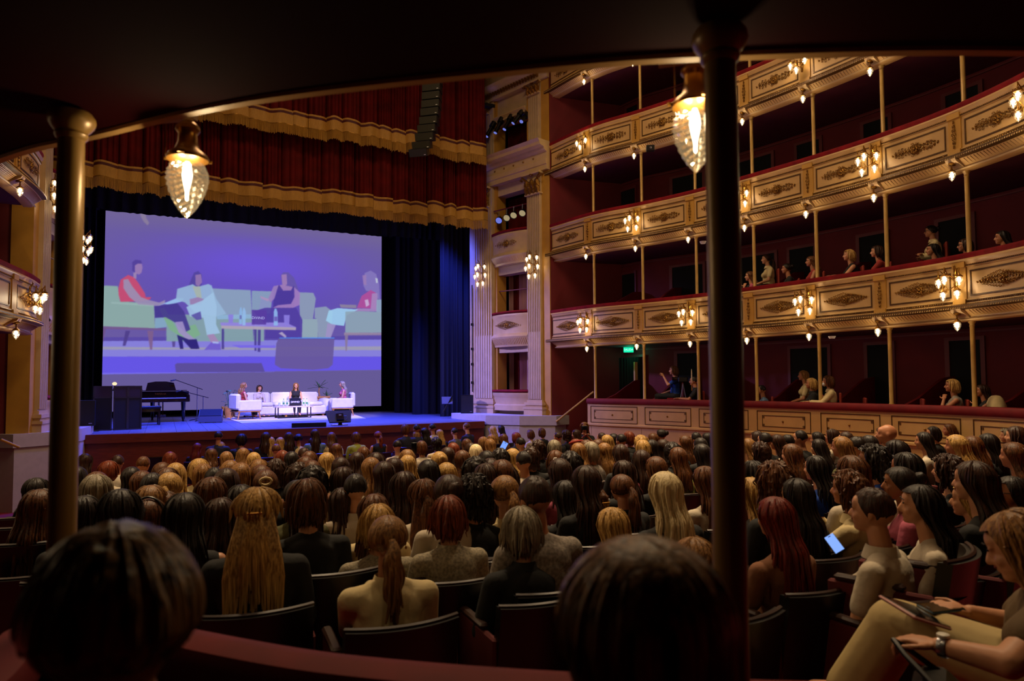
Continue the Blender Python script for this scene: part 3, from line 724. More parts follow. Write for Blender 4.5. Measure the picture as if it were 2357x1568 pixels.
# parterre boxes: panelled front under the right balconies
def parterre(path, posts, d0, d1, side):
    zt = TOP[0]; t = thing('parterre_balustrade', f"panelled cream parterre box front with dark red ledge on the {side}", 'balcony'); B = path.pt(path.len/2, 0, 0)
    z = lambda h: zt-h
    mb = MB(); sweep(mb, path, d0, d1, [(-.3, z(.14)), (.03, z(.14)), (.05, z(.10)), (.04, z(.02)), (.02, z(0)), (-.3, z(0))]); o = mb.obj('velvet_ledge', M['ledge'], t)
    mb = MB(); sweep(mb, path, d0, d1, [(-.15, z(.14)), (0, z(.14)), (0, z(.66)), (.03, z(.68)), (.03, z(.72)), (-.02, z(.74)), (-.02, -.4), (-.15, -.4)]); mb.obj('front_wall', M['cream'], t, False)
    edges = [d0]+[p for p in posts if d0+.3 < p < d1]+[d1]
    for a, b in zip(edges[:-1], edges[1:]):
        if b-a < .5: continue
        mb = MB(); A, Bb = a+.12, b-.10
        for (h0, h1) in ((.20, .215), (.63, .645)): sweep(mb, path, A, Bb, [(0, z(h1)), (.01, z(h1)), (.01, z(h0)), (0, z(h0))], ds=.2)
        for s in (A, Bb-.015): sweep(mb, path, s, s+.015, [(0, z(.645)), (.01, z(.645)), (.01, z(.20)), (0, z(.20))], ds=.02)
        mb.obj('outer_frame', M['giltdark'], t, False)
        mb = MB(); A += .13; Bb -= .13
        for (h0, h1) in ((.30, .312), (.535, .547)): sweep(mb, path, A, Bb, [(0, z(h1)), (.008, z(h1)), (.008, z(h0)), (0, z(h0))], ds=.2)
        for s in (A, Bb-.012): sweep(mb, path, s, s+.012, [(0, z(.547)), (.008, z(.547)), (.008, z(.30)), (0, z(.30))], ds=.02)
        for s in (A+.015, Bb-.055):
            for h in (.325, .49):
                for dd in (0, .03): 
                    sweep(mb, path, s+dd, s+dd+.008, [(0, z(h+.035)), (.008, z(h+.035)), (.008, z(h)), (0, z(h))], ds=.02)
                for dh in (0, .03): sweep(mb, path, s, s+.038, [(0, z(h+dh+.008)), (.008, z(h+dh+.008)), (.008, z(h+dh)), (0, z(h+dh))], ds=.04)
        mb.obj('inner_fret', M['giltdark'], t, False)
        mb = MB(); mb.ell(path.pt((a+b)/2, .005, z(.425)), .022, 8, 5); mb.obj('boss', M['gilt'], t)
    for s in posts:
        if s < d1: 
            mb = MB(); sweep(mb, path, s-.003, s+.003, [(-.02, z(.75)), (-.017, z(.75)), (-.017, 0), (-.02, 0)], ds=.02); mb.obj('wall_joint', M['giltdark'], t, False)
    mb = MB(); sweep(mb, path, d0, d1, [(-.15, .98), (-.15, .90), (-2.25, .90), (-2.25, .98)], ds=.3); mb.obj('box_floor', M['carpet'], t, False)
    t.location = B
    for ch in t.children: ch.location = -B
M['ledge'] = mat('dark_red_ledge', '6c0c12', .7, var=.2, vscale=5, spec=.3)
parterre(RP, POSTS, POSTS[0]-.12, RP.len, 'right')
LP2 = Path([(-3.6, 8.8), (-3.1, 10.5), (-2.72, 12.4), (-2.58, 13.6)])
parterre(LP2, [.1, 1.6, 3.1], 0, LP2.len, 'left')

# back walls of the boxes with doorways
def back_wall(path, d0, d1, name, off=-2.2):
    mb = MB(); sweep(mb, path, d0, d1, [(off, -.3), (off, 13.6), (off-.2, 13.6), (off-.2, -.3)], ds=.3); return struct(name, mb, M['redwall'], smooth=False)
back_wall(RP, 0, RP.len, 'wall_right'); back_wall(LPth, 0, LPth.len, 'wall_left')
LEV = {0: .98, 1: BOT[1]+.17, 2: BOT[2]+.17, 3: BOT[3]+.17}
DOORS = {0: [(1563, 1607), (1824, 1908), (2000, 2056), (2190, 2262)], 1: [(1427, 1464), (1551, 1595), (1708, 1730), (1822, 1877), (1982, 2045), (2165, 2240)],
         2: [(1432, 1465), (1552, 1592), (1700, 1722), (1838, 1890), (1992, 2050), (2183, 2258)], 3: [(1445, 1470), (1560, 1600), (1735, 1760), (1850, 1900)]}
nd = 1
def doorway(path, s0, s1, z0, z1, off, name, inner=None):
    r = tag(thing(name, None, None), kind='structure')
    mb = MB(); sweep(mb, path, s0, s1, [(off+.02, z0), (off+.02, z1), (off+.005, z1), (off+.005, z0)], ds=.3); mb.obj('door_leaf', inner or M['darkdoor'], r, False)
    mb = MB()
    for a, b in ((s0-.07, s0), (s1, s1+.07)): sweep(mb, path, a, b, [(off, z0), (off+.05, z0), (off+.05, z1+.07), (off, z1+.07)], ds=.07)
    sweep(mb, path, s0, s1, [(off, z1), (off+.05, z1), (off+.05, z1+.07), (off, z1+.07)], ds=.2); mb.obj('door_frame', M['frame'], r, False)
for k in DOORS:
    for a, b in DOORS[k]:
        zc = LEV[k]+1; s0, s1 = RP.s_of_px(a, zc, -2.2), RP.s_of_px(b, zc, -2.2)
        if s1-s0 < .5: s1 = s0+.8
        doorway(RP, s0, s1, LEV[k], LEV[k]+2.08, -2.2, 'door_%d' % nd); nd += 1
for k in (0, 1, 2, 3):
    mb = MB(); zz = BOT[k+1] if k < 4 else 12
    sweep(mb, RP, 0, RP.len, [(-2.2, zz-.05), (-2.16, zz-.05), (-2.16, zz-.02), (-2.2, zz-.02)], ds=.3); struct('trim_%d' % (4+k), mb, M['frame'], smooth=False)
# end wall between the proscenium and the first post
mb = MB(); e0 = Vector((10.1, 17.2)); e1 = Vector((12.9, 16.75)); dv = (e1-e0).normalized(); nv = Vector((-dv.y, dv.x))*.15
mb.prism([tuple(e0), tuple(e1), tuple(e1+nv), tuple(e0+nv)], -.3, 13.6); struct('wall_end_right', mb, M['redwall'], smooth=False)
mb = MB(); mb.prism([(-2.45, 16.9), (-5.2, 16.6), (-5.2, 16.8), (-2.45, 17.1)], -.3, 13.6); struct('wall_end_left', mb, M['redwall'], smooth=False)
# hall ceiling (dome springing, out of frame) and rear wall behind the camera
mb = MB(); mb.box((4, 10, 14.2), (26, 30, .2)); struct('ceiling', mb, M['cream2'])
mb = MB(); mb.box((4, -3.2, 5), (26, .2, 18)); struct('wall_rear', mb, M['redwall'])

# ---------------------------------------------------------------- the box the camera stands in
LIP = catmull([(-2.1, 5.6), (-1.2, 4.1), (-.50, 2.91), (-.206, 2.53), (.231, 2.0), (.852, 1.476), (1.234, 1.215), (1.83, .893), (2.6, .60), (3.6, .35), (5, .2)], 8)
LZ = EYE+.79
poly = [(p.x, p.y) for p in LIP]+[(5, -3), (-6, -3), (-6, 5.6)]
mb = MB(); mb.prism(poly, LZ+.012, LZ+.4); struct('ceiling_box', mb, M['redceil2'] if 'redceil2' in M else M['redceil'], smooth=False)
NLP = Path([(-2.1, 5.6), (-1.2, 4.1), (-.50, 2.91), (-.206, 2.53), (.231, 2.0), (.852, 1.476), (1.234, 1.215), (1.83, .893), (2.6, .60), (3.6, .35), (5, .2)])
# path runs left to right; auditorium lies on its left, so offsets are negative there
mb = MB(); sweep(mb, NLP, 0, NLP.len, [(.02, LZ), (-.0, LZ-.004), (-.015, LZ+.01), (-.02, LZ+.06), (-.10, LZ+.14), (-.16, LZ+.24), (.02, LZ+.24)], ds=.08); struct('trim_box_lip', mb, M['cream'])
mb = MB(); sweep(mb, NLP, 0, NLP.len, [(.02, LZ+.24), (-.14, LZ+.25), (-.14, LZ+1.0), (.02, LZ+1.0)], ds=.15); struct('trim_box_parapet', mb, M['cream'])
near_posts = [at_d(1672, 880, 1.5), at_d(151, 880, 1.95)]
CAPZ = EYE+.79
for i, p in enumerate(near_posts):
    t = thing('box_column', ['slim gilded iron column right of centre, nearest the camera', 'slim gilded iron column at the left, in front of the left balcony'][i], 'column', (p.x, p.y, .9), group='iron columns of the camera box')
    Hh = CAPZ-.9-.03
    mb = MB(); mb.lathe([(.055, 0), (.055, .06), (.037, .10), (.0355, Hh-.13), (.0345, Hh-.12), (.0345, Hh-.045)], 24); mb.obj('shaft', M['colnear'], t)
    mb = MB(); mb.lathe([(.034, Hh-.05), (.040, Hh-.045), (.044, Hh-.036), (.041, Hh-.028), (.050, Hh-.018), (.058, Hh-.006), (.062, Hh+.006), (.060, Hh+.018), (.052, Hh+.03)], 24); mb.obj('capital', M['colnear'], t)
RP2 = Path([(-.95, .2), (-.62, 1.0), (-.36, 1.9), (near_posts[1].x-.0, near_posts[1].y+.02), (.38, 1.66), (near_posts[0].x, near_posts[0].y), (1.85, .72), (2.8, .35), (4.5, .0)])
NR = EYE-.662
mb = MB(); sweep(mb, RP2, 0, RP2.len, [(.07, NR-.05), (.05, NR-.005), (.0, NR+.01), (-.05, NR), (-.075, NR-.05), (-.06, NR-.09), (.06, NR-.09)], ds=.06)
tag(mb.obj('velvet_ledge', M['ledge']), 'red velvet padded ledge of the nearest box, below the two foreground heads', 'ledge')
mb = MB(); sweep(mb, RP2, 0, RP2.len, [(.03, NR-.08), (-.03, NR-.08), (-.03, -.2), (.03, -.2)], ds=.12); struct('trim_box_front', mb, M['darkwood'], smooth=False)
bf = [(p.x, p.y) for p in catmull([(-.95, .2), (-.62, 1.0), (-.36, 1.9), (near_posts[1].x, near_posts[1].y), (.40, 1.66), (near_posts[0].x, near_posts[0].y), (1.85, .72), (2.8, .35), (4.5, .0)], 4)]
mb = MB(); mb.prism(bf+[(4.5, -3), (-.95, -3)], .80, .88); struct('floor_box', mb, M['carpet'], smooth=False)
def big_pendant(px, ytop, Z, armpx, label):
    p = at_d(px, ytop, Z); t = thing('crystal_pendant', label, 'hanging lamp', p, 0, 'cut glass lamps under the nearest balcony')
    mb = MB(); mb.lathe([(.008, .0), (.014, -.006), (.026, -.016), (.035, -.026), (.036, -.036), (.030, -.044), (.027, -.050), (.029, -.075), (.038, -.098), (.056, -.112), (.062, -.122), (.060, -.130)], 24)
    mb.obj('brass_gallery', M['brass'], t)
    g = link('cut_glass_globe', GLD, t, (0, 0, -.125)); g.scale = (1.0, 1.0, .98)
    b = link('bulb', BU, t, (0, 0, -.135)); b.scale = (.5, .5, .95)
    mb = MB()
    for a in (2.6, .3, 4.4): mb.box((.064*math.cos(a), .064*math.sin(a), -.122), (.02, .008, .008)); 
    mb.tube([(.062*math.cos(3.0), .062*math.sin(3.0), -.12), (.062*math.cos(3.0), .062*math.sin(3.0), -.02)], .0012, 4)
    mb.obj('thumb_screws', M['brass'], t)
    q = at_d(armpx, 300 if px < 800 else 132, Z*1.02); q.z = p.z+.012
    mb = MB(); a = Vector((p.x, p.y, 0)); b2 = Vector((q.x, q.y, 0))
    mb.bar((b2.x, b2.y, p.z+.012), (a.x+.015, a.y, p.z+.012), .045, .016); mb.box((a.x, a.y, (p.z+LZ)/2+.01), (.03, .03, abs(LZ-p.z)+.06)); o = mb.obj('arm_plate', M['cream2'], t, False); o.location = -Vector(p)
    plamp(Vector(p)+Vector((0, 0, -.17)), 11)
big_pendant(433, 274, 2.12, 285, 'cut glass pendant lamp hanging at the left in front of the valance')
big_pendant(1597, 138, 1.86, 1515, 'cut glass pendant lamp half hidden by the right-hand column')
# ---------------------------------------------------------------- projection screen (a flat lit picture)
def cr(poly): return [(200+a/3.367, 450+b/3.367) for a, b in poly]
PIC = [
 ('5a4aa8', [(100,1100),(2300,1090),(2300,1140),(100,1140)]),
 ('8a84e2', [(100,1130),(2300,1118),(2300,1250),(100,1250)]), ('9f9cb4', [(100,1172),(700,1180),(2300,1170),(2300,1200),(100,1196)]),
 ('6656ee', [(100,1250),(2300,1250),(2300,1352),(100,1382)]), ('7a70f4', [(100,1376),(700,1372),(1450,1366),(1450,1374),(700,1382),(100,1388)]),
 ('665a98', [(100,1388),(2300,1356),(2300,1900),(100,1900)]),
 ('8fb0a8', [(112,705),(150,700),(240,705),(258,820),(520,842),(528,1032),(112,1016)]), ('86acc6', [(528,950),(600,948),(618,965),(620,1022),(528,1032)]), ('98b4b4', [(190,826),(515,846),(515,862),(190,840)]),
 ('765a8e', [(112,1015),(690,1036),(690,1050),(112,1036)]), ('70548c', [(112,1030),(150,1030),(118,1170),(112,1170)]), ('80608e', [(468,1050),(516,1050),(506,1196),(490,1196)]), ('50408c', [(300,1050),(336,1050),(300,1166),(278,1166)]), ('584690', [(650,1045),(692,1045),(682,1176),(664,1176)]),
 ('8ea6c0', [(960,722),(1268,736),(1278,940),(985,940)]), ('8aa2be', [(1276,740),(1440,745),(1420,915),(1276,930)]), ('8f9fb8', [(1640,752),(1752,756),(1772,800),(1750,958),(1650,958)]),
 ('86a6ac', [(616,925),(1280,925),(1290,1132),(616,1132)]), ('8fb4d8', [(1000,928),(1300,922),(1300,955),(1010,962)]), ('8aa6b0', [(1300,930),(1370,940),(1372,1132),(1290,1132)]), ('96aeb8', [(1648,958),(1786,958),(1786,1108),(1654,1108)]), ('8f9fb8', [(1764,872),(1850,862),(1902,900),(1888,1108),(1788,1108),(1784,960),(1762,950)]),
 ('7eae8c', [(560,880),(600,870),(700,1040),(840,1000),(880,1080),(780,1130),(640,1040)]),
 ('cc4e72', [(245,720),(262,655),(320,618),(366,636),(400,680),(450,760),(456,790),(500,790),(488,808),(440,822),(262,826),(246,770)]), ('54429c', [(352,520),(375,500),(420,506),(428,530),(392,536),(372,560),(372,600),(352,585)]), ('9c7cb4', [(372,545),(395,530),(426,532),(432,560),(424,600),(404,616),(374,604)]), ('a088b4', [(360,600),(384,600),(384,650),(362,640)]),
 ('9c90b4', [(284,655),(320,650),(352,705),(420,790),(480,812),(560,832),(606,812),(604,838),(560,858),(400,846),(330,790),(284,720)]), ('9cc6f0', [(552,856),(700,796),(750,798),(742,822),(640,850),(600,842)]),
 ('463a90', [(522,862),(700,835),(752,900),(802,1040),(760,1062),(690,990),(610,945),(528,950)]), ('9f90c6', [(684,982),(742,978),(770,1060),(840,1118),(790,1132),(710,1062)]), ('2a2074', [(698,1080),(790,1118),(850,1115),(872,1190),(806,1190),(740,1118),(748,1190),(722,1190)]),
 ('5446a0', [(812,640),(830,600),(862,588),(890,615),(888,700),(840,720),(780,724)]), ('9676b0', [(840,618),(884,612),(892,676),(866,706),(842,694)]), ('98b8da', [(700,726),(820,690),(852,712),(940,688),(966,700),(1000,800),(1080,920),(1010,936),(850,920),(760,832),(690,806)]), ('a8b4ac', [(818,706),(876,706),(890,800),(850,792)]), ('9a7eb0', [(796,806),(860,790),(908,806),(880,852),(800,846)]),
 ('a2c4e6', [(894,816),(978,752),(1004,860),(1000,1000),(1032,1068),(930,1086),(902,950),(800,940),(770,866)]), ('5c54a8', [(806,930),(880,900),(890,960),(850,968)]), ('a686b6', [(930,1082),(982,1074),(1024,1138),(966,1146)]), ('6f5cce', [(962,1140),(1032,1150),(1040,1198),(908,1198)]), ('a8b8f0', [(970,1132),(1020,1136),(1020,1150),(975,1148)]),
 ('6656a8', [(1502,620),(1520,598),(1560,598),(1604,640),(1640,740),(1560,716),(1510,690)]), ('a27eb6', [(1506,616),(1546,612),(1550,690),(1532,706),(1512,694)]), ('a27eb8', [(1470,700),(1510,694),(1590,710),(1600,740),(1480,740)]), ('4c3a9a', [(1450,720),(1490,696),(1520,740),(1580,738),(1600,700),(1618,760),(1600,876),(1440,876)]), ('9c80be', [(1404,800),(1446,704),(1482,700),(1452,800),(1420,836)]), ('b090be', [(1340,780),(1372,792),(1412,806),(1400,826),(1352,806)]),
 ('a27ec0', [(1604,712),(1650,756),(1646,850),(1580,880),(1440,872),(1480,852),(1580,842),(1606,790)]), ('8a94c4', [(1350,800),(1420,830),(1410,890),(1330,890)]), ('5240a2', [(1290,900),(1380,872),(1620,872),(1668,965),(1664,1110),(1380,1110),(1380,1000)]), ('b4a8c8', [(1484,1070),(1510,1058),(1544,1090),(1540,1108),(1510,1086)]),
 ('8678be', [(2150,604),(2196,584),(2238,610),(2262,690),(2268,820),(2216,750),(2160,740),(2140,700)]), ('9a7cb6', [(2132,622),(2162,616),(2164,700),(2140,690)]), ('b2509c', [(2126,780),(2196,734),(2236,756),(2236,880),(2090,872)]), ('c8b0d8', [(2150,812),(2176,806),(2186,850),(2160,866)]), ('a686be', [(2206,762),(2248,758),(2256,900),(2050,898),(2096,876),(2196,880)]), ('c0c8d8', [(2232,640),(2250,646),(2252,680),(2238,680)]),
 ('a0d0f0', [(1872,894),(1940,874),(2100,886),(2010,930),(1990,1012),(1900,1002),(1850,972)]), ('a092c6', [(1862,992),(1926,1004),(1888,1102),(1846,1102)]), ('8fa6b6', [(2000,902),(2100,898),(2300,905),(2300,1064),(2000,1066)]), ('8fa6c0', [(2242,810),(2300,806),(2300,905),(2240,905)]), ('9a88a4', [(1990,1064),(2300,1066),(2300,1082),(1990,1084)]), ('8a7a9c', [(1996,1080),(2022,1080),(2012,1206),(2002,1206)]), ('8e84a0', [(1955,846),(2085,850),(2085,876),(1965,870)]),
 ('9484e0', [(1032,986),(1540,986),(1618,1022),(1618,1034),(1040,1012)]), ('b2a4b6', [(1040,1010),(1618,1024),(1618,1046),(1042,1034)]), ('4a3c92', [(1044,1034),(1062,1034),(1062,1192),(1044,1192)]), ('4a3c92', [(1294,1040),(1314,1040),(1312,1206),(1298,1206)]), ('4a3c92', [(1324,1042),(1346,1042),(1342,1214),(1322,1212)]), ('7868ea', [(1120,1160),(1460,1164),(1460,1184),(1180,1182)]),
 ('5a3ea2', [(1276,888),(1392,890),(1388,1002),(1276,1002)]), ('8cb6e8', [(1180,900),(1188,868),(1196,868),(1202,900),(1200,1000),(1178,1000)]), ('94bcec', [(1206,902),(1212,872),(1220,872),(1230,904),(1228,1008),(1204,1008)]), ('90b8ee', [(1446,905),(1454,878),(1466,878),(1476,908),(1478,1010),(1446,1010)]), ('6c5cb8', [(1450,940),(1474,940),(1474,975),(1450,975)]), ('6a6cb0', [(1182,930),(1198,930),(1198,960),(1182,960)]),
 ('8c7ee0', [(1094,924),(1134,924),(1130,992),(1098,992)]), ('8c7ee0', [(1524,928),(1570,928),(1566,1002),(1528,1002)]),
 ('69599c', [(1484,1108),(1916,1108),(1902,1312),(1868,1340),(1750,1352),(1500,1340),(1455,1312),(1466,1150)]), ('4f8af0', [(1490,1102),(1916,1102),(1916,1110),(1490,1110)]),
 ('5c4e98', [(682,1312),(700,1300),(1352,1300),(1378,1368),(690,1372)]),
 ('8c7e9e', [(410,130),(450,128),(462,180),(484,215),(470,236),(440,205),(420,170)]),
]
NU, NV = 520, 372
xs = np.linspace(SX0, SX1, NU); zs = np.linspace(SZ0, SZ1, NV)
XX, ZZ = np.meshgrid(xs, zs)
u = (XX-SX0)/(SX1-SX0); v = (ZZ-SZ0)/(SZ1-SZ0)
def H3(s): return np.array([int(s[i:i+2], 16)/255 for i in (0, 2, 4)])
# the projected background: blue light pool in the middle, greyer towards the edges
g = np.exp(-(((u-.50)/.32)**2+((v-.76)/.13)**2)); g2 = np.exp(-(((u-.5)/.6)**2+((v-.60)/.3)**2))
col = H3('6f629c')[None, None]*(1-g2[..., None])+H3('624eb8')[None, None]*g2[..., None]
col = col*(1-.75*g[..., None])+H3('6f54e2')*.75*g[..., None]
tp = np.clip((v-.88)/.12, 0, 1)[..., None]; col = col*(1-tp*.7)+H3('776a94')*tp*.7
def inside(px, pz, P):
    r = np.zeros(px.shape, bool); n = len(P)
    for i in range(n):
        x1, y1 = P[i]; x2, y2 = P[(i+1) % n]
        c = ((y1 > pz) != (y2 > pz)) & (px < (x2-x1)*(pz-y1)/((y2-y1) or 1e-9)+x1); r ^= c
    return r
for c, P in PIC:
    W3 = [at_y(a, b, 27.2) for a, b in cr(P)]; W3 = [(p.x, p.z) for p in W3]
    x0, x1 = min(p[0] for p in W3)-.05, max(p[0] for p in W3)+.05; z0, z1 = min(p[1] for p in W3)-.05, max(p[1] for p in W3)+.05
    i0, i1 = np.searchsorted(xs, [x0, x1]); j0, j1 = np.searchsorted(zs, [z0, z1])
    if i1 <= i0 or j1 <= j0: continue
    a = np.zeros((j1-j0, i1-i0)); dx = xs[1]-xs[0]; dz = zs[1]-zs[0]
    for ox in (-.33, 0, .33):
        for oz in (-.33, 0, .33): a += inside(XX[j0:j1, i0:i1]+ox*dx, ZZ[j0:j1, i0:i1]+oz*dz, W3)
    a = (a/9)[..., None]*.92; col[j0:j1, i0:i1] = col[j0:j1, i0:i1]*(1-a)+H3(c)*a
# soft focus of the projected video
for _ in range(1):
    p = np.pad(col, ((1, 1), (1, 1), (0, 0)), 'edge'); col = (p[1:-1, 1:-1]*2+p[:-2, 1:-1]+p[2:, 1:-1]+p[1:-1, :-2]+p[1:-1, 2:])/6
linc = np.where(col <= .04045, col/12.92, ((col+.055)/1.055)**2.4)
me = bpy.data.meshes.new('picture')
me.from_pydata(np.stack([XX.ravel(), np.full(XX.size, 27.14), ZZ.ravel()], 1).tolist(), [], [(j*NU+i, j*NU+i+1, (j+1)*NU+i+1, (j+1)*NU+i) for j in range(NV-1) for i in range(NU-1)])
ca = me.color_attributes.new('Col', 'FLOAT_COLOR', 'POINT'); rgba = np.ones((XX.size, 4), np.float32); rgba[:, :3] = linc.reshape(-1, 3); ca.data.foreach_set('color', rgba.ravel())
m = bpy.data.materials.new('projected_picture'); m.use_nodes = True; nt = m.node_tree; nt.nodes.clear()
e = nt.nodes.new('ShaderNodeEmission'); a = nt.nodes.new('ShaderNodeVertexColor'); a.layer_name = 'Col'; o = nt.nodes.new('ShaderNodeOutputMaterial')
nt.links.new(a.outputs[0], e.inputs[0]); nt.links.new(e.outputs[0], o.inputs[0]); e.inputs[1].default_value = .96; m.cycles.emission_sampling = 'NONE'; me.materials.append(m)
scr = thing('projection_screen', 'large screen showing four women talking on sofas in violet light', 'screen', (SX0, 27.2, STG))
o = link('picture', me, scr); o.location = (-SX0, -27.2, -STG)
mb = MB(); mb.box(((SX0+SX1)/2, 27.2, (SZ0+SZ1)/2), (SX1-SX0+.04, .08, SZ1-SZ0+.04)); o = mb.obj('backing', M['blackmatte'], scr); o.location = (-SX0, -27.2, -STG)
mb = MB()
for x in (SX0+.4, SX1-.4): mb.box((x, 27.24, (SZ0+STG)/2), (.08, .06, SZ0-STG+.1))
mb.box(((SX0+SX1)/2, 27.3, STG+.02), (SX1-SX0, .3, .04)); o = mb.obj('stand', M['blackmatte'], scr); o.location = (-SX0, -27.2, -STG)
def text(body, size, p, mtl, parent, rot=(PI/2, 0, 0), name='lettering', ext=.002, base=None):
    c = bpy.data.curves.new(name, 'FONT'); c.body = body; c.size = size; c.extrude = ext; c.align_x = 'CENTER'; c.align_y = 'CENTER'
    o = bpy.data.objects.new(name, c); C.objects.link(o); dg = bpy.context.evaluated_depsgraph_get(); me = bpy.data.meshes.new_from_object(o.evaluated_get(dg)); bpy.data.objects.remove(o)
    me.materials.clear(); me.materials.append(mtl); o = link(name, me, parent, p); o.rotation_euler = rot; return o
M['lit_text'] = bulb_mat('projected_white', tuple(hx('b8b8f4')), 1.0)
tp = at_y(*cr([(1328, 950)])[0], 27.12); text('DiViND', .14, (tp.x-SX0, -.075, tp.z-STG), M['lit_text'], scr)

# ---------------------------------------------------------------- furniture on the stage
def fl_at(px, py): return at_z(px, py, -1.14)
M['rug'] = mat('cream_rug', 'cdb9a8', .9, bump=.3, bscale=80)
a, b, c, d = at_z(508, 957, -1.12), at_z(556, 974, -1.12), at_z(842, 963, -1.12), at_z(800, 949, -1.12)
mb = MB(); mb.prism([(p.x, p.y) for p in (a, b, c, d)], STG+.002, STG+.02); tag(mb.obj('rug', M['rug'], smooth=False), 'pale cream rug under the sofa and armchairs on the stage', 'rug')
def armchair(p, rz, label):
    t = thing('armchair', label, 'armchair', (p.x, p.y, STG+.018), rz, 'pale armchairs on the stage')  # faces +Y
    mb = MB(); mb.box((0, -.34, .56), (.74, .15, .50), b=.05); mb.obj('backrest', M['upholstery'], t)
    for s in (-1, 1):
        mb = MB(); mb.box((s*.34, .02, .44), (.11, .74, .34), b=.035); mb.obj('armrest', M['upholstery'], t)
    mb = MB(); mb.box((0, .04, .38), (.56, .66, .18), b=.05); mb.obj('seat', M['upholstery'], t)
    mb = MB(); mb.box((0, 0, .255), (.70, .72, .035)); mb.obj('base_frame', M['wood'], t)
    for sx in (-1, 1):
        for sy in (-1, 1):
            mb = MB(); mb.tube([(sx*.30, sy*.30, .25), (sx*.33, sy*.36, 0)], [.028, .016], 8); mb.obj('leg', M['wood'], t)
    return t
AC1 = at_y(566, 900, 23.3); AC2 = at_y(787, 900, 24.0)
armchair(AC1, -PI/2+.25, 'pale upholstered armchair on the left of the stage, seen from its side')
armchair(AC2, PI/2-.12, 'pale upholstered armchair on the right of the stage, behind the monitor')
SF = at_y(655, 900, 24.6)
t = thing('sofa', 'long off-white sofa with rounded arm in the middle of the stage', 'sofa', (SF.x, SF.y, STG+.018), PI+.03)   # faces -Y
mb = MB(); mb.box((0, 0, .22), (2.7, .85, .30), b=.05); mb.obj('base', M['upholstery'], t)
for i in range(3):
    mb = MB(); mb.box((-.82+i*.82, .06, .42), (.80, .74, .15), b=.05); mb.obj('seat_cushion', M['upholstery'], t)
    mb = MB(); mb.box((-.82+i*.82, -.36, .62), (.80, .18, .42), b=.06); mb.obj('back_cushion', M['upholstery'], t)
for s in (-1, 1):
    mb = MB(); mb.lathe([(.22, 0), (.24, .04), (.24, .42), (.20, .50), (.001, .54)], 16, (s*1.38, 0, .08), Matrix.Diagonal((.9, 1.8, 1)).to_3x3()); mb.obj('rounded_arm', M['upholstery'], t)
mb = MB()
for x in (-1.25, 0, 1.25):
    for y in (-.3, .3): mb.box((x, y, .035), (.06, .06, .07))
mb.obj('foot', M['wood'], t)
CT = at_y(675, 900, 23.35)
t = thing('coffee_table', 'low pale wooden coffee table with thin dark legs before the sofa', 'table', (CT.x, CT.y, STG+.018), .06)
mb = MB(); mb.box((0, 0, .37), (1.18, .55, .04), b=.01); mb.obj('table_top', M['tabletop'] if 'tabletop' in M else M['wood'], t)
for x, y in ((-.52, -.22), (-.52, .22), (.10, -.22), (.10, .22), (.52, .22), (.52, -.22)):
    mb = MB(); mb.bar((x, y, 0), (x, y, .35), .03, .03, (0, 1, 0)); mb.obj('leg', M['black'], t)
mb = MB(); mb.bar((-.52, -.22, .02), (.52, -.22, .02), .03, .03); mb.bar((-.52, .22, .02), (.52, .22, .02), .03, .03); mb.obj('stretcher', M['black'], t)
tz = STG+.018+.39
t = thing('laptop', 'black laptop with a white word on its lid, on the coffee table', 'laptop', (CT.x+.05, CT.y-.04, tz), 0)
mb = MB(); mb.box((0, -.04, .13), (.36, .012, .25), Matrix.Rotation(.12, 3, 'X')); mb.obj('lid', M['black'], t)
mb = MB(); mb.box((0, .1, .01), (.36, .26, .016)); mb.obj('keyboard_base', M['black'], t)
M['paper'] = mat('white_print', 'e8e8e8', .6)
text('DiViND', .085, (0, -.052, .13), M['paper'], t)
M['water'] = mat('bottle_plastic', 'b8c8d8', .1, spec=.8)
M['green'] = mat('green_label', '4a8a50', .5)
for dx, dy, lab in ((-.30, 0, 'small water bottle at the left end of the coffee table'), (-.20, -.06, 'small water bottle just left of the laptop'), (.34, .02, 'small water bottle right of the laptop'), (.42, -.08, 'small water bottle near the right end of the table')):
    t = thing('water_bottle', lab, 'bottle', (CT.x+dx, CT.y+dy, tz), 0, 'water bottles on the coffee table')
    mb = MB(); mb.lathe([(.032, 0), (.034, .02), (.034, .15), (.028, .18), (.013, .20), (.013, .22)], 10); mb.obj('bottle_body', M['water'], t)
    mb = MB(); mb.lathe([(.015, .215), (.015, .24)], 8); mb.obj('bottle_cap', M['green'], t); mb = MB(); mb.lathe([(.035, .06), (.035, .12)], 10, cap=False); mb.obj('bottle_label', M['green'], t)
for dx, lab in ((-.42, 'drinking glass at the left edge of the coffee table'), (.52, 'drinking glass at the right edge of the coffee table')):
    mb = MB(); mb.lathe([(.030, 0), (.034, .11), (.031, .11), (.028, .01)], 12, cap=False); o = mb.obj('drinking_glass', M['water'], loc=(CT.x+dx, CT.y+.1, tz)); tag(o, lab, 'glass', 'drinking glasses on the coffee table')
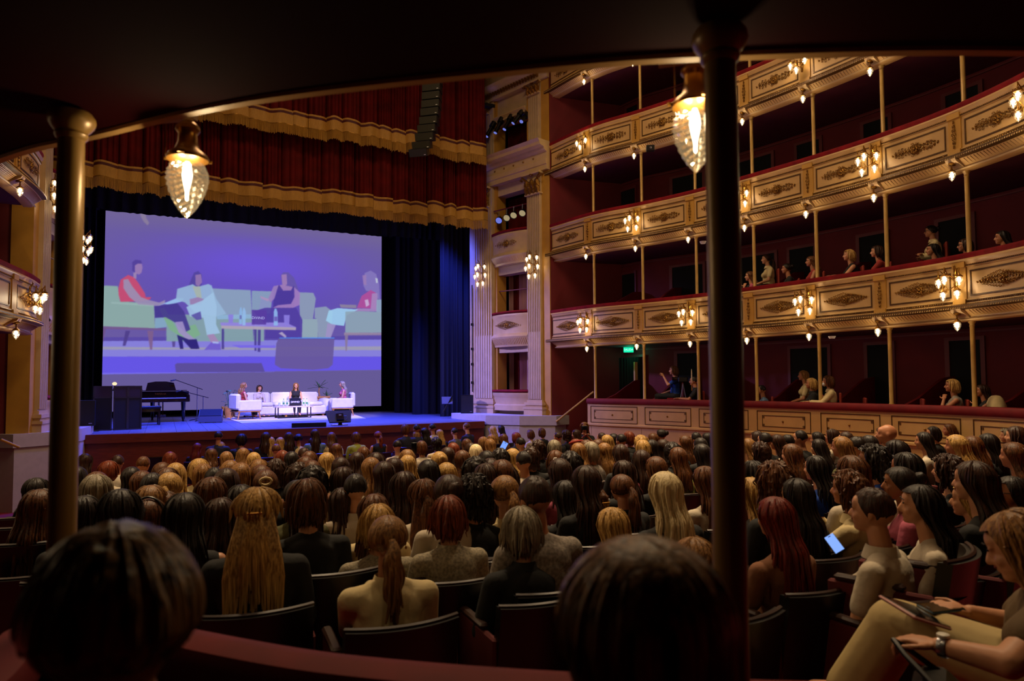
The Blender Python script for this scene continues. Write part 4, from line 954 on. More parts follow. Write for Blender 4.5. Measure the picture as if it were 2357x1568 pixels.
# plants and side tables
M['leaf'] = mat('dark_green_leaf', '2f5a34', .4, var=.3, vscale=10); M['leafb'] = mat('blue_green_leaf', '3a6a6a', .4, var=.3)
M['pot'] = mat('oak_planter', 'a5713c', .5, var=.2)
def blade(mb, base, az, el, L, wd, droop=.3):
    pts = []; 
    for k in range(6):
        t_ = k/5; r = L*t_*math.cos(el); z = L*t_*math.sin(el)-droop*L*t_*t_
        pts.append((base[0]+r*math.cos(az), base[1]+r*math.sin(az), base[2]+z, wd*math.sin(PI*min(1, t_*.9+.12))))
    sx, sy = -math.sin(az), math.cos(az); vs = []
    for x, y, z, w_ in pts: vs += [(x-sx*w_, y-sy*w_, z+.01), (x, y, z), (x+sx*w_, y+sy*w_, z+.01)]
    fs = []
    for k in range(5):
        for j in range(2): fs.append((k*3+j, k*3+j+1, k*3+4+j, k*3+3+j))
    mb.add(vs, fs)
pb = at_y(748, 951, 24.6); pb = Vector((pb.x, pb.y+.5, 0))
t = thing('potted_plant', 'tall spiky plant in an oak planter behind the right armchair', 'plant', (pb.x, pb.y, STG))
mb = MB(); mb.box((0, 0, .31), (.44, .30, .62), b=.01); mb.obj('planter', M['pot'], t); mb = MB(); mb.box((0, 0, .65), (.50, .36, .06)); mb.obj('planter_rim', M['pot'], t)
mb = MB(); mb.tube([(-.08, 0, .65), (-.12, 0, .85), (-.10, 0, 1.0)], [.022, .018, .015], 8); mb.obj('stem', M['pot'], t)
rnd = random.Random(4)
for i in range(16):
    mb = MB(); blade(mb, (-.10, 0, 1.0), rnd.uniform(0, 2*PI), rnd.uniform(-.1, 1.2), rnd.uniform(.30, .42), .018, .15); mb.obj('leaf', M['leaf'], t)
for i in range(10):
    mb = MB(); blade(mb, (.16, 0, .68), rnd.uniform(0, 2*PI), rnd.uniform(.3, 1.3), rnd.uniform(.2, .3), .014, .1); mb.obj('leaf', M['leaf'], t)
pb = at_y(540, 960, 23.8)
t = thing('potted_plant', 'leafy blue-green plant behind the left armchair on the stage', 'plant', (pb.x-.1, pb.y+.9, STG))
mb = MB(); mb.lathe([(.12, 0), (.16, .35), (.15, .35), (.12, .3)], 12); mb.obj('planter', M['pot'], t)
for i in range(22):
    a = rnd.uniform(0, 2*PI); mb = MB(); zz = rnd.uniform(.45, .95); x, y = .22*math.cos(a)*rnd.uniform(.2, 1), .18*math.sin(a)
    mb.tube([(0, 0, .3), (x*.5, y*.5, zz*.7), (x, y, zz)], .006, 4); blade(mb, (x, y, zz), a, rnd.uniform(-.2, .6), .17, .055, .3); mb.obj('leaf', M['leafb'], t)
t = thing('side_table', 'small slatted wooden side table left of the left armchair', 'table', (fl_at(541, 961).x-.18, fl_at(541, 961).y+.45, STG))
for i in range(4):
    mb = MB(); mb.box((-.17+i*.115, 0, .35), (.10, .42, .02)); mb.obj('slat', M['wood'], t)
for sx in (-1, 1):
    for sy in (-1, 1): mb = MB(); mb.box((sx*.18, sy*.18, .17), (.04, .04, .34)); mb.obj('leg', M['wood'], t)
    mb = MB(); mb.box((sx*.18, 0, .2), (.02, .34, .22)); mb.obj('side_board', M['wood'], t)
# grand piano
pp = fl_at(372, 973)
PI0 = Vector((pp.x, pp.y+.15, STG)); t = thing('grand_piano', 'black grand piano with open music desk on the left of the stage', 'piano', PI0, .10)
out = [(-.75, 0), (.75, 0), (.75, .9), (.68, 1.25), (.48, 1.55), (.25, 1.85), (-.1, 2.0), (-.45, 1.98), (-.66, 1.8), (-.75, 1.5)]
mb = MB(); mb.prism([(x, y+.12) for x, y in out], .60, .93); mb.obj('case', M['gloss'], t, smooth=False)
mb = MB(); mb.box((0, -.02, .66), (1.5, .30, .10), b=.01); mb.box((-.71, -.02, .76), (.07, .30, .13), b=.01); mb.box((.71, -.02, .76), (.07, .30, .13), b=.01); mb.obj('key_bed', M['gloss'], t)
mb = MB(); mb.box((0, .13, .84), (1.36, .02, .18)); mb.obj('fallboard', M['gloss'], t)
M['ivory'] = mat('ivory_keys', 'd8d2c4', .3)
for i in range(52):
    mb = MB(); mb.box((-.62+i*.0243+.01, -.08, .725), (.0225, .15, .02)); mb.obj('white_key', M['ivory'], t, False)
mb = MB()
for i in range(51):
    if i % 7 not in (1, 4): mb.box((-.62+i*.0243+.022, -.04, .742), (.012, .09, .016))
mb.obj('black_keys', M['black'], t, False)['kind'] = 'stuff'
mb = MB(); pts = [(-.42, .30), (-.36, .30), (-.33, .52), (-.1, .56), (.12, .56), (.33, .52), (.37, .30)]
mb.extr([(-.42, 0), (.42, 0), (.36, .25), (.15, .29), (-.15, .29), (-.36, .25)], lambda a, b, c: Vector((a, .32+c+b*.25, .94+b)), 0, .02); mb.obj('music_desk', M['gloss'], t, False)
mb = MB(); mb.prism([(x, y+.12) for x, y in out if y > .4]+[(-.75, .5), (.75, .5)][::-1] if False else [(.75, .5), (.75, 1.02), (.68, 1.37), (.48, 1.67), (.25, 1.97), (-.1, 2.12), (-.45, 2.10), (-.66, 1.92), (-.75, 1.62), (-.75, .5)], .94, .96); o = mb.obj('lid', M['gloss'], t, False)
o.rotation_euler = (0, -.0, 0)
for x, y in ((-.62, .25), (.62, .25), (-.1, 1.7)):
    mb = MB(); mb.lathe([(.035, .0), (.03, .06), (.045, .09), (.055, .3), (.07, .60)], 10, (x, y, 0)); mb.obj('leg', M['gloss'], t)
mb = MB(); mb.box((0, .32, .18), (.28, .12, .06)); mb.bar((-.06, .32, .2), (-.06, .36, .62), .03, .03); mb.bar((.06, .32, .2), (.06, .36, .62), .03, .03); mb.bar((0, .7, .6), (0, .34, .14), .015, .015); mb.obj('pedal_lyre', M['gloss'], t)
for i in (-1, 0, 1): mb = MB(); mb.box((i*.07, .22, .14), (.03, .14, .012)); mb.obj('pedal', M['brass'], t)
text('YAMAHA', .075, (-.03, .117, .85), M['brass'], t)
# piano microphones on stands
for dx, dy, h, lab in ((.98, .35, 1.28, 'microphone stand with a long boom over the piano'), (1.12, -.25, .95, 'short microphone stand at the right of the piano')):
    q = thing('microphone_stand', lab, 'microphone stand', PI0+Vector((dx, dy, 0)), 0, 'microphone stands by the piano')
    mb = MB(); mb.tube([(0, 0, .03), (0, 0, h*.8)], .012, 6); mb.obj('pole', M['steel'], q)
    for k in range(3): a = k*2.1+.4; mb = MB(); mb.tube([(0, 0, .06), (.26*math.cos(a), .26*math.sin(a), .01)], .01, 6); mb.obj('leg', M['black'], q)
    mb = MB(); mb.tube([(.15, 0, h*.76), (-.62, -.05, h)], .010, 6); mb.obj('boom', M['black'], q)
    mb = MB(); mb.cap((-.62, -.05, h), (-.74, -.05, h-.03), .018, .022, 8); mb.obj('microphone', M['black'], q)
q = fl_at(341, 979); t = thing('piano_bench', 'black piano bench with buttoned seat in front of the piano', 'bench', (q.x, q.y, STG), .12)
mb = MB(); mb.box((0, 0, .50), (.62, .36, .07), b=.02); mb.obj('padded_seat', M['black'], t)
mb = MB()
for i in range(5):
    for j in range(3): mb.ell((-.24+i*.12, -.11+j*.11, .537), (.012, .012, .006), 6, 4)
mb.obj('seat_buttons', M['gloss'], t); mb = MB(); mb.box((0, 0, .42), (.58, .32, .09)); mb.obj('apron', M['gloss'], t)
for sx in (-1, 1):
    for sy in (-1, 1): mb = MB(); mb.box((sx*.26, sy*.14, .19), (.045, .045, .38)); mb.obj('leg', M['gloss'], t)
# folding booth screen at the left corner
q = fl_at(262, 991); t = thing('folding_booth', 'folding booth of dark mesh panels in thin metal frames, left stage corner', 'booth', (q.x, q.y, STG))
M['mesh'] = mat('dark_speaker_cloth', '141216', .8, bump=.4, bscale=300); M['clearp'] = mat('smoky_panel', '3a3444', .15, spec=.8)
def bpanel(x0, y0, x1, y1):
    d_ = Vector((x1-x0, y1-y0, 0)); L = d_.length; d_.normalize(); nn_ = Vector((d_.y, -d_.x, 0))
    def seg(a, b, z0, z1, name, m, th=.02):
        mb = MB(); A = Vector((x0, y0, 0))+d_*a; Bq = Vector((x0, y0, 0))+d_*b; mb.bar((A.x, A.y, (z0+z1)/2), (Bq.x, Bq.y, (z0+z1)/2), th, z1-z0); return mb.obj(name, m, t, False)
    seg(.02, L-.02, .03, .80, 'cloth_panel', M['mesh']); seg(.02, L-.02, .83, 1.08, 'upper_panel', M['clearp'])
    for z0 in (0, .80, 1.08): seg(0, L, z0, z0+.03, 'frame_rail', M['metal'], .03)
    for a in (0, L-.025): seg(a, a+.025, 0, 1.10, 'frame_post', M['metal'], .03)
bpanel(-.46, .12, -.05, 0); bpanel(-.02, -.02, .29, .06); bpanel(.29, .06, .60, .14)
mb = MB(); mb.box((.1, .45, 1.0), (1.0, .5, .03)); mb.obj('table_top', M['black'], t); 
for x in (-.35, .55): mb = MB(); mb.box((x, .5, .5), (.04, .4, 1.0)); mb.obj('side_frame', M['black'], t)
lz = STG+1.02
t = thing('booth_lamp', 'small glowing lamp on the booth top at the left', 'lamp', (q.x-.02, q.y+.3, lz)); mb = MB(); mb.lathe([(.04, 0), (.02, .05), (.015, .1)], 10); mb.obj('base', M['brass'], t)
mb = MB(); mb.ell((0, 0, .145), (.055, .05, .045), 10, 6); mb.obj('shade', bulb_mat('warm_lamp', (1, .75, .45), 1.2), t)
t = thing('mixing_desk', 'small dark mixing desk on the booth, right of its lamp', 'mixer', (q.x+.28, q.y+.42, lz), .1); mb = MB(); mb.box((0, 0, .04), (.34, .28, .07), b=.01); mb.obj('case', M['metal'], t)
mb = MB()
for i in range(6):
    for j in range(4): mb.lathe([(.012, .07), (.010, .09)], 6, (-.13+i*.05, -.1+j*.06, 0.003))
mb.obj('knobs', M['steel'], t)
# wedge monitor
q = fl_at(485, 973); t = thing('stage_monitor', 'grey wedge loudspeaker lying at the stage edge right of the piano', 'speaker', (q.x, q.y, STG), -.12)
M['greyblue'] = mat('grey_cabinet', '4a4a50', .6)
mb = MB(); mb.extr([(-.22, .03), (.2, .03), (.24, .30), (.16, .38), (-.20, .20)], lambda a, b, c: Vector((c, a, b)), -.32, .32); mb.obj('cabinet', M['greyblue'], t, False, fix=True)
mb = MB(); mb.extr([(-.20, .20), (.16, .38), (.155, .395), (-.205, .215)], lambda a, b, c: Vector((c, a, b)), -.30, .30); mb.obj('grille', M['mesh'], t, False, fix=True)
for x in (-.2, .2): mb = MB(); mb.box((x, -.15, .02), (.10, .05, .04)); mb.obj('foot', M['paper'], t)
# screen seen from behind, at the stage edge
q = fl_at(785, 980); t = thing('prompter_screen', 'back of a black flat monitor tilted on the stage edge', 'monitor', (q.x, q.y+.05, STG), .08)
R3 = Matrix.Rotation(-.55, 3, 'X')
mb = MB(); mb.extr([(-.29, -.17), (.29, -.17), (.36, .17), (.34, .19), (-.34, .19), (-.36, .17)], lambda a, b, c: R3 @ Vector((a, c, b))+Vector((0, .10, .24)), 0, .05); mb.obj('display_housing', M['black'], t, False, fix=True)
mb = MB(); mb.box(R3 @ Vector((0, -.03, -.02))+Vector((0, .10, .24)), (.20, .06, .20), R3, b=.01); mb.bar((0, .05, .02), (0, .07, .22), .10, .05); mb.obj('bracket', M['gloss'], t)
mb = MB(); mb.box((0, .12, .012), (.40, .26, .02)); mb.obj('base_plate', M['gloss'], t)
mb = MB(); mb.box(R3 @ Vector((0, -.065, .01))+Vector((0, .10, .24)), (.07, .008, .025), R3); mb.obj('label_plate', M['steel'], t)
mb = MB(); mb.tube([R3 @ Vector((.10, -.02, 0))+Vector((0, .1, .24)), (.17, .03, .26), (.2, .03, .2), (.14, .03, .14)], .008, 5); mb.obj('cable', M['steel'], t)
a, b = fl_at(672, 985), fl_at(752, 983); mb = MB(); mb.bar((a.x, a.y+.05, STG+.06), (b.x, b.y+.08, STG+.06), .14, .11); tag(mb.obj('sound_bar', M['black'], smooth=False), 'long low black box on the stage edge left of the tilted monitor', 'speaker')
# loudspeakers on the two side platforms
def cabinet(p, w_, d_, h_, rz, label, cat='speaker'):
    t = thing('loudspeaker', label, cat, p, rz, 'black loudspeakers beside the stage')
    mb = MB(); mb.extr([(-w_/2, -d_/2), (w_/2, -d_/2), (w_*.38, d_/2), (-w_*.38, d_/2)], lambda a, b, c: Vector((a, b, c)), 0, h_); mb.obj('cabinet', M['black'], t, False, fix=True)
    mb = MB(); mb.box((0, -d_/2-.008, h_/2), (w_*.92, .014, h_*.92)); mb.obj('grille', M['mesh'], t, False)
    mb = MB(); mb.box((w_*.3, -d_/2-.02, .06), (.07, .006, .02)); mb.obj('badge', M['steel'], t, False)
P = at_z(196, 981, -.97); cabinet((P.x, P.y+.2, PZ), .42, .4, .60, -.1, 'black loudspeaker on the white step left of the stage')
P = WR.P(WR.a_of_px(1104), .55, PZ); cabinet(P, .40, .38, .58, -.35, 'black loudspeaker on the white step at the foot of the right pilaster')
t = thing('tilted_monitor', 'blue-lit screen on a slanted stand left of the right-hand loudspeaker', 'monitor', WR.P(WR.a_of_px(1079), .75, PZ), -.3)
mb = MB(); mb.bar((-.25, 0, .02), (.05, .05, .55), .06, .04); mb.obj('strut', M['black'], t); mb = MB(); mb.box((-.12, .06, .40), (.34, .05, .24), Matrix.Rotation(-.4, 3, 'X')); mb.obj('panel', M['greyblue'], t)
# line array
t = thing('line_array', 'tall curved stack of black loudspeaker modules hanging before the curtain', 'speaker', at_d(1000, 185, 18.8))
cs = [(998, 188), (997, 206), (996, 224.5), (995, 243), (993, 261), (990, 280), (986, 298), (981, 316), (974, 334), (967, 350)]
B = Vector(t.location); prev = None
face = (-r0*.25-Vector((fw.x, fw.y, 0))).normalized()
for i, (a, b) in enumerate(cs):
    p = at_d(a, b, 18.8-i*.012*i*.3); tilt = [0, .01, .02, .03, .06, .10, .16, .24, .34, .44][i]
    c2 = thing; x = Vector((0, 0, 1)).cross(-face).normalized()*-1; yv = -face
    Mx = Matrix((yv.cross(Vector((0, 0, 1))), yv, Vector((0, 0, 1)))).transposed() @ Matrix.Rotation(tilt, 3, 'X')
    mb = MB(); mb.extr([(-.26, -.17), (.26, -.17), (.20, .2), (-.20, .2)], lambda a_, b_, c_: Mx @ Vector((a_, b_, c_)), -.102, .102)
    o = mb.obj('array_module', M['black'], t, False, fix=True, loc=p-B)
    mb = MB(); mb.box(Mx @ Vector((0, -.176, 0)), (.50, .012, .19), Mx); mb.obj('grille', M['olivegrille'] if 'olivegrille' in M else M['mesh'], o, False)
    mb = MB(); mb.box(Mx @ Vector((.19, -.186, -.06)), (.05, .006, .014), Mx); mb.obj('badge', M['paper'], o, False)
    mb = MB(); mb.ell(Mx @ Vector((-.235, .03, 0)), (.014, .014, .014), 6, 4); mb.obj('side_pin', M['steel'], o)
mb = MB(); mb.box((0, 0, .16), (.5, .3, .05)); mb.tube([(-.1, 0, .18), (-.1, 0, 2.6)], .012, 6); mb.tube([(.1, 0, .18), (.1, 0, 2.6)], .012, 6); mb.obj('flying_frame', M['metal'], t)
# spotlights in the proscenium window
M['lens'] = mat('blue_lens', '2030a0', .1, emit=(.25, .3, 1.0), es=.6); M['lensy'] = mat('amber_lens', '806a30', .15, emit=(.9, .75, .4), es=.35)
def wallp(px, py, n):
    a_ = WR.a_of_px(px); q = WR.P(a_, n, 0); d_ = (q-Vector((0, 0, 0))); Z = Vector((q.x, q.y, 0)).dot(Vector((fw.x, fw.y, 0)))/math.cos(PITCH)
    dd = ray(px, py); k = math.hypot(q.x, q.y)/math.hypot(dd.x, dd.y); return CAM+dd*k
a0b, a1b = WR.a_of_px(1216), WR.a_of_px(1138)
mb = MB(); mb.tube([wallp(1137, 487, -.05), wallp(1217, 468, -.05)], .022, 6); tag(mb.obj('lamp_bar', M['frame']), 'reddish pipe across the middle box opening carrying four round lamps', 'pipe', 'lamp pipes in the proscenium boxes')
for (px, py), nm in zip(((1148, 508), (1166, 502), (1182, 496), (1202, 491)), ('leftmost, with a blue lens', 'second from the left', 'third from the left', 'rightmost')):
    p = wallp(px, py, .08); t = thing('par_lamp', f'round theatre lamp on the reddish pipe, {nm}', 'spotlight', p, 0, 'round lamps in the middle proscenium box')
    dirn = (Vector((3.5, 12, 1.0))-p).normalized(); Q = dirn.to_track_quat('Z', 'Y').to_matrix()
    mb = MB(); mb.lathe([(.07, -.2), (.10, -.1), (.115, .02), (.105, .02), (.09, -.05)], 16, M=Q, cap=False); mb.obj('housing', M['black'], t)
    mb = MB(); mb.lathe([(.001, -.02), (.04, -.03), (.04, -.015), (.075, -.02), (.075, -.01), (.10, -.01)], 16, M=Q); mb.obj('lens', M['lens'] if 'blue' in nm else M['lensy'], t)
    mb = MB(); mb.tube([(0, 0, .1), (0, -.02, .28)], .015, 6); mb.obj('hook_clamp', M['steel'], t)
mb = MB(); mb.tube([wallp(1140, 300, -.05), wallp(1217, 276, -.05)], .022, 6); tag(mb.obj('lamp_bar', M['frame']), 'reddish pipe in the upper window carrying long profile spotlights', 'pipe', 'lamp pipes in the proscenium boxes')
for i, ((ax, ay), (bx, by)) in enumerate((((1138, 282), (1120, 314)), ((1157, 270), (1140, 306)), ((1178, 266), (1161, 298)), ((1203, 256), (1181, 284)), ((1212, 262), (1200, 280)))):
    p0 = wallp(ax, ay, -.1); p1 = wallp(bx, by, .45); t = thing('profile_spotlight', 'black profile spotlight in the upper window, ' + ['leftmost', 'second from left', 'middle of five', 'second from right', 'rightmost'][i], 'spotlight', p0, 0, 'profile spotlights in the upper window')
    d_ = p1-p0; mb = MB(); mb.tube([(0, 0, 0), d_*.35, d_*.36, d_*.9, d_], [.09, .10, .06, .065, .075], 10); mb.obj('body', M['black'], t)
    mb = MB(); mb.tube([d_*1.001, d_*1.01], .06, 10); mb.obj('lens', M['lens'], t); mb = MB(); mb.tube([d_*.3+Vector((0, 0, -.14)), d_*.3+Vector((.12, 0, 0)), d_*.3+Vector((0, 0, .14))], .012, 5); mb.obj('yoke', M['steel'], t)
p0 = wallp(1098, 286, .15); t = thing('profile_spotlight', 'single black spotlight jutting from the arch edge beside the curtain', 'spotlight', p0); mb = MB(); mb.tube([(0, 0, 0), (-.12, .0, .02), (-.4, .05, .05)], [.05, .07, .06], 10); mb.obj('body', M['black'], t)

# ---------------------------------------------------------------- boxes: sign, handrails, partitions, chairs
M['signgreen'] = mat('exit_sign_face', '00402a', .4, emit=(.0, .55, .28), es=1.4); M['signtext'] = bulb_mat('exit_sign_letters', (.35, 1.0, .7), 1.6)
s = RP.s_of_px(1447, 3.0, -1.9); p, tg, n = RP.at(s); q = RP.pt(s, -1.9, 0); P = CAM+ray(1447, 805)*(math.hypot(q.x, q.y)/math.hypot(ray(1447, 805).x, ray(1447, 805).y))
ang = math.atan2(-fw.y*1-0, -fw.x)+PI/2
t = thing('exit_sign', 'small green lit exit sign reading SALIDA above the curtained doorway', 'sign', P, ang)
mb = MB(); mb.box((0, .02, 0), (.29, .03, .16)); mb.obj('face', M['signgreen'], t, False); text('SALIDA', .085, (0, -.002, 0), M['signtext'], t)
mb = MB(); mb.tube([(0, .02, .08), (0, .02, .2)], .01, 5); mb.obj('bracket', M['metal'], t)
l = light('exit_sign_glow', 'POINT', P+Vector((-.1, -.2, -.1)), 3.5, (.05, 1, .5), .08)
doorway(RP, RP.s_of_px(1415, 2, -2.15), RP.s_of_px(1483, 2, -2.15), .98, 3.0, -2.15, 'door_40')
s0_, s1_ = RP.s_of_px(1420, 2, -2.1), RP.s_of_px(1482, 2, -2.1)
mb = MB(); k_ = 60; mb.grid([[RP.pt(s0_+(s1_-s0_)*i/k_, -2.08+.05*math.sin(i*1.1), zz) for i in range(k_+1)] for zz in (1.0, 3.0)]); tag(mb.obj('doorway_curtain', M['drape']), 'dark pleated curtain in the doorway under the green exit sign', 'curtain')
s_ = RP.s_of_px(1461, 2, -1.9); mb = MB(); mb.box(RP.pt(s_, -1.95, 1.95), (.10, .06, 1.8)); struct('trim_20', mb, M['cream'], smooth=False)
mb = MB(); A_ = at_y(1280, 971, 16.9); Bq = at_y(1366, 902, 16.5); mb.tube([A_, Bq], .028, 8); o = mb.obj('handrail', M['post'])
tag(o, 'straight brass handrail climbing the red end wall right of the stage', 'handrail')
P0 = at_y(2, 1012, 13.8); P1 = at_y(44, 1030, 13.9); mb = MB(); mb.tube([P0, P1], .022, 8); tag(mb.obj('handrail', M['post']), 'short brass handrail on the far left by the steps', 'handrail')
for i, s in enumerate(POSTS):
    for lv in (0, 1):
        zt = TOP[lv]; zb_ = .98 if lv == 0 else BOT[1]+.17
        mb = MB(); cs_ = [(-.25, zt-.06), (-.6, zt-.02), (-1.0, zt+.10), (-1.4, zt+.30), (-1.8, zt+.48), (-2.18, zt+.52)]
        vs = []; 
        for dd in (-.03, .03): vs += [RP.pt(s+dd, o_, z_) for o_, z_ in cs_]+[RP.pt(s+dd, o_, zb_) for o_, z_ in cs_]
        nn_ = len(cs_); fs = []
        for b_ in (0, 2*nn_):
            for k in range(nn_-1): fs.append((b_+k, b_+k+1, b_+nn_+k+1, b_+nn_+k))
        for k in range(nn_-1): fs.append((k, k+1, 2*nn_+k+1, 2*nn_+k))
        fs.append((0, 2*nn_, 3*nn_, nn_)); mb.add(vs, fs)
        o = struct('trim_partition', mb, M['ledge'], smooth=False)
def box_chair(p, rz, label):
    t = thing('box_chair', label, 'chair', p, rz, 'small red chairs in the side boxes')
    mb = MB(); mb.box((0, 0, .44), (.42, .42, .08), b=.02); mb.obj('seat', M['velvet'], t)
    mb = MB(); mb.box((0, -.2, .72), (.40, .05, .46), b=.02); mb.obj('backrest', M['chairred'], t)
    for sx in (-1, 1):
        for sy in (-1, 1): mb = MB(); mb.tube([(sx*.18, sy*.18, .42), (sx*.19, sy*.19, 0)], .018, 6); mb.obj('leg', M['darkwood'], t)
M['chairred'] = mat('chair_red', '8a2a1c', .6, var=.15)
for px, lv, of, lab in ((1966, 0, -.55, 'red chair in the parterre boxes left of the eighth post, empty'), (2096, 0, -.6, 'empty red chair in the parterre boxes left of the woman in spotted dress'), (1404, 1, -.9, 'red chair on the lowest balcony near the second post, leftmost'), (1452, 1, -.6, 'red chair on the lowest balcony left of the third post'),
                        (1562, 1, -.7, 'red chair on the lowest balcony, in front of the second doorway'), (1598, 1, -.5, 'red chair back just showing over the lowest balcony rail'), (1360, 1, -.6, 'red chair on the lowest balcony closest to the stage'), (2345, 0, -.5, 'brown-red chair at the far right end of the parterre boxes')):
    zb_ = .98 if lv == 0 else BOT[1]+.17; s = RP.s_of_px(px, zb_+.8, of); p, tg, n = RP.at(s); q = RP.pt(s, of, zb_)
    box_chair(q, math.atan2(20-q.y, 3-q.x)-PI/2, lab)
for px, py, Z, lab in ((1613, 328, 15, 'white dome detector under the second-tier soffit'), (1618, 556, 15, 'white dome detector under the lowest-tier soffit'), (1915, 774, 13.6, 'white conical detector under the balcony above the parterre boxes')):
    mb = MB(); mb.lathe([(.05, -.05), (.075, 0)], 12, at_d(px, py, Z)); tag(mb.obj('smoke_detector', M['paper']), lab, 'detector')
t = thing('soffit_speaker', 'small black loudspeaker under the second balcony near the fourth lamp', 'speaker', at_d(1497, 342, 16.9), -.6); mb = MB(); mb.box((0, 0, 0), (.2, .16, .14), b=.01); mb.obj('cabinet', M['black'], t); mb = MB(); mb.lathe([(.03, 0), (.02, .01)], 8, (0, -.085, 0), Matrix.Rotation(PI/2, 3, 'X')); mb.obj('cone', M['steel'], t)
# ---------------------------------------------------------------- people: bodies as one continuous surface
def blob(mb, voxel, smooth=3, name='body', m=None, fac=.6):
    me = bpy.data.meshes.new('tmp'); me.from_pydata(mb.v, [], mb.f); me.update()
    o = bpy.data.objects.new('tmp', me); C.objects.link(o)
    r = o.modifiers.new('r', 'REMESH'); r.mode = 'VOXEL'; r.voxel_size = voxel; r.use_smooth_shade = True
    s = o.modifiers.new('s', 'SMOOTH'); s.iterations = smooth; s.factor = fac
    dg = bpy.context.evaluated_depsgraph_get(); dg.update()
    out = bpy.data.meshes.new_from_object(o.evaluated_get(dg)); out.name = name
    bpy.data.objects.remove(o); bpy.data.meshes.remove(me)
    out.polygons.foreach_set('use_smooth', [True]*len(out.polygons)); out.materials.clear()
    if m: out.materials.append(m)
    return out
def hand(mb, wrist, direction, palm_up=False, sc=1.0, curl=.5, side=1, nrm=None):
    d = Vector(direction).normalized(); n = Vector(nrm or (0, 0, 1)); n = (n-d*n.dot(d)).normalized(); s = d.cross(n)*side
    w = Vector(wrist); k = sc
    mb.ell(w+d*.045*k, (1, 1, 1), 10, 6, Matrix((s*.040*k, d*.052*k, n*.016*k)).transposed())
    for i, (off, L) in enumerate(((-.030, .068), (-.010, .078), (.010, .074), (.029, .058))):
        a = w+d*.085*k+s*off*k; b = a+d*L*.45*k-n*curl*.012*k; c2 = b+(d*(1-curl*.7)-n*curl).normalized()*L*.38*k; e_ = c2+(d*(1-curl*1.4)-n*curl*1.3).normalized()*L*.28*k
        mb.cap(a, b, .0092*k, .0085*k, 7); mb.cap(b, c2, .0085*k, .0078*k, 7); mb.cap(c2, e_, .0078*k, .0068*k, 7)
    a = w+d*.02*k-s*.032*k; b = a+(d*.6-s*.8).normalized()*.042*k; c2 = b+(d*.95-s*.2-n*.2).normalized()*.034*k
    mb.cap(a, b, .012*k, .010*k, 7); mb.cap(b, c2, .010*k, .008*k, 7)
def head(mb, H, R, fine=False):   # H: head centre, R: rotation
    P = lambda x, y, z: Vector(H)+R @ Vector((x, y, z))
    def E(x, y, z, a, b, c, n=12, m=8): mb.ell(P(x, y, z), (1, 1, 1), n, m, R @ Matrix.Diagonal((a, b, c)))
    E(0, -.008, .018, .074, .094, .092, 16, 10); E(0, .035, -.030, .060, .058, .070, 14, 8); E(0, .058, -.075, .034, .030, .026); E(0, .078, -.080, .016, .014, .016)
    E(0, .068, .040, .052, .026, .040)
    mb.cap(P(0, .092, .012), P(0, .108, -.022), .009, .013, 8); E(0, .098, -.026, .017, .012, .009)
    E(0, .086, -.048, .022, .012, .007); E(0, .084, -.057, .020, .012, .007)
    for s in (-1, 1):
        E(s*.033, .078, .022, .020, .010, .008); E(s*.040, .066, -.022, .020, .018, .020); E(s*.030, .080, .004, .013, .007, .007)
        mb.add(*ear(P, s))
def ear(P, s):
    vs = []; fs = []; n = 10
    for k, (ex, sc) in enumerate(((0, .8), (.012, 1), (.016, .75))):
        for i in range(n):
            a = 2*PI*i/n; vs.append(P(s*(.068+ex), -.004+.017*sc*math.cos(a)-ex*.5, -.004+.031*sc*math.sin(a)))
    for k in range(2):
        for i in range(n):
            f = (k*n+i, k*n+(i+1) % n, k*n+n+(i+1) % n, k*n+n+i); fs.append(f if s > 0 else f[::-1])
    fs += [tuple(range(n)) if s < 0 else tuple(range(n-1, -1, -1)), tuple(range(2*n, 3*n)) if s > 0 else tuple(range(3*n-1, 2*n-1, -1))]
    return vs, fs
IDR = Matrix.Identity(3)
SHL = {-1: Vector((-.180, -.03, .905)), 1: Vector((.180, -.03, .905))}
POSES = {  # elbow, wrist for left (-1) and right (+1)
 'lap': {-1: ((-.225, .03, .655), (-.09, .25, .585)), 1: ((.225, .03, .655), (.09, .25, .585))},
 'chin': {-1: ((-.16, .20, .70), (-.045, .14, .93)), 1: ((.20, .06, .66), (-.02, .24, .66))},
 'cross': {-1: ((-.23, .06, .68), (.06, .17, .70)), 1: ((.23, .06, .68), (-.06, .19, .73))},
 'up': {-1: ((-.24, .16, .80), (-.15, .27, 1.02)), 1: ((.225, .03, .655), (.09, .25, .585))},
 'ledge': {-1: ((-.24, .14, .72), (-.14, .36, .74)), 1: ((.24, .14, .72), (.10, .38, .74))},
 'clasp': {-1: ((-.23, .14, .76), (-.05, .24, .98)), 1: ((.23, .12, .74), (.02, .26, .97))},
}
def torso(mb, inf=0.0, neck=True, fat=1.0):
    i = inf
    mb.ell((0, -.02, .50), (.165*fat+i, .135+i, .12+i), 16, 10); mb.ell((0, -.025, .64), (.138*fat+i, .112+i, .16+i), 16, 10)
    mb.ell((0, -.03, .80), (.155*fat+i, .112+i, .155+i), 16, 10); mb.cap((-.135, -.035, .905), (.135, -.035, .905), .052+i, .052+i, 12)
    mb.cap((-.09, -.035, .915), (0, -.032, .965), .05+i, .045+i*.6, 12); mb.cap((.09, -.035, .915), (0, -.032, .965), .05+i, .045+i*.6, 12)
    mb.ell((-.065, .055, .80), (.06+i, .055+i, .06+i), 10, 8); mb.ell((.065, .055, .80), (.06+i, .055+i, .06+i), 10, 8)
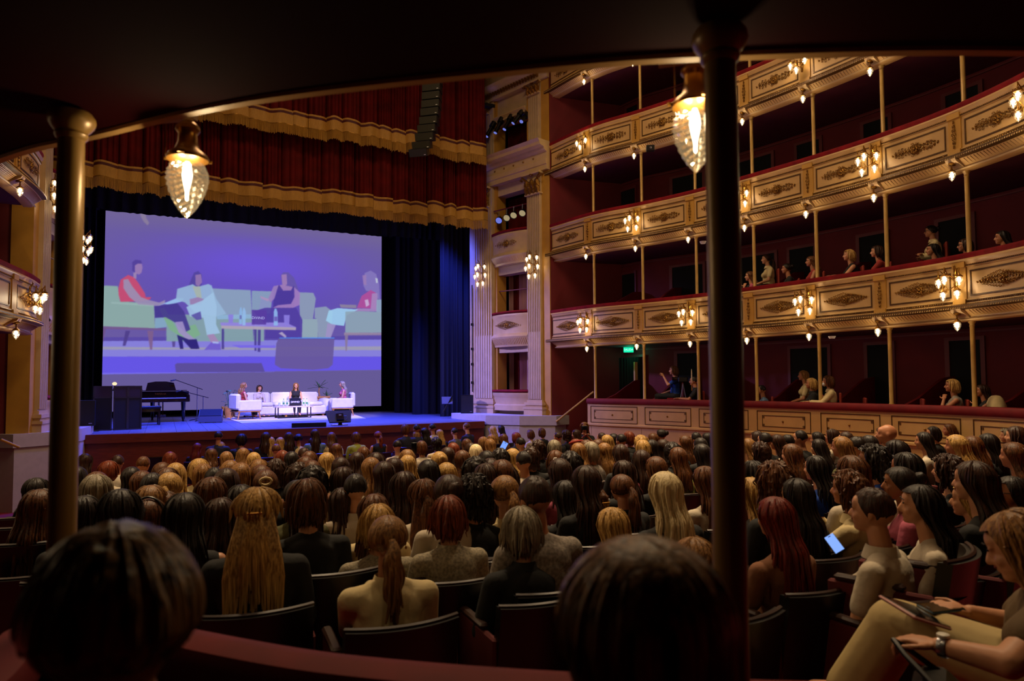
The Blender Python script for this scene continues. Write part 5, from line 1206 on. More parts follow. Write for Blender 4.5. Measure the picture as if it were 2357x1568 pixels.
def person_body(pose, voxel, fine=False, fat=1.0, hr=0, hd=(0, 0, 0)):
    mb = MB(); torso(mb, 0, fat=fat); H = Vector((0, .012, 1.165))+Vector(hd)
    R = Matrix.Rotation(hr, 3, 'Z')
    mb.cap((0, -.03, .95), (0, -.004, 1.08), .054, .050, 12); head(mb, H, R)
    for s in (-1, 1):
        el, wr = POSES[pose][s]; mb.cap(SHL[s], el, .046, .037, 10); mb.cap(el, wr, .036, .024, 10)
        d = (Vector(wr)-Vector(el)).normalized(); hand(mb, wr, (d+Vector((-s*.3, 0, 0))).normalized(), side=-s, curl=.7 if pose != 'ledge' else .3)
        mb.cap((s*.09, 0, .50), (s*.11, .43, .50), .083, .060, 12); mb.cap((s*.11, .43, .49), (s*.10, .42, .10), .056, .036, 12)
        mb.cap((s*.10, .39, .06), (s*.11, .56, .035), .036, .028, 10)
    return blob(mb, voxel, 2 if fine else 1, 'person', None, .5)
def shirt(pose, voxel, sleeve, fat=1.0, inf=.014):
    mb = MB(); inf += .006*(sleeve == 2); torso(mb, inf, fat=fat); mb.ell((0, -.065, .80), (.145*fat, .095, .17), 14, 10); mb.ell((0, -.045, .63), (.15*fat, .12, .16), 14, 10); mb.ell((0, -.088, .86), (.155*fat, .062, .11), 14, 10)
    for s in (-1, 1):
        el, wr = map(Vector, POSES[pose][s])
        if sleeve == 0: continue
        mb.cap(SHL[s], el if sleeve == 2 else SHL[s].lerp(el, .62), .046+inf, (.037 if sleeve == 2 else .042)+inf, 10)
        if sleeve == 2: mb.cap(el, el.lerp(wr, .88), .037+inf, .026+inf, 10)
    me = blob(mb, voxel, 6, 'top', None, .6)
    # open the neckline and the hem
    bm = bmesh.new(); bm.from_mesh(me)
    for co, no in (((0, -.02, 1.0), (0, .25, 1)), ((0, 0, .47), (0, .1, -1))):
        bmesh.ops.bisect_plane(bm, geom=bm.verts[:]+bm.edges[:]+bm.faces[:], plane_co=co, plane_no=Vector(no).normalized(), clear_outer=True)
    bm.to_mesh(me); bm.free(); return me
def trousers(voxel, inf=.012):
    mb = MB(); i = inf; mb.ell((0, -.02, .50), (.168+i, .137+i, .125+i), 16, 10)
    for s in (-1, 1):
        mb.cap((s*.09, 0, .50), (s*.11, .43, .50), .083+i, .062+i, 12); mb.cap((s*.11, .43, .49), (s*.10, .42, .14), .058+i, .045+i, 12)
    return blob(mb, voxel, 2, 'trousers', None, .5)

# ---- hair
def hair_mesh(style, seed, L=.40, n=72, rows=30, fine=1.0, open_=.95, flare=.24, H=(0, .012, 1.165)):
    rnd = random.Random(seed); so = seed*7.3; H = Vector(H); mb = MB()
    rx, ry, rz = .097, .113, .110
    cap_only = style in ('ponytail', 'updo', 'short', 'claw')
    if style == 'short': rx, ry, rz = .084, .104, .108
    if style in ('curly', 'bobcurly'): rx, ry, rz = .112, .124, .124
    if style == 'bob': rx, ry, rz = .098, .116, .114
    if cap_only: Lh = 0
    V = []; 
    for i in range(n):
        ph = 2*PI*i/n          # 0 = right (+x), PI/2 = front
        fr = abs((ph-PI/2+PI) % (2*PI)-PI)   # angle from the front
        # how far the strands run: front stops at the hairline
        if cap_only:
            th_end = .95+(2.05-.95)*min(1, max(0, (fr-.75)/.9))
            if style == 'short': th_end = .85+(1.95-.85)*min(1, max(0, (fr-.85)/.8))
        else: th_end = .92+(1.6-.92)*min(1, max(0, (fr-open_)/.35))
        hang = 0 if cap_only else L*min(1, max(0, (fr-open_-.25)/.30))
        if hang: hang *= 1+.10*noise.noise((math.cos(ph)*3+so, math.sin(ph)*3, 0))
        if not cap_only and style != 'bob' : hang *= .92+.08*math.cos(fr-PI)
        col = []
        arc = th_end*.10; tot = arc+hang
        for j in range(rows):
            t = j/(rows-1)*tot
            ridge = (noise.noise((ph*4.5*fine+so, j*.03, 1))*.5+noise.noise((math.cos(ph)*9*fine+so, math.sin(ph)*9*fine, j*.025))*.5+.35*noise.noise((math.cos(ph)*24*fine+so, math.sin(ph)*24*fine, j*.02)))
            if t <= arc or hang <= 0:
                th = th_end*min(1, t/arc)
                k = math.sin(min(th, PI)); x, y, z = rx*k*math.cos(ph), ry*k*math.sin(ph), rz*math.cos(th)
                am = .0055*min(1, th)
                x *= 1+ridge*am/rx; y *= 1+ridge*am/ry; z += ridge*am*.4
                if style == 'short': z += .004*noise.noise((x*60, y*60, so))
                z -= .004*max(0, 1-abs(math.cos(ph))*6)*max(0, 1-abs(th-.4)*2)   # faint parting
                # nape hugs the neck when the hair is up
                if cap_only and th > 1.6 and y < 0: q = (th-1.6)/.45; y *= 1-.25*q; x *= 1-.22*q
            else:
                d = t-arc; q = d/max(L, .01); th = th_end; k = math.sin(th)
                x0, y0, z0 = rx*k*math.cos(ph), ry*k*math.sin(ph), rz*math.cos(th)
                f = 1-.10*math.sin(min(1, d/.17)*PI)+flare*max(0, min(1, (d-.10)/.26))**.8
                if style == 'bob': f = 1+.06*math.sin(q*PI)-.20*q*q
                x = x0*f; y = y0*f; z = z0-d
                back = min(1, d/.16)
                if style not in ('bob',) and L > .2:
                    y -= (.050 if y0 < .03 else .075)*back**1.3; 
                    if d > .16: x *= 1+.12*min(1, (d-.16)/.2)
                    x += .014*noise.noise((seed*3.1, t*5, 7)); 
                    if y0 > -.02: y -= .04*back
                if style == 'wavy': a_ = d*34+ridge*5+seed; x += .009*math.sin(a_)*min(1, d*12); y += .009*math.cos(a_*1.1)*min(1, d*12)
                am = .011+.016*q
                x += math.cos(ph)*ridge*am; y += math.sin(ph)*ridge*am
                if q > .75: s_ = (q-.75)/.25; z += .05*s_*noise.noise((math.cos(ph)*14+so, math.sin(ph)*14, 3)); x *= 1-.10*s_
            if style in ('curly', 'bobcurly'):
                c_ = noise.noise((x*46+so, y*46, z*30)); c2 = noise.noise((x*110+so, y*110, z*70)); g_ = (.016*c_+.008*c2)
                r_ = Vector((x, y, z)); u_ = r_.normalized(); x += u_.x*g_*1.1; y += u_.y*g_*1.1; z += u_.z*g_
            col.append(Vector((x, y, z+.012))+H)
        V.append(col)
    rowsP = [[V[i][j] for i in range(n)] for j in range(rows)]
    mb.grid(rowsP, closed_u=True)
    # separate locks lying over the shell break up its outline
    if (not cap_only and L > .1 or style == 'claw') and n < 200:
        nl = 46 if rows > 30 else 14
        for q_ in range(nl):
            i0 = rnd.randrange(n); ph = 2*PI*i0/n; fr = abs((ph-PI/2+PI) % (2*PI)-PI)
            if fr < open_+.35: continue
            col = V[i0]; j0 = int(rows*rnd.uniform(.05, .35)); j1 = int(rows*rnd.uniform(.8, 1))-1; pts = []; sw = rnd.uniform(-.03, .03); rr_ = rnd.uniform(.006, .012)
            for j in range(j0, j1, 2 if rows > 30 else 3):
                t_ = (j-j0)/(j1-j0); p = V[(i0+int(sw*t_*n))%n][j]; o_ = Vector((p.x-H.x, p.y-H.y+.02, 0)).normalized()
                pts.append(p+o_*(.002+.012*t_*abs(math.sin(q_)))+Vector((sw*t_*.5, 0, 0)))
            if len(pts) < 3: continue
            pts.append(pts[-1]+Vector((sw*.3, -.004, -.03))); m_ = len(pts)
            mb.tube(pts, [rr_*(.3+.7*math.sin(PI*min(1, k/(m_-1)*.75+.12))) if k < m_-1 else .001 for k in range(m_)], 5)
    # inner skin closes the shell
    inner = []
    for j in range(rows-1, -1, -1):
        r_ = []
        for i in range(n):
            p = V[i][j]-H; q_ = Vector((p.x, p.y, 0)); s_ = .014/max(q_.length, .03); r_.append(H+Vector((p.x*(1-s_), p.y*(1-s_), p.z-(.010 if j < rows*.4 else 0))))
        inner.append(r_)
    b = len(mb.v); mb.grid([rowsP[-1]]+inner[0:1], closed_u=True); mb.grid(inner, closed_u=True)
    if style in ('ponytail', 'claw'):
        A = H+Vector((0, -.105, .03 if style == 'ponytail' else .02)); Lp = .30 if style == 'ponytail' else .42
        pts = []; rs = []; m_ = 16
        for k in range(m_):
            t = k/(m_-1); pts.append((A.x+.006*math.sin(k), A.y-.055*math.sin(min(1, t*3)*PI/2)+ (.02*t), A.z-.01-Lp*t)); rs.append((.020+.030*math.sin(min(1, t*1.8)*PI/2)*(1-.55*t**2))*(1.35 if style == 'claw' else 1))
        n0 = len(mb.v); nn = 26; mb.tube(pts, rs, nn)
        for k in range(n0, len(mb.v)):
            x, y, z = mb.v[k]; i_ = (k-n0) % nn; rr = noise.noise((i_*1.7+so, z*3, 0)); c0 = Vector(pts[(k-n0)//nn]) if (k-n0)//nn < m_ else Vector(pts[-1])
            d_ = Vector((x, y, z))-c0; dd = d_*(1+.28*rr); dd.y *= .62 if style == 'claw' else .8; mb.v[k] = tuple(c0+dd)
        if style == 'claw':   # loose side lengths
            for s in (-1, 1):
                for k in range(7):
                    x0 = s*(.03+.010*k); mb.tube([(x0*.8, -.06, 1.19), (x0*1.0, -.105, 1.08), (x0*1.15, -.135, 1.0), (x0*1.30, -.155, .90), (x0*1.35, -.160, .76-.01*k)], [.004, .013, .019, .018, .006], 6)
    if style in ('claw', 'ponytail') and rows > 30:
        for q_ in range(16):
            x0 = rnd.uniform(-.07, .07) if style == 'claw' else rnd.uniform(-.025, .025); sw = rnd.uniform(-.03, .03); z1_ = H.z-(rnd.uniform(.28, .44) if style == 'claw' else rnd.uniform(.2, .33))
            pts = [Vector((x0*(.4+.9*t_)+sw*t_*t_, -.13-.045*math.sin(min(1, t_*2)*PI/2)-.008*math.sin(q_), H.z-.02+(z1_-H.z)*t_)) for t_ in np.linspace(0, 1, 10)]
            mb.tube(pts, [.004+.008*math.sin(PI*min(1, k/9*.8+.15)) for k in range(10)], 5)
    if style == 'updo':
        c = H+Vector((0, -.115, .045)); n0 = len(mb.v); mb.ell(c, (.046, .042, .046), 18, 12)
        for k in range(n0, len(mb.v)):
            d_ = Vector(mb.v[k])-c; mb.v[k] = tuple(c+d_*(1+.14*noise.noise((d_.x*50+so, d_.y*50+d_.z*30, so))))
    me = mb.mesh('hair_'+style, M['hair_dark'], True); return me
def hair_mat(name, c1, c2, rough=.44):
    m = bpy.data.materials.new(name); m.use_nodes = True; nt = m.node_tree; b = nt.nodes['Principled BSDF']; b.inputs['Roughness'].default_value = rough; b.inputs['Specular IOR Level'].default_value = .28
    tc = nt.nodes.new('ShaderNodeTexCoord'); mp = nt.nodes.new('ShaderNodeMapping'); mp.inputs['Scale'].default_value = (70, 70, 4); nt.links.new(tc.outputs['Object'], mp.inputs[0])
    n = nt.nodes.new('ShaderNodeTexNoise'); n.inputs['Scale'].default_value = 1.6; n.inputs['Detail'].default_value = 4; n.inputs['Distortion'].default_value = .4; nt.links.new(mp.outputs[0], n.inputs['Vector'])
    r = nt.nodes.new('ShaderNodeValToRGB'); r.color_ramp.elements[0].position = .35; r.color_ramp.elements[1].position = .68
    r.color_ramp.elements[0].color = (*hx(c1), 1); r.color_ramp.elements[1].color = (*hx(c2), 1)
    nt.links.new(n.outputs['Fac'], r.inputs[0]); nt.links.new(r.outputs[0], b.inputs['Base Color'])
    bp = nt.nodes.new('ShaderNodeBump'); bp.inputs['Strength'].default_value = .7; bp.inputs['Distance'].default_value = .004; nt.links.new(n.outputs['Fac'], bp.inputs['Height']); nt.links.new(bp.outputs[0], b.inputs['Normal'])
    return m
HC = {'k': ('0c0706', '24140d', 'black'), 'd': ('1a0d07', '42210f', 'dark brown'), 'b': ('301809', '744420', 'brown'), 'a': ('471a0c', '8a3c1c', 'auburn'),
      'g': ('573516', 'a87842', 'light brown'), 'y': ('7e5826', 'dcb068', 'blonde'), 'w': ('6a6050', 'a89c84', 'greying'), 'p': ('b09a70', 'f0dcae', 'platinum blonde'), 'r': ('4a100a', '7c2414', 'dark red')}
for k in HC: M['hair_'+k] = hair_mat('hair_'+HC[k][2].replace(' ', '_'), HC[k][0], HC[k][1])
M['hair_dark'] = M['hair_d']
CC = {'k': ('0a090a', 'black'), 'w': ('bcae98', 'white'), 'c': ('d2bd8c', 'cream'), 'g': ('5c5850', 'grey'), 'u': ('12409c', 'blue'), 'n': ('1a1c30', 'navy'), 'o': ('4d4a20', 'olive'), 'r': ('8e2620', 'red'),
      'p': ('b2536a', 'pink'), 't': ('7a4d30', 'tan'), 'v': ('9aa042', 'yellow-green'), 'f': ('8a7f74', 'flowered'), 'q': ('928770', 'grey tweed'), 's': ('5a7396', 'pale blue'), 'z': ('c0885f', 'bare-shouldered')}
for k in CC: M['cl_'+k] = mat('cloth_'+CC[k][1].replace(' ', '_').replace('-', '_'), CC[k][0], .85, var=.12 if k not in 'qf' else .45, vscale=8 if k not in 'qf' else 70, bump=.7, bscale=13)
M['skin'] = mat('skin', 'b07350', .5, var=.06, vscale=6); M['skin2'] = mat('fair_skin', 'c48a66', .5, var=.06); M['eye'] = mat('eye', '120c0a', .2)
M['khaki'] = mat('khaki_jersey', '5a4426', .85, bump=.2)
M['cl_cr'] = mat('cream_trousers', 'b79f6a', .8, var=.06, bump=.3, bscale=12)
M['jeans'] = mat('dark_trousers', '14141a', .85)
print('protos')
VF, VN = .0135, .0085
BODY = {(p, 0): person_body(p, VF) for p in ('lap', 'chin', 'cross', 'up', 'ledge', 'clasp')}
TOPM = {(p, s, 0): shirt(p, .0135, s) for p in ('lap', 'chin', 'up', 'cross', 'clasp', 'ledge') for s in (0, 1, 2)}
TRO = trousers(.0135)
def fine(p):
    if (p, 1) not in BODY:
        BODY[(p, 1)] = person_body(p, VN, True)
        for s in (0, 1, 2): TOPM[(p, s, 1)] = shirt(p, .010, s)
    return p
HM = {}
def hair_for(style, seed, near=False, L=None):
    key = (style, seed, near, L)
    if key not in HM:
        Ld = {'long': .44, 'wavy': .40, 'bob': .13, 'curly': .15, 'bobcurly': .10}.get(style, 0)
        if style == 'long' and seed % 3 == 1: Ld = .34
        HM[key] = hair_mesh(style, seed, L or Ld, 120 if near else 56, 44 if near else 24, 1.3 if near else .9)
    return HM[key]
STY = {'L': ('long', 'long straight'), 'W': ('wavy', 'long wavy'), 'B': ('bob', 'shoulder-length'), 'P': ('ponytail', 'tied-back'), 'U': ('updo', 'pinned-up'), 'S': ('short', 'short'), 'C': ('curly', 'curly'), 'X': ('claw', 'long clipped')}
NEARP = []
def make_person(p, rz, sty, hc, cc, scale=1.0, pose='lap', near=False, sleeve=None, seed=0, legs='k', long_=None, skin='skin', label=None, group=None, acc=None):
    if near: fine(pose)
    lod = 1 if near else 0; sleeve = (0 if cc == 'z' else 1+(seed % 2)) if sleeve is None else sleeve
    o = link('person', BODY[(pose, lod)], None, p); o.rotation_euler = (0, 0, rz); o.scale = (scale,)*3
    if not BODY[(pose, lod)].materials: BODY[(pose, lod)].materials.append(M['skin'])
    tag(o, label, 'person', group); o.material_slots[0].link = 'OBJECT'; o.material_slots[0].material = M[skin]
    def ch(me, nm, m_):
        if not me.materials: me.materials.append(m_)
        c = link(nm, me, o); c.material_slots[0].link = 'OBJECT'; c.material_slots[0].material = m_; return c
    if sty != 'K': h = ch(hair_for(STY[sty][0], 1+seed % 3, near, long_), 'hair', M['hair_'+hc])
    cm = M['cl_k'] if cc == 'z' else M['cl_'+cc]
    ch(TOPM[(pose, sleeve, lod)], 'top', cm); ch(TRO, 'trousers', M['cl_'+legs] if legs != 'k' else M['jeans'])
    if near and (sleeve == 2 or sty in 'SP') and cc in 'wckqg':
        mb = MB(); mb.lathe([(.084, .945), (.074, .985), (.066, 1.012), (.070, 1.008), (.090, .95)], 20, (0, -.02, 0), cap=False); mb.obj('shirt_collar', cm, o)
    if acc: accessory(o, acc)
    if near and group == 'audience seated in the stalls': NEARP.append(o)
    return o
mb = MB(); mb.tube([(-.02, 0, .02), (-.015, -.012, -.02), (.015, -.012, -.02), (.02, 0, .02)], .004, 5); mb.tube([(-.028, -.006, 0), (.028, -.006, 0)], .005, 5)
for k in range(4): mb.tube([(-.018+k*.012, -.01, 0), (-.018+k*.012, -.012, -.03)], .003, 4)
CLAW = mb.mesh('hair_clip', M['brass'])
mb = MB(); mb.tube([(.034*math.cos(a), 0, .022*math.sin(a)) for a in np.linspace(0, 2*PI, 15)], .007, 6); OVAL = mb.mesh('oval_clip', M['cl_c'])
def accessory(o, a):
    if a == 'glasses':
        mb = MB()
        for s in (-1, 1): mb.tube([(s*.033+.022*math.cos(t), .108, 1.175+.017*math.sin(t)) for t in np.linspace(0, 2*PI, 11)], .0028, 4); mb.tube([(s*.055, .106, 1.178), (s*.084, .02, 1.178)], .0026, 4)
        mb.tube([(-.012, .112, 1.178), (.012, .112, 1.178)], .0026, 4); mb.obj('glasses', M['black'], o)
    elif a == 'band':
        mb = MB(); mb.tube([(.096*math.cos(t), -.01+.0*t, 1.177+.122*math.sin(t)) for t in np.linspace(-.1, PI+.1, 17)], .008, 6); mb.obj('hair_band', M['black'], o)
    elif a == 'claw': link('hair_clip', CLAW, o, (0, -.140, 1.19)).scale = (1.15,)*3
    elif a == 'oval': link('hair_clip', OVAL, o, (0, -.16, 1.215)).scale = (1.3,)*3
    elif a == 'mask':
        mb = MB(); mb.ell((0, .085, 1.105), (.055, .045, .045), 12, 8); mb.obj('face_mask', M['paper'], o)
    elif a == 'flower':
        mb = MB()
        for k in range(6): mb.ell((-.07+.02*math.cos(k), -.09, 1.19+.02*math.sin(k)), (.014, .01, .014), 6, 4)
        mb.obj('hair_flower', M['paper'], o)
    elif a == 'scarf':
        mb = MB(); mb.tube([(.105*math.cos(t), -.008+.118*math.sin(t), 1.235-.03*math.sin(t)) for t in np.linspace(0, 2*PI, 25)], .020, 8); mb.obj('head_scarf', M['cl_r'], o)
    elif a == 'ear':
        for s in (-1, 1): mb = MB(); mb.ell((s*.088, .008, 1.125), (.006, .006, .010), 6, 4); mb.obj('earring', M['brass'], o)

# ---------------------------------------------------------------- theatre seats
M['seatblack'] = mat('black_seat_leather', '0a0808', .35, bump=.1, bscale=30); M['seatedge'] = mat('seat_top_trim', '2e1810', .38, spec=.5); M['seatred'] = mat('seat_side_velvet', '5a0f12', .8)
def seat_parts():
    mb = MB(); n = 14; H0, H1 = .34, .83
    def bk(u, z, th):   # curved backrest, hollow towards the sitter (+Y)
        x = (u-.5)*.53; y = -.24+.16*(2*u-1)**2*.38-(z-.34)*.16+th
        return Vector((x, y, z))
    zs_ = [H0, .5, .66, .78, .82]; rows = [[bk(i/n, z, -.03) for i in range(n+1)] for z in zs_]; rows += [[bk(i/n, z, .03) for i in range(n+1)] for z in zs_[::-1]]
    rows.append(rows[0]); mb.grid(rows)
    for i_ in (0, n):
        ring = [r[i_] for r in rows[:-1]]; b = len(mb.v); mb.v += [tuple(p) for p in ring]; mb.f.append(tuple(range(b, b+len(ring)) if i_ else range(b+len(ring)-1, b-1, -1))); mb.m.append(0)
    A = mb.mesh('backrest', M['seatblack'])
    mb = MB(); mb.tube([bk(i/n, .823, 0)+Vector((0, 0, 0)) for i in range(n+1)], .012, 6); 
    for i in range(len(mb.v)): x, y, z = mb.v[i]; mb.v[i] = (x, y, z)
    T = mb.mesh('top_trim', M['seatedge'])
    mb = MB(); mb.box((0, .03, .40), (.48, .44, .10), b=.03); S = mb.mesh('seat_cushion', M['seatred'])
    mb = MB(); mb.box((0, 0, 0), (.035, .46, .50), b=.01); SD = mb.mesh('side_panel', M['seatred'])
    mb = MB(); mb.box((0, 0, 0), (.05, .30, .03), b=.01); AR = mb.mesh('armrest', M['seatedge'])
    mb = MB(); mb.box((0, 0, .12), (.06, .08, .26)); mb.box((0, 0, .01), (.08, .26, .02)); PD = mb.mesh('pedestal', M['black'])
    return A, T, S, SD, AR, PD
SP = seat_parts()
def make_seat(p, rz, label=None, group='black theatre seats in the stalls'):
    t = thing('theatre_seat', label, 'seat', p, rz, group); t.location = p
    link('backrest', SP[0], t); link('top_trim', SP[1], t); link('seat_cushion', SP[2], t)
    for s in (-1, 1):
        link('side_panel', SP[3], t, (s*.265, 0, .42)); link('armrest', SP[4], t, (s*.268, .05, .685))
    link('pedestal', SP[5], t, (-.24, 0, 0)); return t
SEAT0 = make_seat((0, 0, 0), 0)
# ---------------------------------------------------------------- the audience: where each head stands in the hall
# px, py of the crown in the 2357x1568 frame (only used to find the place in the hall), hair, hair colour, top, extras
AUD = '''196 1043 L d k|271 1046 S d w|330 1049 S b c|391 1039 W a k|454 1019 L r k|503 992 S k n|507 1017 B y k|486 1031 W b k|521 1038 W g w|250 1060 B a w|457 1055 B y c|222 1084 U b k|302 1073 L k k|372 1063 L b g|404 1064 L y w|384 1076 B b k|467 1067 B g k|493 1074 S k k|530 1058 W g k|521 1076 L d k|221 1092 B w k|326 1082 L b t|350 1086 S k k|389 1086 P y w|275 1123 L k k|346 1115 L g c|486 1096 L b k|424 1132 L k z|176 1072 L k k|83 1098 L k k|91 1124 L b k
556 998 B k n|612 994 L d n|623 1005 L y k|645 1006 L y w|665 994 L d n|687 998 U k c|725 987 L d s|719 1007 L d k|763 994 L b c|767 1001 L d w|819 994 B b v|870 992 P a z|559 1030 W g w|584 1040 L y k|636 1021 S b k|650 1036 B a k|671 1038 L k k|699 1029 S d z|711 1038 B b k|703 1050 B b k|717 1058 W b t|774 1020 L b w|752 1040 L y w|836 1028 B b k|821 1039 L d k|784 1051 L d w|854 1051 L g w|864 1041 B d k|595 1057 B g k|635 1056 C d k|554 1064 L g k|601 1069 L b t|611 1080 U b k oval|687 1064 C d k|720 1071 C k c|789 1073 L d k|818 1088 S k w|884 1060 L d w|684 1103 P k o ear|708 1101 B b k
932 976 B b n|959 976 S k n|958 992 L g w|977 984 L k k|995 974 S k w|1012 988 L y k|1046 984 S k g|1074 972 S b n|1134 980 W y k|1153 978 L k k|914 1012 S k w|970 1014 B b w|1004 1006 C k c|1030 1028 L d k|1043 1018 L a k|1074 1009 W b k|1083 1018 L d k|1095 1022 B p w|1112 1005 B g k|1128 1009 L g k|1131 1000 B g k|1159 998 L b k|1187 995 B a k|1220 989 B b w|1198 1006 S k w|1239 1012 C d k|1180 1031 L y k|1151 1031 C k k|1121 1036 L k k|937 1034 B g w|938 1046 L y k|1011 1038 U y k|1064 1035 L b c|907 1052 L d k|986 1056 L k k|1095 1050 C k k|1028 1063 L y k|1128 1054 B d k|1155 1056 L b k|1205 1037 S k w|1222 1027 C d k|1118 1065 L d k|1163 1068 L d k|930 1083 L d o|1034 1090 U d w ear|1090 1089 C k k|1231 1092 S d f|1162 1092 P g c
1246 985 B b k|1284 994 S d k|1303 989 C d k|1326 988 L d k|1275 1012 B w c|1325 1010 B a k scarf|1331 1018 L g k|1349 1012 B b k|1360 1016 B w f|1376 1010 L b k|1385 995 S d k|1397 1000 L y k|1412 997 L k k|1430 998 S k k|1447 993 B a k|1391 1018 L g f|1428 1021 L d k|1475 1001 C y k|1479 1012 B y k|1503 996 L b k|1522 987 U k k|1526 1010 L d w|1500 1011 L k k|1476 1034 L d p|1547 1017 C k k|1577 1001 L b k|1602 994 S k k|1612 1006 S k k|1628 996 B k k|1615 1020 L k k|1560 1028 L b v|1278 1036 B b k flower|1313 1038 C k c|1288 1053 L d p|1348 1069 L d k|1434 1058 L d k|1510 1049 L b k|1622 1071 L b w
1722 1008 W g w|1742 992 B d k|1760 994 S k k|1789 999 W d w|1813 999 S k k|1842 989 S k k|1881 993 L k w|1915 987 B d w|1947 992 S d k|1937 1003 L g o|1972 1003 S k w glasses|2000 1000 S k k|2032 982 B d w|2062 1012 B k w|2127 993 L k w|2148 981 B k k|2185 974 L b k|2201 999 L y t|2238 1002 L b w|2274 996 L k k|2318 985 C w g|2338 980 B d k|2333 1016 L b s|1750 1016 C d k|1822 1020 L b z|1884 1009 L k k|2085 1039 L k w|2180 1044 C d k|2242 1058 L d k|1959 1046 L b w|1878 1047 L k u|1731 1060 B k t|1781 1060 C b k'''
# nearer ones carry their own depth: px, py, depth, hair, colour, top, pose, extra, heading offset, label
NEAR = [
 (507, 1144, 4.35, 'L', 'd', 'k', 'lap', None, 0, 'long dark hair and dark top, just left of the clipped blonde'),
 (709, 1152, 4.3, 'L', 'd', 'w', 'lap', None, 0, 'long dark hair and white collar, right of the clipped blonde'),
 (343, 1146, 4.1, 'L', 'b', 'w', 'lap', 'band', 0, 'brown hair under a dark hair band, partly behind the foreground head'),
 (379, 1130, 4.5, 'L', 'b', 'k', 'lap', None, 0, 'long brown hair and dark top right of the hair-band wearer'),
 (192, 1139, 4.1, 'L', 'k', 'k', 'lap', None, 0, 'long black hair immediately right of the left column'),
 (868, 1160, 3.9, 'B', 'y', 'q', 'lap', None, 0, 'blonde bob and grey tweed, partly behind the ponytail'),
 (861, 1135, 4.3, 'L', 'b', 'c', 'lap', None, 0, 'long brown hair behind the blonde bob'),
 (553, 1114, 4.8, 'L', 'k', 'k', 'lap', None, 0, 'black hair just left of the clipped blonde head'),
 (1221, 1146, 4.6, 'L', 'g', 't', 'lap', None, 0, 'long light brown hair behind the greying bob'),
 (1409, 1166, 3.9, 'L', 'y', 'k', 'lap', None, 0, 'long blonde hair just above the foreground head'),
 (1368, 1118, 4.7, 'U', 'b', 'o', 'lap', 'claw', 0, 'pinned brown hair, red-brown clip and olive top'),
 (1300, 1104, 4.9, 'L', 'k', 'k', 'lap', None, 0, 'very dark long hair behind the olive top'),
 (1431, 1090, 5.2, 'P', 'b', 'k', 'lap', None, 0, 'brown ponytail and black top, face turned left'),
 (787, 1121, 4.9, 'L', 'd', 'k', 'lap', None, 0, 'long dark hair between the two blondes in the middle'),
 (975, 1101, 4.7, 'X', 'b', 'w', 'lap', None, 0, 'long brown half-tied hair and white top'),
 (593, 1119, 3.35, 'X', 'y', 'k', 'lap', 'claw', 0, 'long blonde hair held by a metal claw clip, dark jacket'),
 (893, 1184, 3.1, 'P', 'g', 'c', 'chin', 'ear', -.1, 'light brown ponytail and cream jacket, leaning on one hand'),
 (1030, 1140, 3.85, 'B', 'a', 'q', 'lap', None, 0, 'auburn shoulder-length hair and grey tweed jacket'),
 (1198, 1165, 3.45, 'B', 'w', 'k', 'lap', None, .1, 'greying blonde bob and black blazer'),
 (1530, 1083, 4.05, 'L', 'p', 'k', 'lap', None, .1, 'very long platinum blonde hair over a black top'),
 (1784, 1141, 3.5, 'L', 'r', 't', 'lap', None, .15, 'long dark red hair and glittery tan top'),
 (2008, 1119, 3.25, 'S', 'd', 'w', 'lap', None, .45, 'short-haired man in a white collared shirt'),
 (2118, 1113, 3.6, 'L', 'k', 'w', 'lap', None, .75, 'long black hair and white blouse looking down left'),
 (2230, 1108, 4.1, 'L', 'y', 'f', 'lap', None, .2, 'blonde shaggy hair and patterned black and yellow top'),
 (2327, 1094, 4.3, 'L', 'k', 'k', 'lap', 'glasses', 1.0, 'long black hair and sunglasses at the right edge'),
 (1834, 1099, 4.1, 'L', 'k', 'k', 'lap', None, .3, 'long black hair in front of the red-haired woman'),
 (1951, 1080, 4.4, 'C', 'b', 'c', 'clasp', None, .55, 'curly brown hair and cream top with clasped raised hands'),
 (2071, 1072, 4.4, 'U', 'k', 'p', 'lap', 'ear', .65, 'pinned-up black hair and pink scarf in profile'),
 (2009, 1021, 5.4, 'C', 'k', 'u', 'lap', 'glasses', .6, 'short black curls, glasses and blue shirt'),
 (1728, 1097, 4.7, 'L', 'y', 'k', 'lap', None, .1, 'blonde hair half hidden behind the right-hand column'),
 (1597, 1236, 3.1, 'B', 'g', 'k', 'lap', None, .2, 'light brown hair just above the foreground head'),
 (2041, 974, 8.2, 'K', 'k', 'g', 'lap', None, .5, 'bald man in grey standing out by the panelled wall'),
]
def htop(R): return -1.08+.0575*(R-21.4)
CX, CY = 3.5, 34.0
people = []
for row in AUD.replace('\n', '|').split('|'):
    f = row.split(); px, py = float(f[0]), float(f[1]); d = ray(px, py); t = 3.0
    for it in range(40):
        p = CAM+d*t; h = htop(math.hypot(p.x-CX, p.y-CY)); t = .5*t+.5*(h/d.z)
    p = CAM+d*t; people.append(dict(px=px, py=py, Z=t, p=p, s=f[2], hc=f[3], cc=f[4], acc=f[5] if len(f) > 5 else None, pose='up' if (px, py) == (1162, 1092) else 'lap', near=t < 5.6, off=0, lab=None))
for (px, py, Z, s, hc, cc, pose, acc, off, lab) in NEAR:
    people.append(dict(px=px, py=py, Z=Z, p=at_d(px, py, Z), s=s, hc=hc, cc=cc, acc=acc, pose=pose, near=Z < 5.6, off=off, lab=lab))
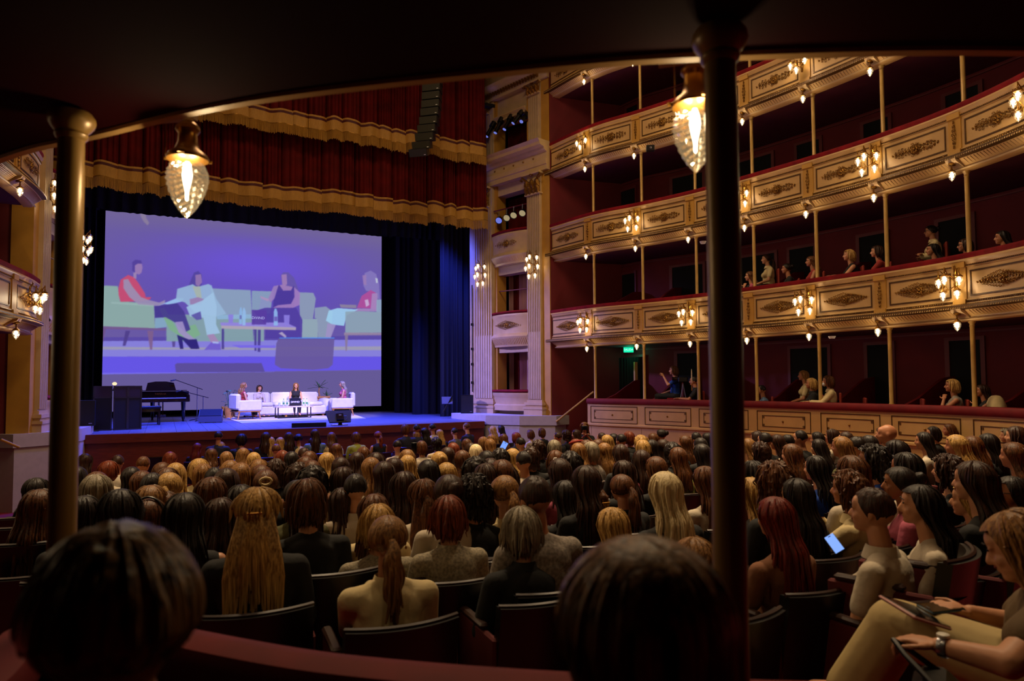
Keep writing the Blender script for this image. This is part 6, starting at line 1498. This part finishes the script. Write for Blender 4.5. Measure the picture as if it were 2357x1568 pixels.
# snap to the curved rows (keeps each head on its line of sight, lets the sitting height vary a little)
PIT = .86; R0 = 18.0
people.sort(key=lambda q: -q['Z'])
taken = {}
for q in people:
    d = ray(q['px'], q['py']); best = None
    Rf = math.hypot(q['p'].x-CX, q['p'].y-CY); k0 = (Rf-R0)/PIT
    for k in range(max(-1, math.floor(k0)-1), max(1, math.floor(k0)+3)):
        # solve t so that the radius is the row's
        R = R0+k*PIT; A = d.x*d.x+d.y*d.y; Bq = 2*(d.x*(-CX)+d.y*(-CY)); Cq = CX*CX+CY*CY-R*R
        disc = Bq*Bq-4*A*Cq
        if disc < 0: continue
        t = (-Bq-math.sqrt(disc))/(2*A)
        if t < .5: continue
        p = CAM+d*t; a = math.atan2(p.x-CX, CY-p.y)
        dev = abs(k-k0)*PIT
        cl = min([abs(a-b)*R for b in taken.get(k, [])] or [9])
        cost = dev*(2 if k > k0 else 1.2)+(2.2*(.47-cl) if cl < .47 else 0)
        if best is None or cost < best[0]: best = (cost, k, p, a, R, t)
    if q['lab']:
        p = q['p']; k = round(k0); R = Rf; a = math.atan2(p.x-CX, CY-p.y); t = q['Z']
    else: _, k, p, a, R, t = best
    taken.setdefault(k, []).append(a); q.update(row=k, p=p, a=a, R=R, t=t)
maxrow = max(q['row'] for q in people)
ordn = ['first', 'second', 'third', 'fourth', 'fifth', 'sixth', 'seventh', 'eighth', 'ninth', 'tenth', 'eleventh', 'twelfth', 'thirteenth', 'fourteenth', 'fifteenth', 'sixteenth', 'seventeenth', 'eighteenth', 'nineteenth', 'twentieth', '21st', '22nd', '23rd', '24th', '25th', '26th', '27th', '28th', '29th', '30th']
rows_ = {}
for q in people: rows_.setdefault(q['row'], []).append(q)
def clonetree(o, parent=None):
    c = o.copy(); C.objects.link(c); c.parent = parent
    for ch in o.children: clonetree(ch, c)
    return c
rnd = random.Random(11)
used = set(); first_seat = True
rk = {k: i for i, k in enumerate(sorted(rows_))}
for k in sorted(rows_):
    for i, q in enumerate(sorted(rows_[k], key=lambda q: q['a'])):
        fz = floor_z(q['p'].x, q['p'].y); sit = q['p'].z-fz
        sc = min(1.07, max(.93, sit/1.29)); base = q['p'].z-1.292*sc
        if q['s'] in 'C': base -= .012
        heading = q['a']*.8      # rows are curved around the stage
        st = math.atan2(-(3.2-q['p'].x), 22-q['p'].y)   # towards the speakers
        rz = .55*st+.45*q['a']+rnd.uniform(-.12, .12)+q['off']*.75
        hs = STY[q['s']][1]+' '+HC[q['hc']][2]+' hair' if q['s'] != 'K' else 'bald head'
        lab = ('person with '+q['lab']) if q['lab'] else f"person with {hs}, {CC[q['cc']][1]} top, {ordn[rk[k]]} row from the stage, {ordn[i]} from left"
        if q['lab'] and q['lab'].startswith(('short-haired man', 'bald man')): lab = q['lab']
        o = make_person(Vector((q['p'].x, q['p'].y, base)) , rz, q['s'], q['hc'], q['cc'], sc, q['pose'], q['near'], 2 if (q['lab'] and ('jacket' in q['lab'] or 'blazer' in q['lab'])) else None, seed=int(q['px']), label=lab, group='audience seated in the stalls', acc=q['acc'], skin='skin' if int(q['px']) % 2 else 'skin2', long_=(.62 if q['hc'] == 'p' else None))
        # body origin sits under the head
        rv = Matrix.Rotation(rz, 3, 'Z') @ Vector((0, .012, 0)); o.location -= rv*sc
        # seat
        s = SEAT0 if first_seat else clonetree(SEAT0); first_seat = False
        s.location = (o.location.x, o.location.y-.0, max(base-.02, fz-.04)); s.rotation_euler = (0, 0, .75*q['a']); s.scale = (.9, 1, 1)
        s['label'] = f"black theatre seat, {ordn[rk[k]]} row from the stage, under the {ordn[i]} person from left"
        q['obj'] = o
# empty seats the picture shows: (px, py of the top edge middle, depth)
EMP = [(360, 1033, 'empty seat at the left front, outer of the blue-lit pair'), (408, 1035, 'empty seat at the left front, inner of the blue-lit pair'), (430, 1023, 'empty blue-lit seat one row ahead, left of the auburn-haired woman'), (485, 1024, 'empty blue-lit seat beside the first man from left'), (310, 1048, 'empty seat behind the blue-lit pair, left one'), (360, 1048, 'empty seat behind the blue-lit pair, right one'),
       (795, 1012, 'empty blue-edged seat in the front row right of the monitor'), (868, 1013, 'empty seat in the front row before the pink-shouldered woman')]
for px, py, lab in EMP:
    d = ray(px, py); t = 3
    for it in range(60):
        p = CAM+d*t; h = floor_z(p.x, p.y)+.87-EYE; t = .5*t+.5*(h/d.z)
    p = CAM+d*t; s = clonetree(SEAT0); s.location = (p.x, p.y+.27, floor_z(p.x, p.y)); s.rotation_euler = (0, 0, 0); s['label'] = lab; s['group'] = 'empty theatre seats'
# large empty seats close to the camera
for (px, py, Z, rz, lab) in ((790, 1300, 3.55, .02, 'empty seat left of the woman with the cream jacket'), (60, 1200, 4.6, -.1, 'aisle seat at the far left end of its row'), (45, 1180, 5.3, -.1, 'seat one row ahead of the aisle seat at far left'), (75, 1235, 4.1, -.12, 'seat half hidden behind the left column'),
                             (2190, 1262, 3.05, .35, 'seat right of the one under the white-bloused woman, tall black back'), (2330, 1230, 3.3, .4, 'seat behind the face of the woman at the right edge'), (1160, 1275, 4.3, 0, 'seat between the tweed jacket and the black blazer')):
    p = at_d(px, py, Z); s = clonetree(SEAT0); s.location = (p.x, p.y+.27, p.z-.86); s.rotation_euler = (0, 0, rz); s['label'] = 'black theatre ' + lab; s['group'] = 'theatre seats close to the camera'
# ---------------------------------------------------------------- the four speakers on the stage
def face_parts(o):
    if 'EYM' not in globals():
        mb = MB()
        for s in (-1, 1): mb.ell((s*.033, .1005, 1.183), (.011, .005, .0055), 8, 6)
        globals()['EYM'] = mb.mesh('eyes', M['eye'])
        mb = MB(); mb.ell((0, .107, 1.124), (.020, .006, .007), 10, 6); globals()['LPM'] = mb.mesh('lips', mat('lips', '8a3c34', .4))
        mb = MB()
        for s in (-1, 1): mb.tube([(s*.018, .110, 1.203), (s*.034, .107, 1.208), (s*.050, .097, 1.203)], [.003, .0035, .002], 5)
        globals()['BRM'] = mb.mesh('eyebrows', mat('eyebrow', '1c100a', .7))
    link('eyes', EYM, o); link('lips', LPM, o); link('eyebrows', BRM, o)
def stage_person(px, top, yw, rz, sty, hc, cc, legs, label, pose='lap', sleeve=0, acc=None):
    q = at_y(px, top, yw); sc = (q.z-(STG+.05))/1.292
    o = make_person(Vector((q.x, yw, STG+.05)), rz, sty, hc, cc, sc, pose, True, sleeve, seed=px, legs=legs, skin='skin2', label=label, group='speakers seated on the stage', acc=acc); face_parts(o); return o
a = at_y(561, 880, AC1.y+.02)
w1 = stage_person(561, 880, AC1.y+.04, -PI/2+.25, 'W', 'g', 'r', 'k', 'woman in sleeveless red top in the left armchair, facing right', pose='lap')
w2 = stage_person(597, 887, SF.y-.02, PI+.45, 'C', 'd', 'w', 'w', 'woman in white suit with dark curly hair on the left of the sofa', sleeve=2)
w3 = stage_person(681, 881, SF.y-.02, PI-.05, 'W', 'g', 'k', 'k', 'woman in black sleeveless top at the middle of the sofa, behind the laptop')
w4 = stage_person(788, 877, AC2.y+.02, PI/2-.12, 'W', 'w', 'p', 'w', 'woman in pink top and white trousers in the right armchair, facing left')
mb = MB(); mb.box((0, 0, 0), (.22, .30, .004), Matrix.Rotation(.3, 3, 'Y')); o = mb.obj('paper_sheet', M['paper'], smooth=False, loc=(w1.location.x+.38, w1.location.y-.03, STG+.70)); tag(o, 'white sheet of notes held by the woman in the red top', 'paper')
for (w_, dx) in ((w1, 1), (w4, -1)):
    for s in (-1, 1):
        mb = MB(); mb.box((s*.10, .50, .03), (.07, .20, .05), b=.015); mb.obj('shoe', M['black'] if dx > 0 else M['paper'], w_)

# ---------------------------------------------------------------- people in the side boxes
def box_person(px, py, lv, off, sty, hc, cc, pose, sleeve, label, drz=0, acc=None, legs='k', chair=True):
    zz = EYE+ (2.6 if lv else .1); s = RP.s_of_px(px, zz, off); q = RP.pt(s, off, 0); d = ray(px, py); k = math.hypot(q.x, q.y)/math.hypot(d.x, d.y); P = CAM+d*k
    fl_ = .98 if lv == 0 else BOT[1]+.17
    rz = math.atan2(-(3.0-P.x), 21-P.y)+drz; sc = 1.0; base = P.z-1.292
    if base < fl_-.05: sc = max(.86, (P.z-fl_)/1.292); base = P.z-1.292*sc
    o = make_person(Vector((P.x, P.y, base)), rz, sty, hc, cc, sc, pose, True, sleeve, seed=px, legs=legs, skin='skin2' if px % 2 else 'skin', label=label, group='people in the side boxes', acc=acc); face_parts(o)
    if chair: box_chair(Vector((P.x+.02, P.y, max(fl_, base-.02))), rz, ' '.join(('red chair under the '+label).split()[:16]).rstrip(','))
    return o
box_person(1727, 624, 1, -.50, 'W', 'b', 'p', 'chin', 1, 'person half hidden by the big column, resting her face on a hand')
box_person(1765, 585, 1, -.75, 'P', 'd', 'c', 'lap', 1, 'woman with ponytail and white blouse looking down, lowest balcony', .2)
box_person(1812, 606, 1, -.50, 'U', 'k', 'k', 'lap', 1, 'woman with pinned black hair and black top on the lowest balcony', .1)
box_person(1868, 589, 1, -.50, 'W', 'b', 'r', 'cross', 0, 'woman with curly brown hair and sleeveless red top beside a post', .1)
box_person(1955, 574, 1, -.50, 'B', 'y', 'k', 'ledge', 0, 'blonde woman in a sleeveless black top leaning on the velvet rail', .15)
box_person(2019, 565, 1, -.50, 'B', 'd', 'r', 'ledge', 1, 'woman with dark curly hair and red short-sleeved top on the balcony')
box_person(2144, 518, 1, -1.0, 'U', 'k', 'c', 'cross', 2, 'person in glasses and cream sweater with arms crossed, sitting highest', 0, 'glasses', 'g')
box_person(2148, 560, 1, -.66, 'L', 'k', 's', 'lap', 1, 'woman with black hair and pale blue top looking down over the rail', .1)
box_person(2222, 549, 1, -.55, 'B', 'd', 'k', 'lap', 2, 'woman in glasses and dark top just left of the rightmost post', 0, 'glasses')
box_person(2308, 530, 1, -.60, 'L', 'k', 'c', 'chin', 1, 'woman with long black hair and puffy white sleeves, far right of the balcony')
box_person(1551, 842, 0, -.75, 'B', 'b', 'u', 'up', 1, 'woman in blue pointing towards the stage from the parterre boxes')
box_person(1598, 866, 0, -.40, 'S', 'k', 'k', 'ledge', 1, 'man in black t-shirt resting his arm on the parterre ledge')
box_person(1754, 886, 0, -.45, 'S', 'k', 's', 'lap', 1, 'small person in pale blue behind the dark parterre ledge near the column')
box_person(1850, 852, 0, -.95, 'L', 'g', 'c', 'lap', 1, 'woman with long light hair and white blouse, further back in the parterre box')
box_person(1868, 870, 0, -.50, 'B', 'y', 'k', 'lap', 2, 'blonde woman in a black jacket leaning over the parterre ledge')
box_person(1907, 864, 0, -.45, 'B', 'b', 'c', 'ledge', 2, 'woman with face mask and cream jacket right of a slim post', 0, 'mask')
box_person(2192, 872, 0, -.50, 'B', 'y', 'f', 'chin', 0, 'woman in a spotted sleeveless dress with her hand at her mouth')
box_person(2262, 884, 0, -.55, 'W', 'd', 'k', 'chin', 0, 'woman mostly hidden behind the rightmost parterre post')
t = thing('video_camera', 'black video camera on a tripod in the parterre box', 'camera', at_d(1572, 874, 17.35), .9)
mb = MB(); mb.box((0, 0, 0), (.12, .24, .14), b=.02); mb.obj('body', M['black'], t); mb = MB(); mb.lathe([(.04, 0), (.05, .12), (.055, .13)], 12, (0, .14, .02), Matrix.Rotation(-PI/2, 3, 'X')); mb.obj('lens', M['gloss'], t)
for k in range(3): a = k*2.1; mb = MB(); mb.tube([(0, 0, -.1), (.16*math.cos(a), .16*math.sin(a), -.9)], .013, 6); mb.obj('tripod_leg', M['steel'], t)
t = thing('hand_fan', 'pale oval fan held up behind the pointing woman in the parterre box', 'fan', at_d(1592, 866, 16.4), .9); mb = MB(); mb.ell((0, 0, 0), (.14, .01, .18), 16, 8); mb.obj('fan_leaf', M['cl_c'], t); mb = MB(); mb.tube([(0, 0, -.17), (.03, 0, -.35)], .01, 6); mb.obj('handle', M['wood'], t)
mb = MB(); mb.lathe([(.16, 0), (.15, .1), (.10, .22), (.06, .26), (.001, .27)], 14); tag(mb.obj('folded_jacket', M['cl_c'], loc=at_d(2293, 947, 11.4)), 'cream jacket draped over a chair at the right of the parterre boxes', 'jacket')

# ---------------------------------------------------------------- two onlookers right in front of the camera
def front_head(px, top, Z, sty, hc, rz, label, hm):
    P = at_d(px, top, Z); base = P.z-1.292
    fine('lap'); o = link('person', BODY[('lap', 1)], None, Vector((P.x, P.y, base))); o.rotation_euler = (0, 0, rz); tag(o, label, 'person', 'onlookers in the nearest box')
    o.material_slots[0].link = 'OBJECT'; o.material_slots[0].material = M['skin']
    h = link('hair', hm, o); h.material_slots[0].link = 'OBJECT'; h.material_slots[0].material = M['hair_'+hc]
    c = link('top', TOPM[('lap', 1, 1)], o); 
    if not TOPM[('lap', 1, 1)].materials: TOPM[('lap', 1, 1)].materials.append(M['cl_k'])
    c.material_slots[0].link = 'OBJECT'; c.material_slots[0].material = M['cl_k']; link('trousers', TRO, o)
    rv = Matrix.Rotation(rz, 3, 'Z') @ Vector((0, .012, 0)); o.location -= rv
    return o
M['hair_F'] = hair_mat('highlit_brown_hair', '241208', 'b08048', .3); M['hair_G'] = hair_mat('highlit_long_hair', '3c2412', 'cc9668', .3)  # pale strands paint light catching the hair of the two nearest heads
h1 = hair_mesh('short', 9, n=240, rows=90, fine=1.4); 
for v in h1.vertices: v.co.x *= 1.14; v.co.y = .012+(v.co.y-.012)*1.12
h2 = hair_mesh('long', 12, L=.5, n=260, rows=110, fine=1.3, flare=.50)
for v in h2.vertices: v.co.x *= 1.16
front_head(268, 1188, .80, 'S', 'F', .05, 'person with short brown hair seen from behind, nearest the camera at lower left', h1)
front_head(1480, 1226, .86, 'L', 'G', -.05, 'person with long brown hair seen from behind, nearest the camera at lower centre', h2)
box_chair(at_d(268, 1188, .80)-Vector((0, 0, 1.30)), .05, 'red chair under the short-haired person nearest the camera')
box_chair(at_d(1480, 1226, .86)-Vector((0, 0, 1.30)), -.05, 'red chair under the long-haired person nearest the camera')

# ---------------------------------------------------------------- woman with tablet and phone at the lower right
J = {k: at_d(*v) for k, v in dict(head=(2352, 1262, 2.28), neck=(2398, 1352, 2.28), chest=(2432, 1452, 2.28), pelvis=(2450, 1585, 2.30), shl=(2420, 1425, 2.08), shr=(2378, 1395, 2.48),
     ell=(2322, 1528, 1.98), wrl=(2162, 1487, 2.12), elr=(2330, 1432, 2.46), wrr=(2232, 1408, 2.46), hpl=(2400, 1560, 2.20), knl=(2062, 1440, 2.52), anl=(1965, 1590, 2.62), hpr=(2430, 1575, 2.42), knr=(2230, 1545, 2.70), anr=(2215, 1760, 2.75)).items()}
B0 = Vector((J['pelvis'].x, J['pelvis'].y, floor_z(2.5, 1.3)))
L_ = {k: v-B0 for k, v in J.items()}
R_h = Matrix.Rotation(.30, 3, 'Z') @ Matrix.Rotation(-.38, 3, 'X')
mb = MB()
mb.ell(L_['pelvis'], (.16, .14, .12)); mb.cap(L_['pelvis'], L_['chest'], .14, .135, 14); mb.cap(L_['shl'], L_['shr'], .055, .055, 12); mb.cap(L_['chest'], L_['neck'], .10, .055, 12); mb.cap(L_['neck'], L_['head']-Vector((0, 0, .06)), .05, .048, 12)
head(mb, L_['head'], R_h)
mb.cap(L_['shl'], L_['ell'], .052, .045, 12); mb.cap(L_['ell'], L_['wrl'], .044, .026, 12); mb.cap(L_['shr'], L_['elr'], .05, .04, 12); mb.cap(L_['elr'], L_['wrr'], .038, .024, 12)
dl = (L_['wrl']-L_['ell']).normalized(); hand(mb, L_['wrl'], dl, sc=1.0, curl=.95, side=1, nrm=(0, 0, 1)); dr = (L_['wrr']-L_['elr']).normalized(); hand(mb, L_['wrr'], dr, sc=1.0, curl=.75, side=-1, nrm=(.2, -.3, 1))
for a, b, c in (('hpl', 'knl', 'anl'), ('hpr', 'knr', 'anr')): mb.cap(L_[a], L_[b], .08, .062, 12); mb.cap(L_[b], L_[c], .058, .036, 12); mb.cap(L_[c], L_[c]+Vector((-.05, .14, -.03)), .036, .028, 10)
pw = link('person', blob(mb, .0065, 2, 'person', M['skin2'], .5), None, B0); tag(pw, 'woman in khaki top and cream trousers with tablet and phone, lower right corner', 'person')
mb = MB(); i = .014; mb.ell(L_['pelvis'], (.165, .145, .13)); mb.cap(L_['pelvis'], L_['chest'], .14+i, .135+i, 14); mb.cap(L_['shl'], L_['shr'], .055+i, .055+i, 12); mb.cap(L_['chest'], L_['neck']-Vector((0, 0, .05)), .105+i, .055+i, 12)
mb.cap(L_['shl'], L_['shl'].lerp(L_['ell'], .5), .055+i, .052+i+.008, 12); mb.cap(L_['shr'], L_['shr'].lerp(L_['elr'], .5), .052+i, .05+i, 12)
link('top', blob(mb, .009, 3, 'top', M['khaki'] if 'khaki' in M else M['cl_t']), pw)
mb = MB(); i = .02; mb.cap(L_['hpl'], L_['knl'], .092+i, .078+i, 14); mb.cap(L_['knl'], L_['anl'], .076+i, .082+i, 14); mb.cap(L_['hpr'], L_['knr'], .092+i, .076+i, 14); mb.cap(L_['knr'], L_['anr'], .076+i, .08+i, 14); mb.ell(L_['pelvis']-Vector((0, 0, .04)), (.18, .16, .12))
link('trousers', blob(mb, .010, 4, 'trousers', M['cl_cr'] if 'cl_cr' in M else M['cl_c']), pw)
hm = hair_mesh('bob', 21, L=.16, n=150, rows=60, fine=1.3); hm2 = hm.copy()
for v in hm2.vertices:
    c0 = Vector((0, .012, 1.165)); v.co = L_['head']+R_h @ (v.co-c0)
hm2.materials.clear(); hm2.materials.append(M['hair_g']); link('hair', hm2, pw)
for nm, me_ in (('eyes', EYM), ('lips', LPM), ('eyebrows', BRM)):
    m2 = me_.copy()
    for v in m2.vertices: v.co = L_['head']+R_h @ (v.co-Vector((0, .012, 1.165)))
    link(nm, m2, pw)
wl = Vector(L_['wrl'])-dl*.012; tk = dl.to_track_quat('Z', 'Y').to_matrix(); mb = MB(); mb.lathe([(.031, -.012), (.034, 0), (.031, .012)], 18, wl, tk, cap=False); mb.obj('watch_strap', M['steel'], pw)
sd = dl.cross(Vector((0, 0, 1))).cross(dl).normalized(); mb = MB(); mb.lathe([(.018, 0), (.018, .008), (.014, .010)], 14, wl+sd*.031, sd.to_track_quat('Z', 'Y').to_matrix()); mb.obj('watch_dial', M['ivory'], pw)
M['case'] = mat('dusty_pink_case', 'b07a72', .5); M['glassblack'] = mat('dark_screen_glass', '06060a', .08, spec=.8); M['teal'] = mat('dark_teal_case', '16303a', .4)
A_, B_, C_ = at_d(2062, 1385, 2.44), at_d(2150, 1437, 2.28), None
t = thing('tablet', 'tablet in a dusty pink case lying on the thigh, lower right', 'tablet', (A_+B_)/2)
ax = (B_-A_); Lx = ax.length; ax.normalize(); sx = ax.cross(Vector((0, 0, 1))).normalized(); nz = sx.cross(ax); sx = (sx*.94+nz*.34).normalized(); nz = sx.cross(ax); Mt = Matrix((ax, sx, nz)).transposed()
mb = MB(); mb.box((0, 0, 0), (Lx, .17, .012), Mt, b=.005); mb.obj('case', M['case'], t); mb = MB(); mb.box(nz*.007, (Lx*.93, .155, .003), Mt); mb.obj('screen', M['glassblack'], t)
def phone(p, Mt, label, lit=None, col='teal', s=1.0):
    t = thing('phone', label, 'phone', p); mb = MB(); mb.box((0, 0, 0), (.074*s, .15*s, .009), Mt, b=.004); mb.obj('case', M[col], t)
    mb = MB(); mb.box(Mt @ Vector((0, 0, .0055)), (.066*s, .138*s, .002), Mt); mb.obj('screen', lit or M['glassblack'], t, False)
    mb = MB(); mb.box(Mt @ Vector((0, .058*s, .0068)), (.018*s, .006*s, .001), Mt); mb.obj('speaker_slot', M['black'], t, False); return t
hd = (at_d(2205, 1406, 2.46)-at_d(2145, 1396, 2.44)); phone(at_d(2166, 1399, 2.45), Matrix.Rotation(1.35, 3, 'Z') @ Matrix.Rotation(-.12, 3, 'Y'), 'phone in a dark teal case held in the far hand, lower right')
lit = bulb_mat('phone_screen_blue', (.16, .30, .95), 1.3); lit2 = bulb_mat('phone_screen_pale', (.22, .38, .85), 1.2)
def facing_cam(p, tilt=0, roll=0):
    z_ = (CAM-p).normalized(); x_ = Vector((0, 0, 1)).cross(z_).normalized(); y_ = z_.cross(x_); return Matrix((x_, y_, z_)).transposed() @ Matrix.Rotation(roll, 3, 'Z') @ Matrix.Rotation(tilt, 3, 'X')
P = at_d(1921, 1252, 2.95); phone(P, facing_cam(P, -.5, .62), 'lit phone glowing pale blue left of the man in the white shirt', lit2, 'black', .62)
P = at_d(1135, 1092, 6.0); phone(P, facing_cam(P, .1, .05), 'raised phone showing a small blue picture, among the middle rows', lit, 'ivory')
P = at_d(1158, 1030, 10.5); phone(P, facing_cam(P, -.2, -.5), 'small lit blue phone far down the hall near the right step', lit, 'black', 1.3)
P = at_d(953, 1032, 11); phone(P, facing_cam(P, 0, 0), 'dark phone held up in the front rows left of the platform', None, 'black', 1.2)
# handbag on her lap and black jacket sleeve over the chair
P = at_d(2150, 1560, 2.05); t = thing('handbag', 'black handbag hanging from the hand with the watch, lower right', 'bag', P, .5)
mb = MB(); mb.box((0, 0, -.10), (.26, .12, .20), b=.03); mb.obj('bag_body', M['black'], t)
hh = J['wrl']+dl*.08-P; mb = MB(); mb.tube([(-.08, -.03, -.02), tuple(hh*.7+Vector((-.03, 0, 0))), tuple(hh), tuple(hh*.7+Vector((.03, 0, 0))), (.08, -.03, -.02)], .009, 6); o = mb.obj('handle', M['black'], t); o.rotation_euler = (0, 0, -.0)
s = clonetree(SEAT0); s.location = (B0.x+.0, B0.y-.02, B0.z-.02); s.rotation_euler = (0, 0, .1); s['label'] = 'black theatre seat under the woman with the tablet, lower right'; s['group'] = 'theatre seats close to the camera'
# photographer by the end wall
P = at_d(1345, 971, 16.2); o = make_person(Vector((P.x, P.y, P.z-1.292)), 2.6, 'L', 'g', 'k', 1.0, 'clasp', True, 1, seed=4, label='photographer holding a camera up to the face by the red end wall', group='audience seated in the stalls'); face_parts(o)
P2 = o.location+Matrix.Rotation(2.6, 3, 'Z') @ Vector((0, .16, 1.16)); t = thing('photo_camera', 'black camera held by the photographer near the end wall', 'camera', P2, 2.6); mb = MB(); mb.box((0, 0, 0), (.15, .06, .10), b=.015); mb.obj('body', M['black'], t); mb = MB(); mb.lathe([(.035, 0), (.04, .10)], 12, (0, .03, 0), Matrix.Rotation(-PI/2, 3, 'X')); mb.obj('lens', M['gloss'], t)
# ---------------------------------------------------------------- sconces of the proscenium pilasters
sconce(wallp(1113, 628, .05), WR.n, 7, 'crystal cluster sconce with eight globes on the right-hand farther pilaster by the curtain', 'crystal clusters on the proscenium pilasters')
sconce(wallp(1232, 608, .05), WR.n, 7, 'crystal cluster sconce with eight globes on the pilaster beside the right balconies', 'crystal clusters on the proscenium pilasters')
sconce(WL.P(2.57, .06, EYE+3.4), WL.n, 7, 'crystal cluster sconce peeping out right of the left column', 'crystal clusters on the proscenium pilasters')
sconce(WL.P(.30, .06, EYE+4.1), WL.n, 7, 'crystal cluster sconce just left of the left column', 'crystal clusters on the proscenium pilasters')
for o in list(bpy.data.objects):
    if o.parent is None and o.name.startswith('person') and 'label' in o and len(o['label'].split()) > 16: o['label'] = ' '.join(o['label'].split()[:16])
for o in NEARP: face_parts(o)
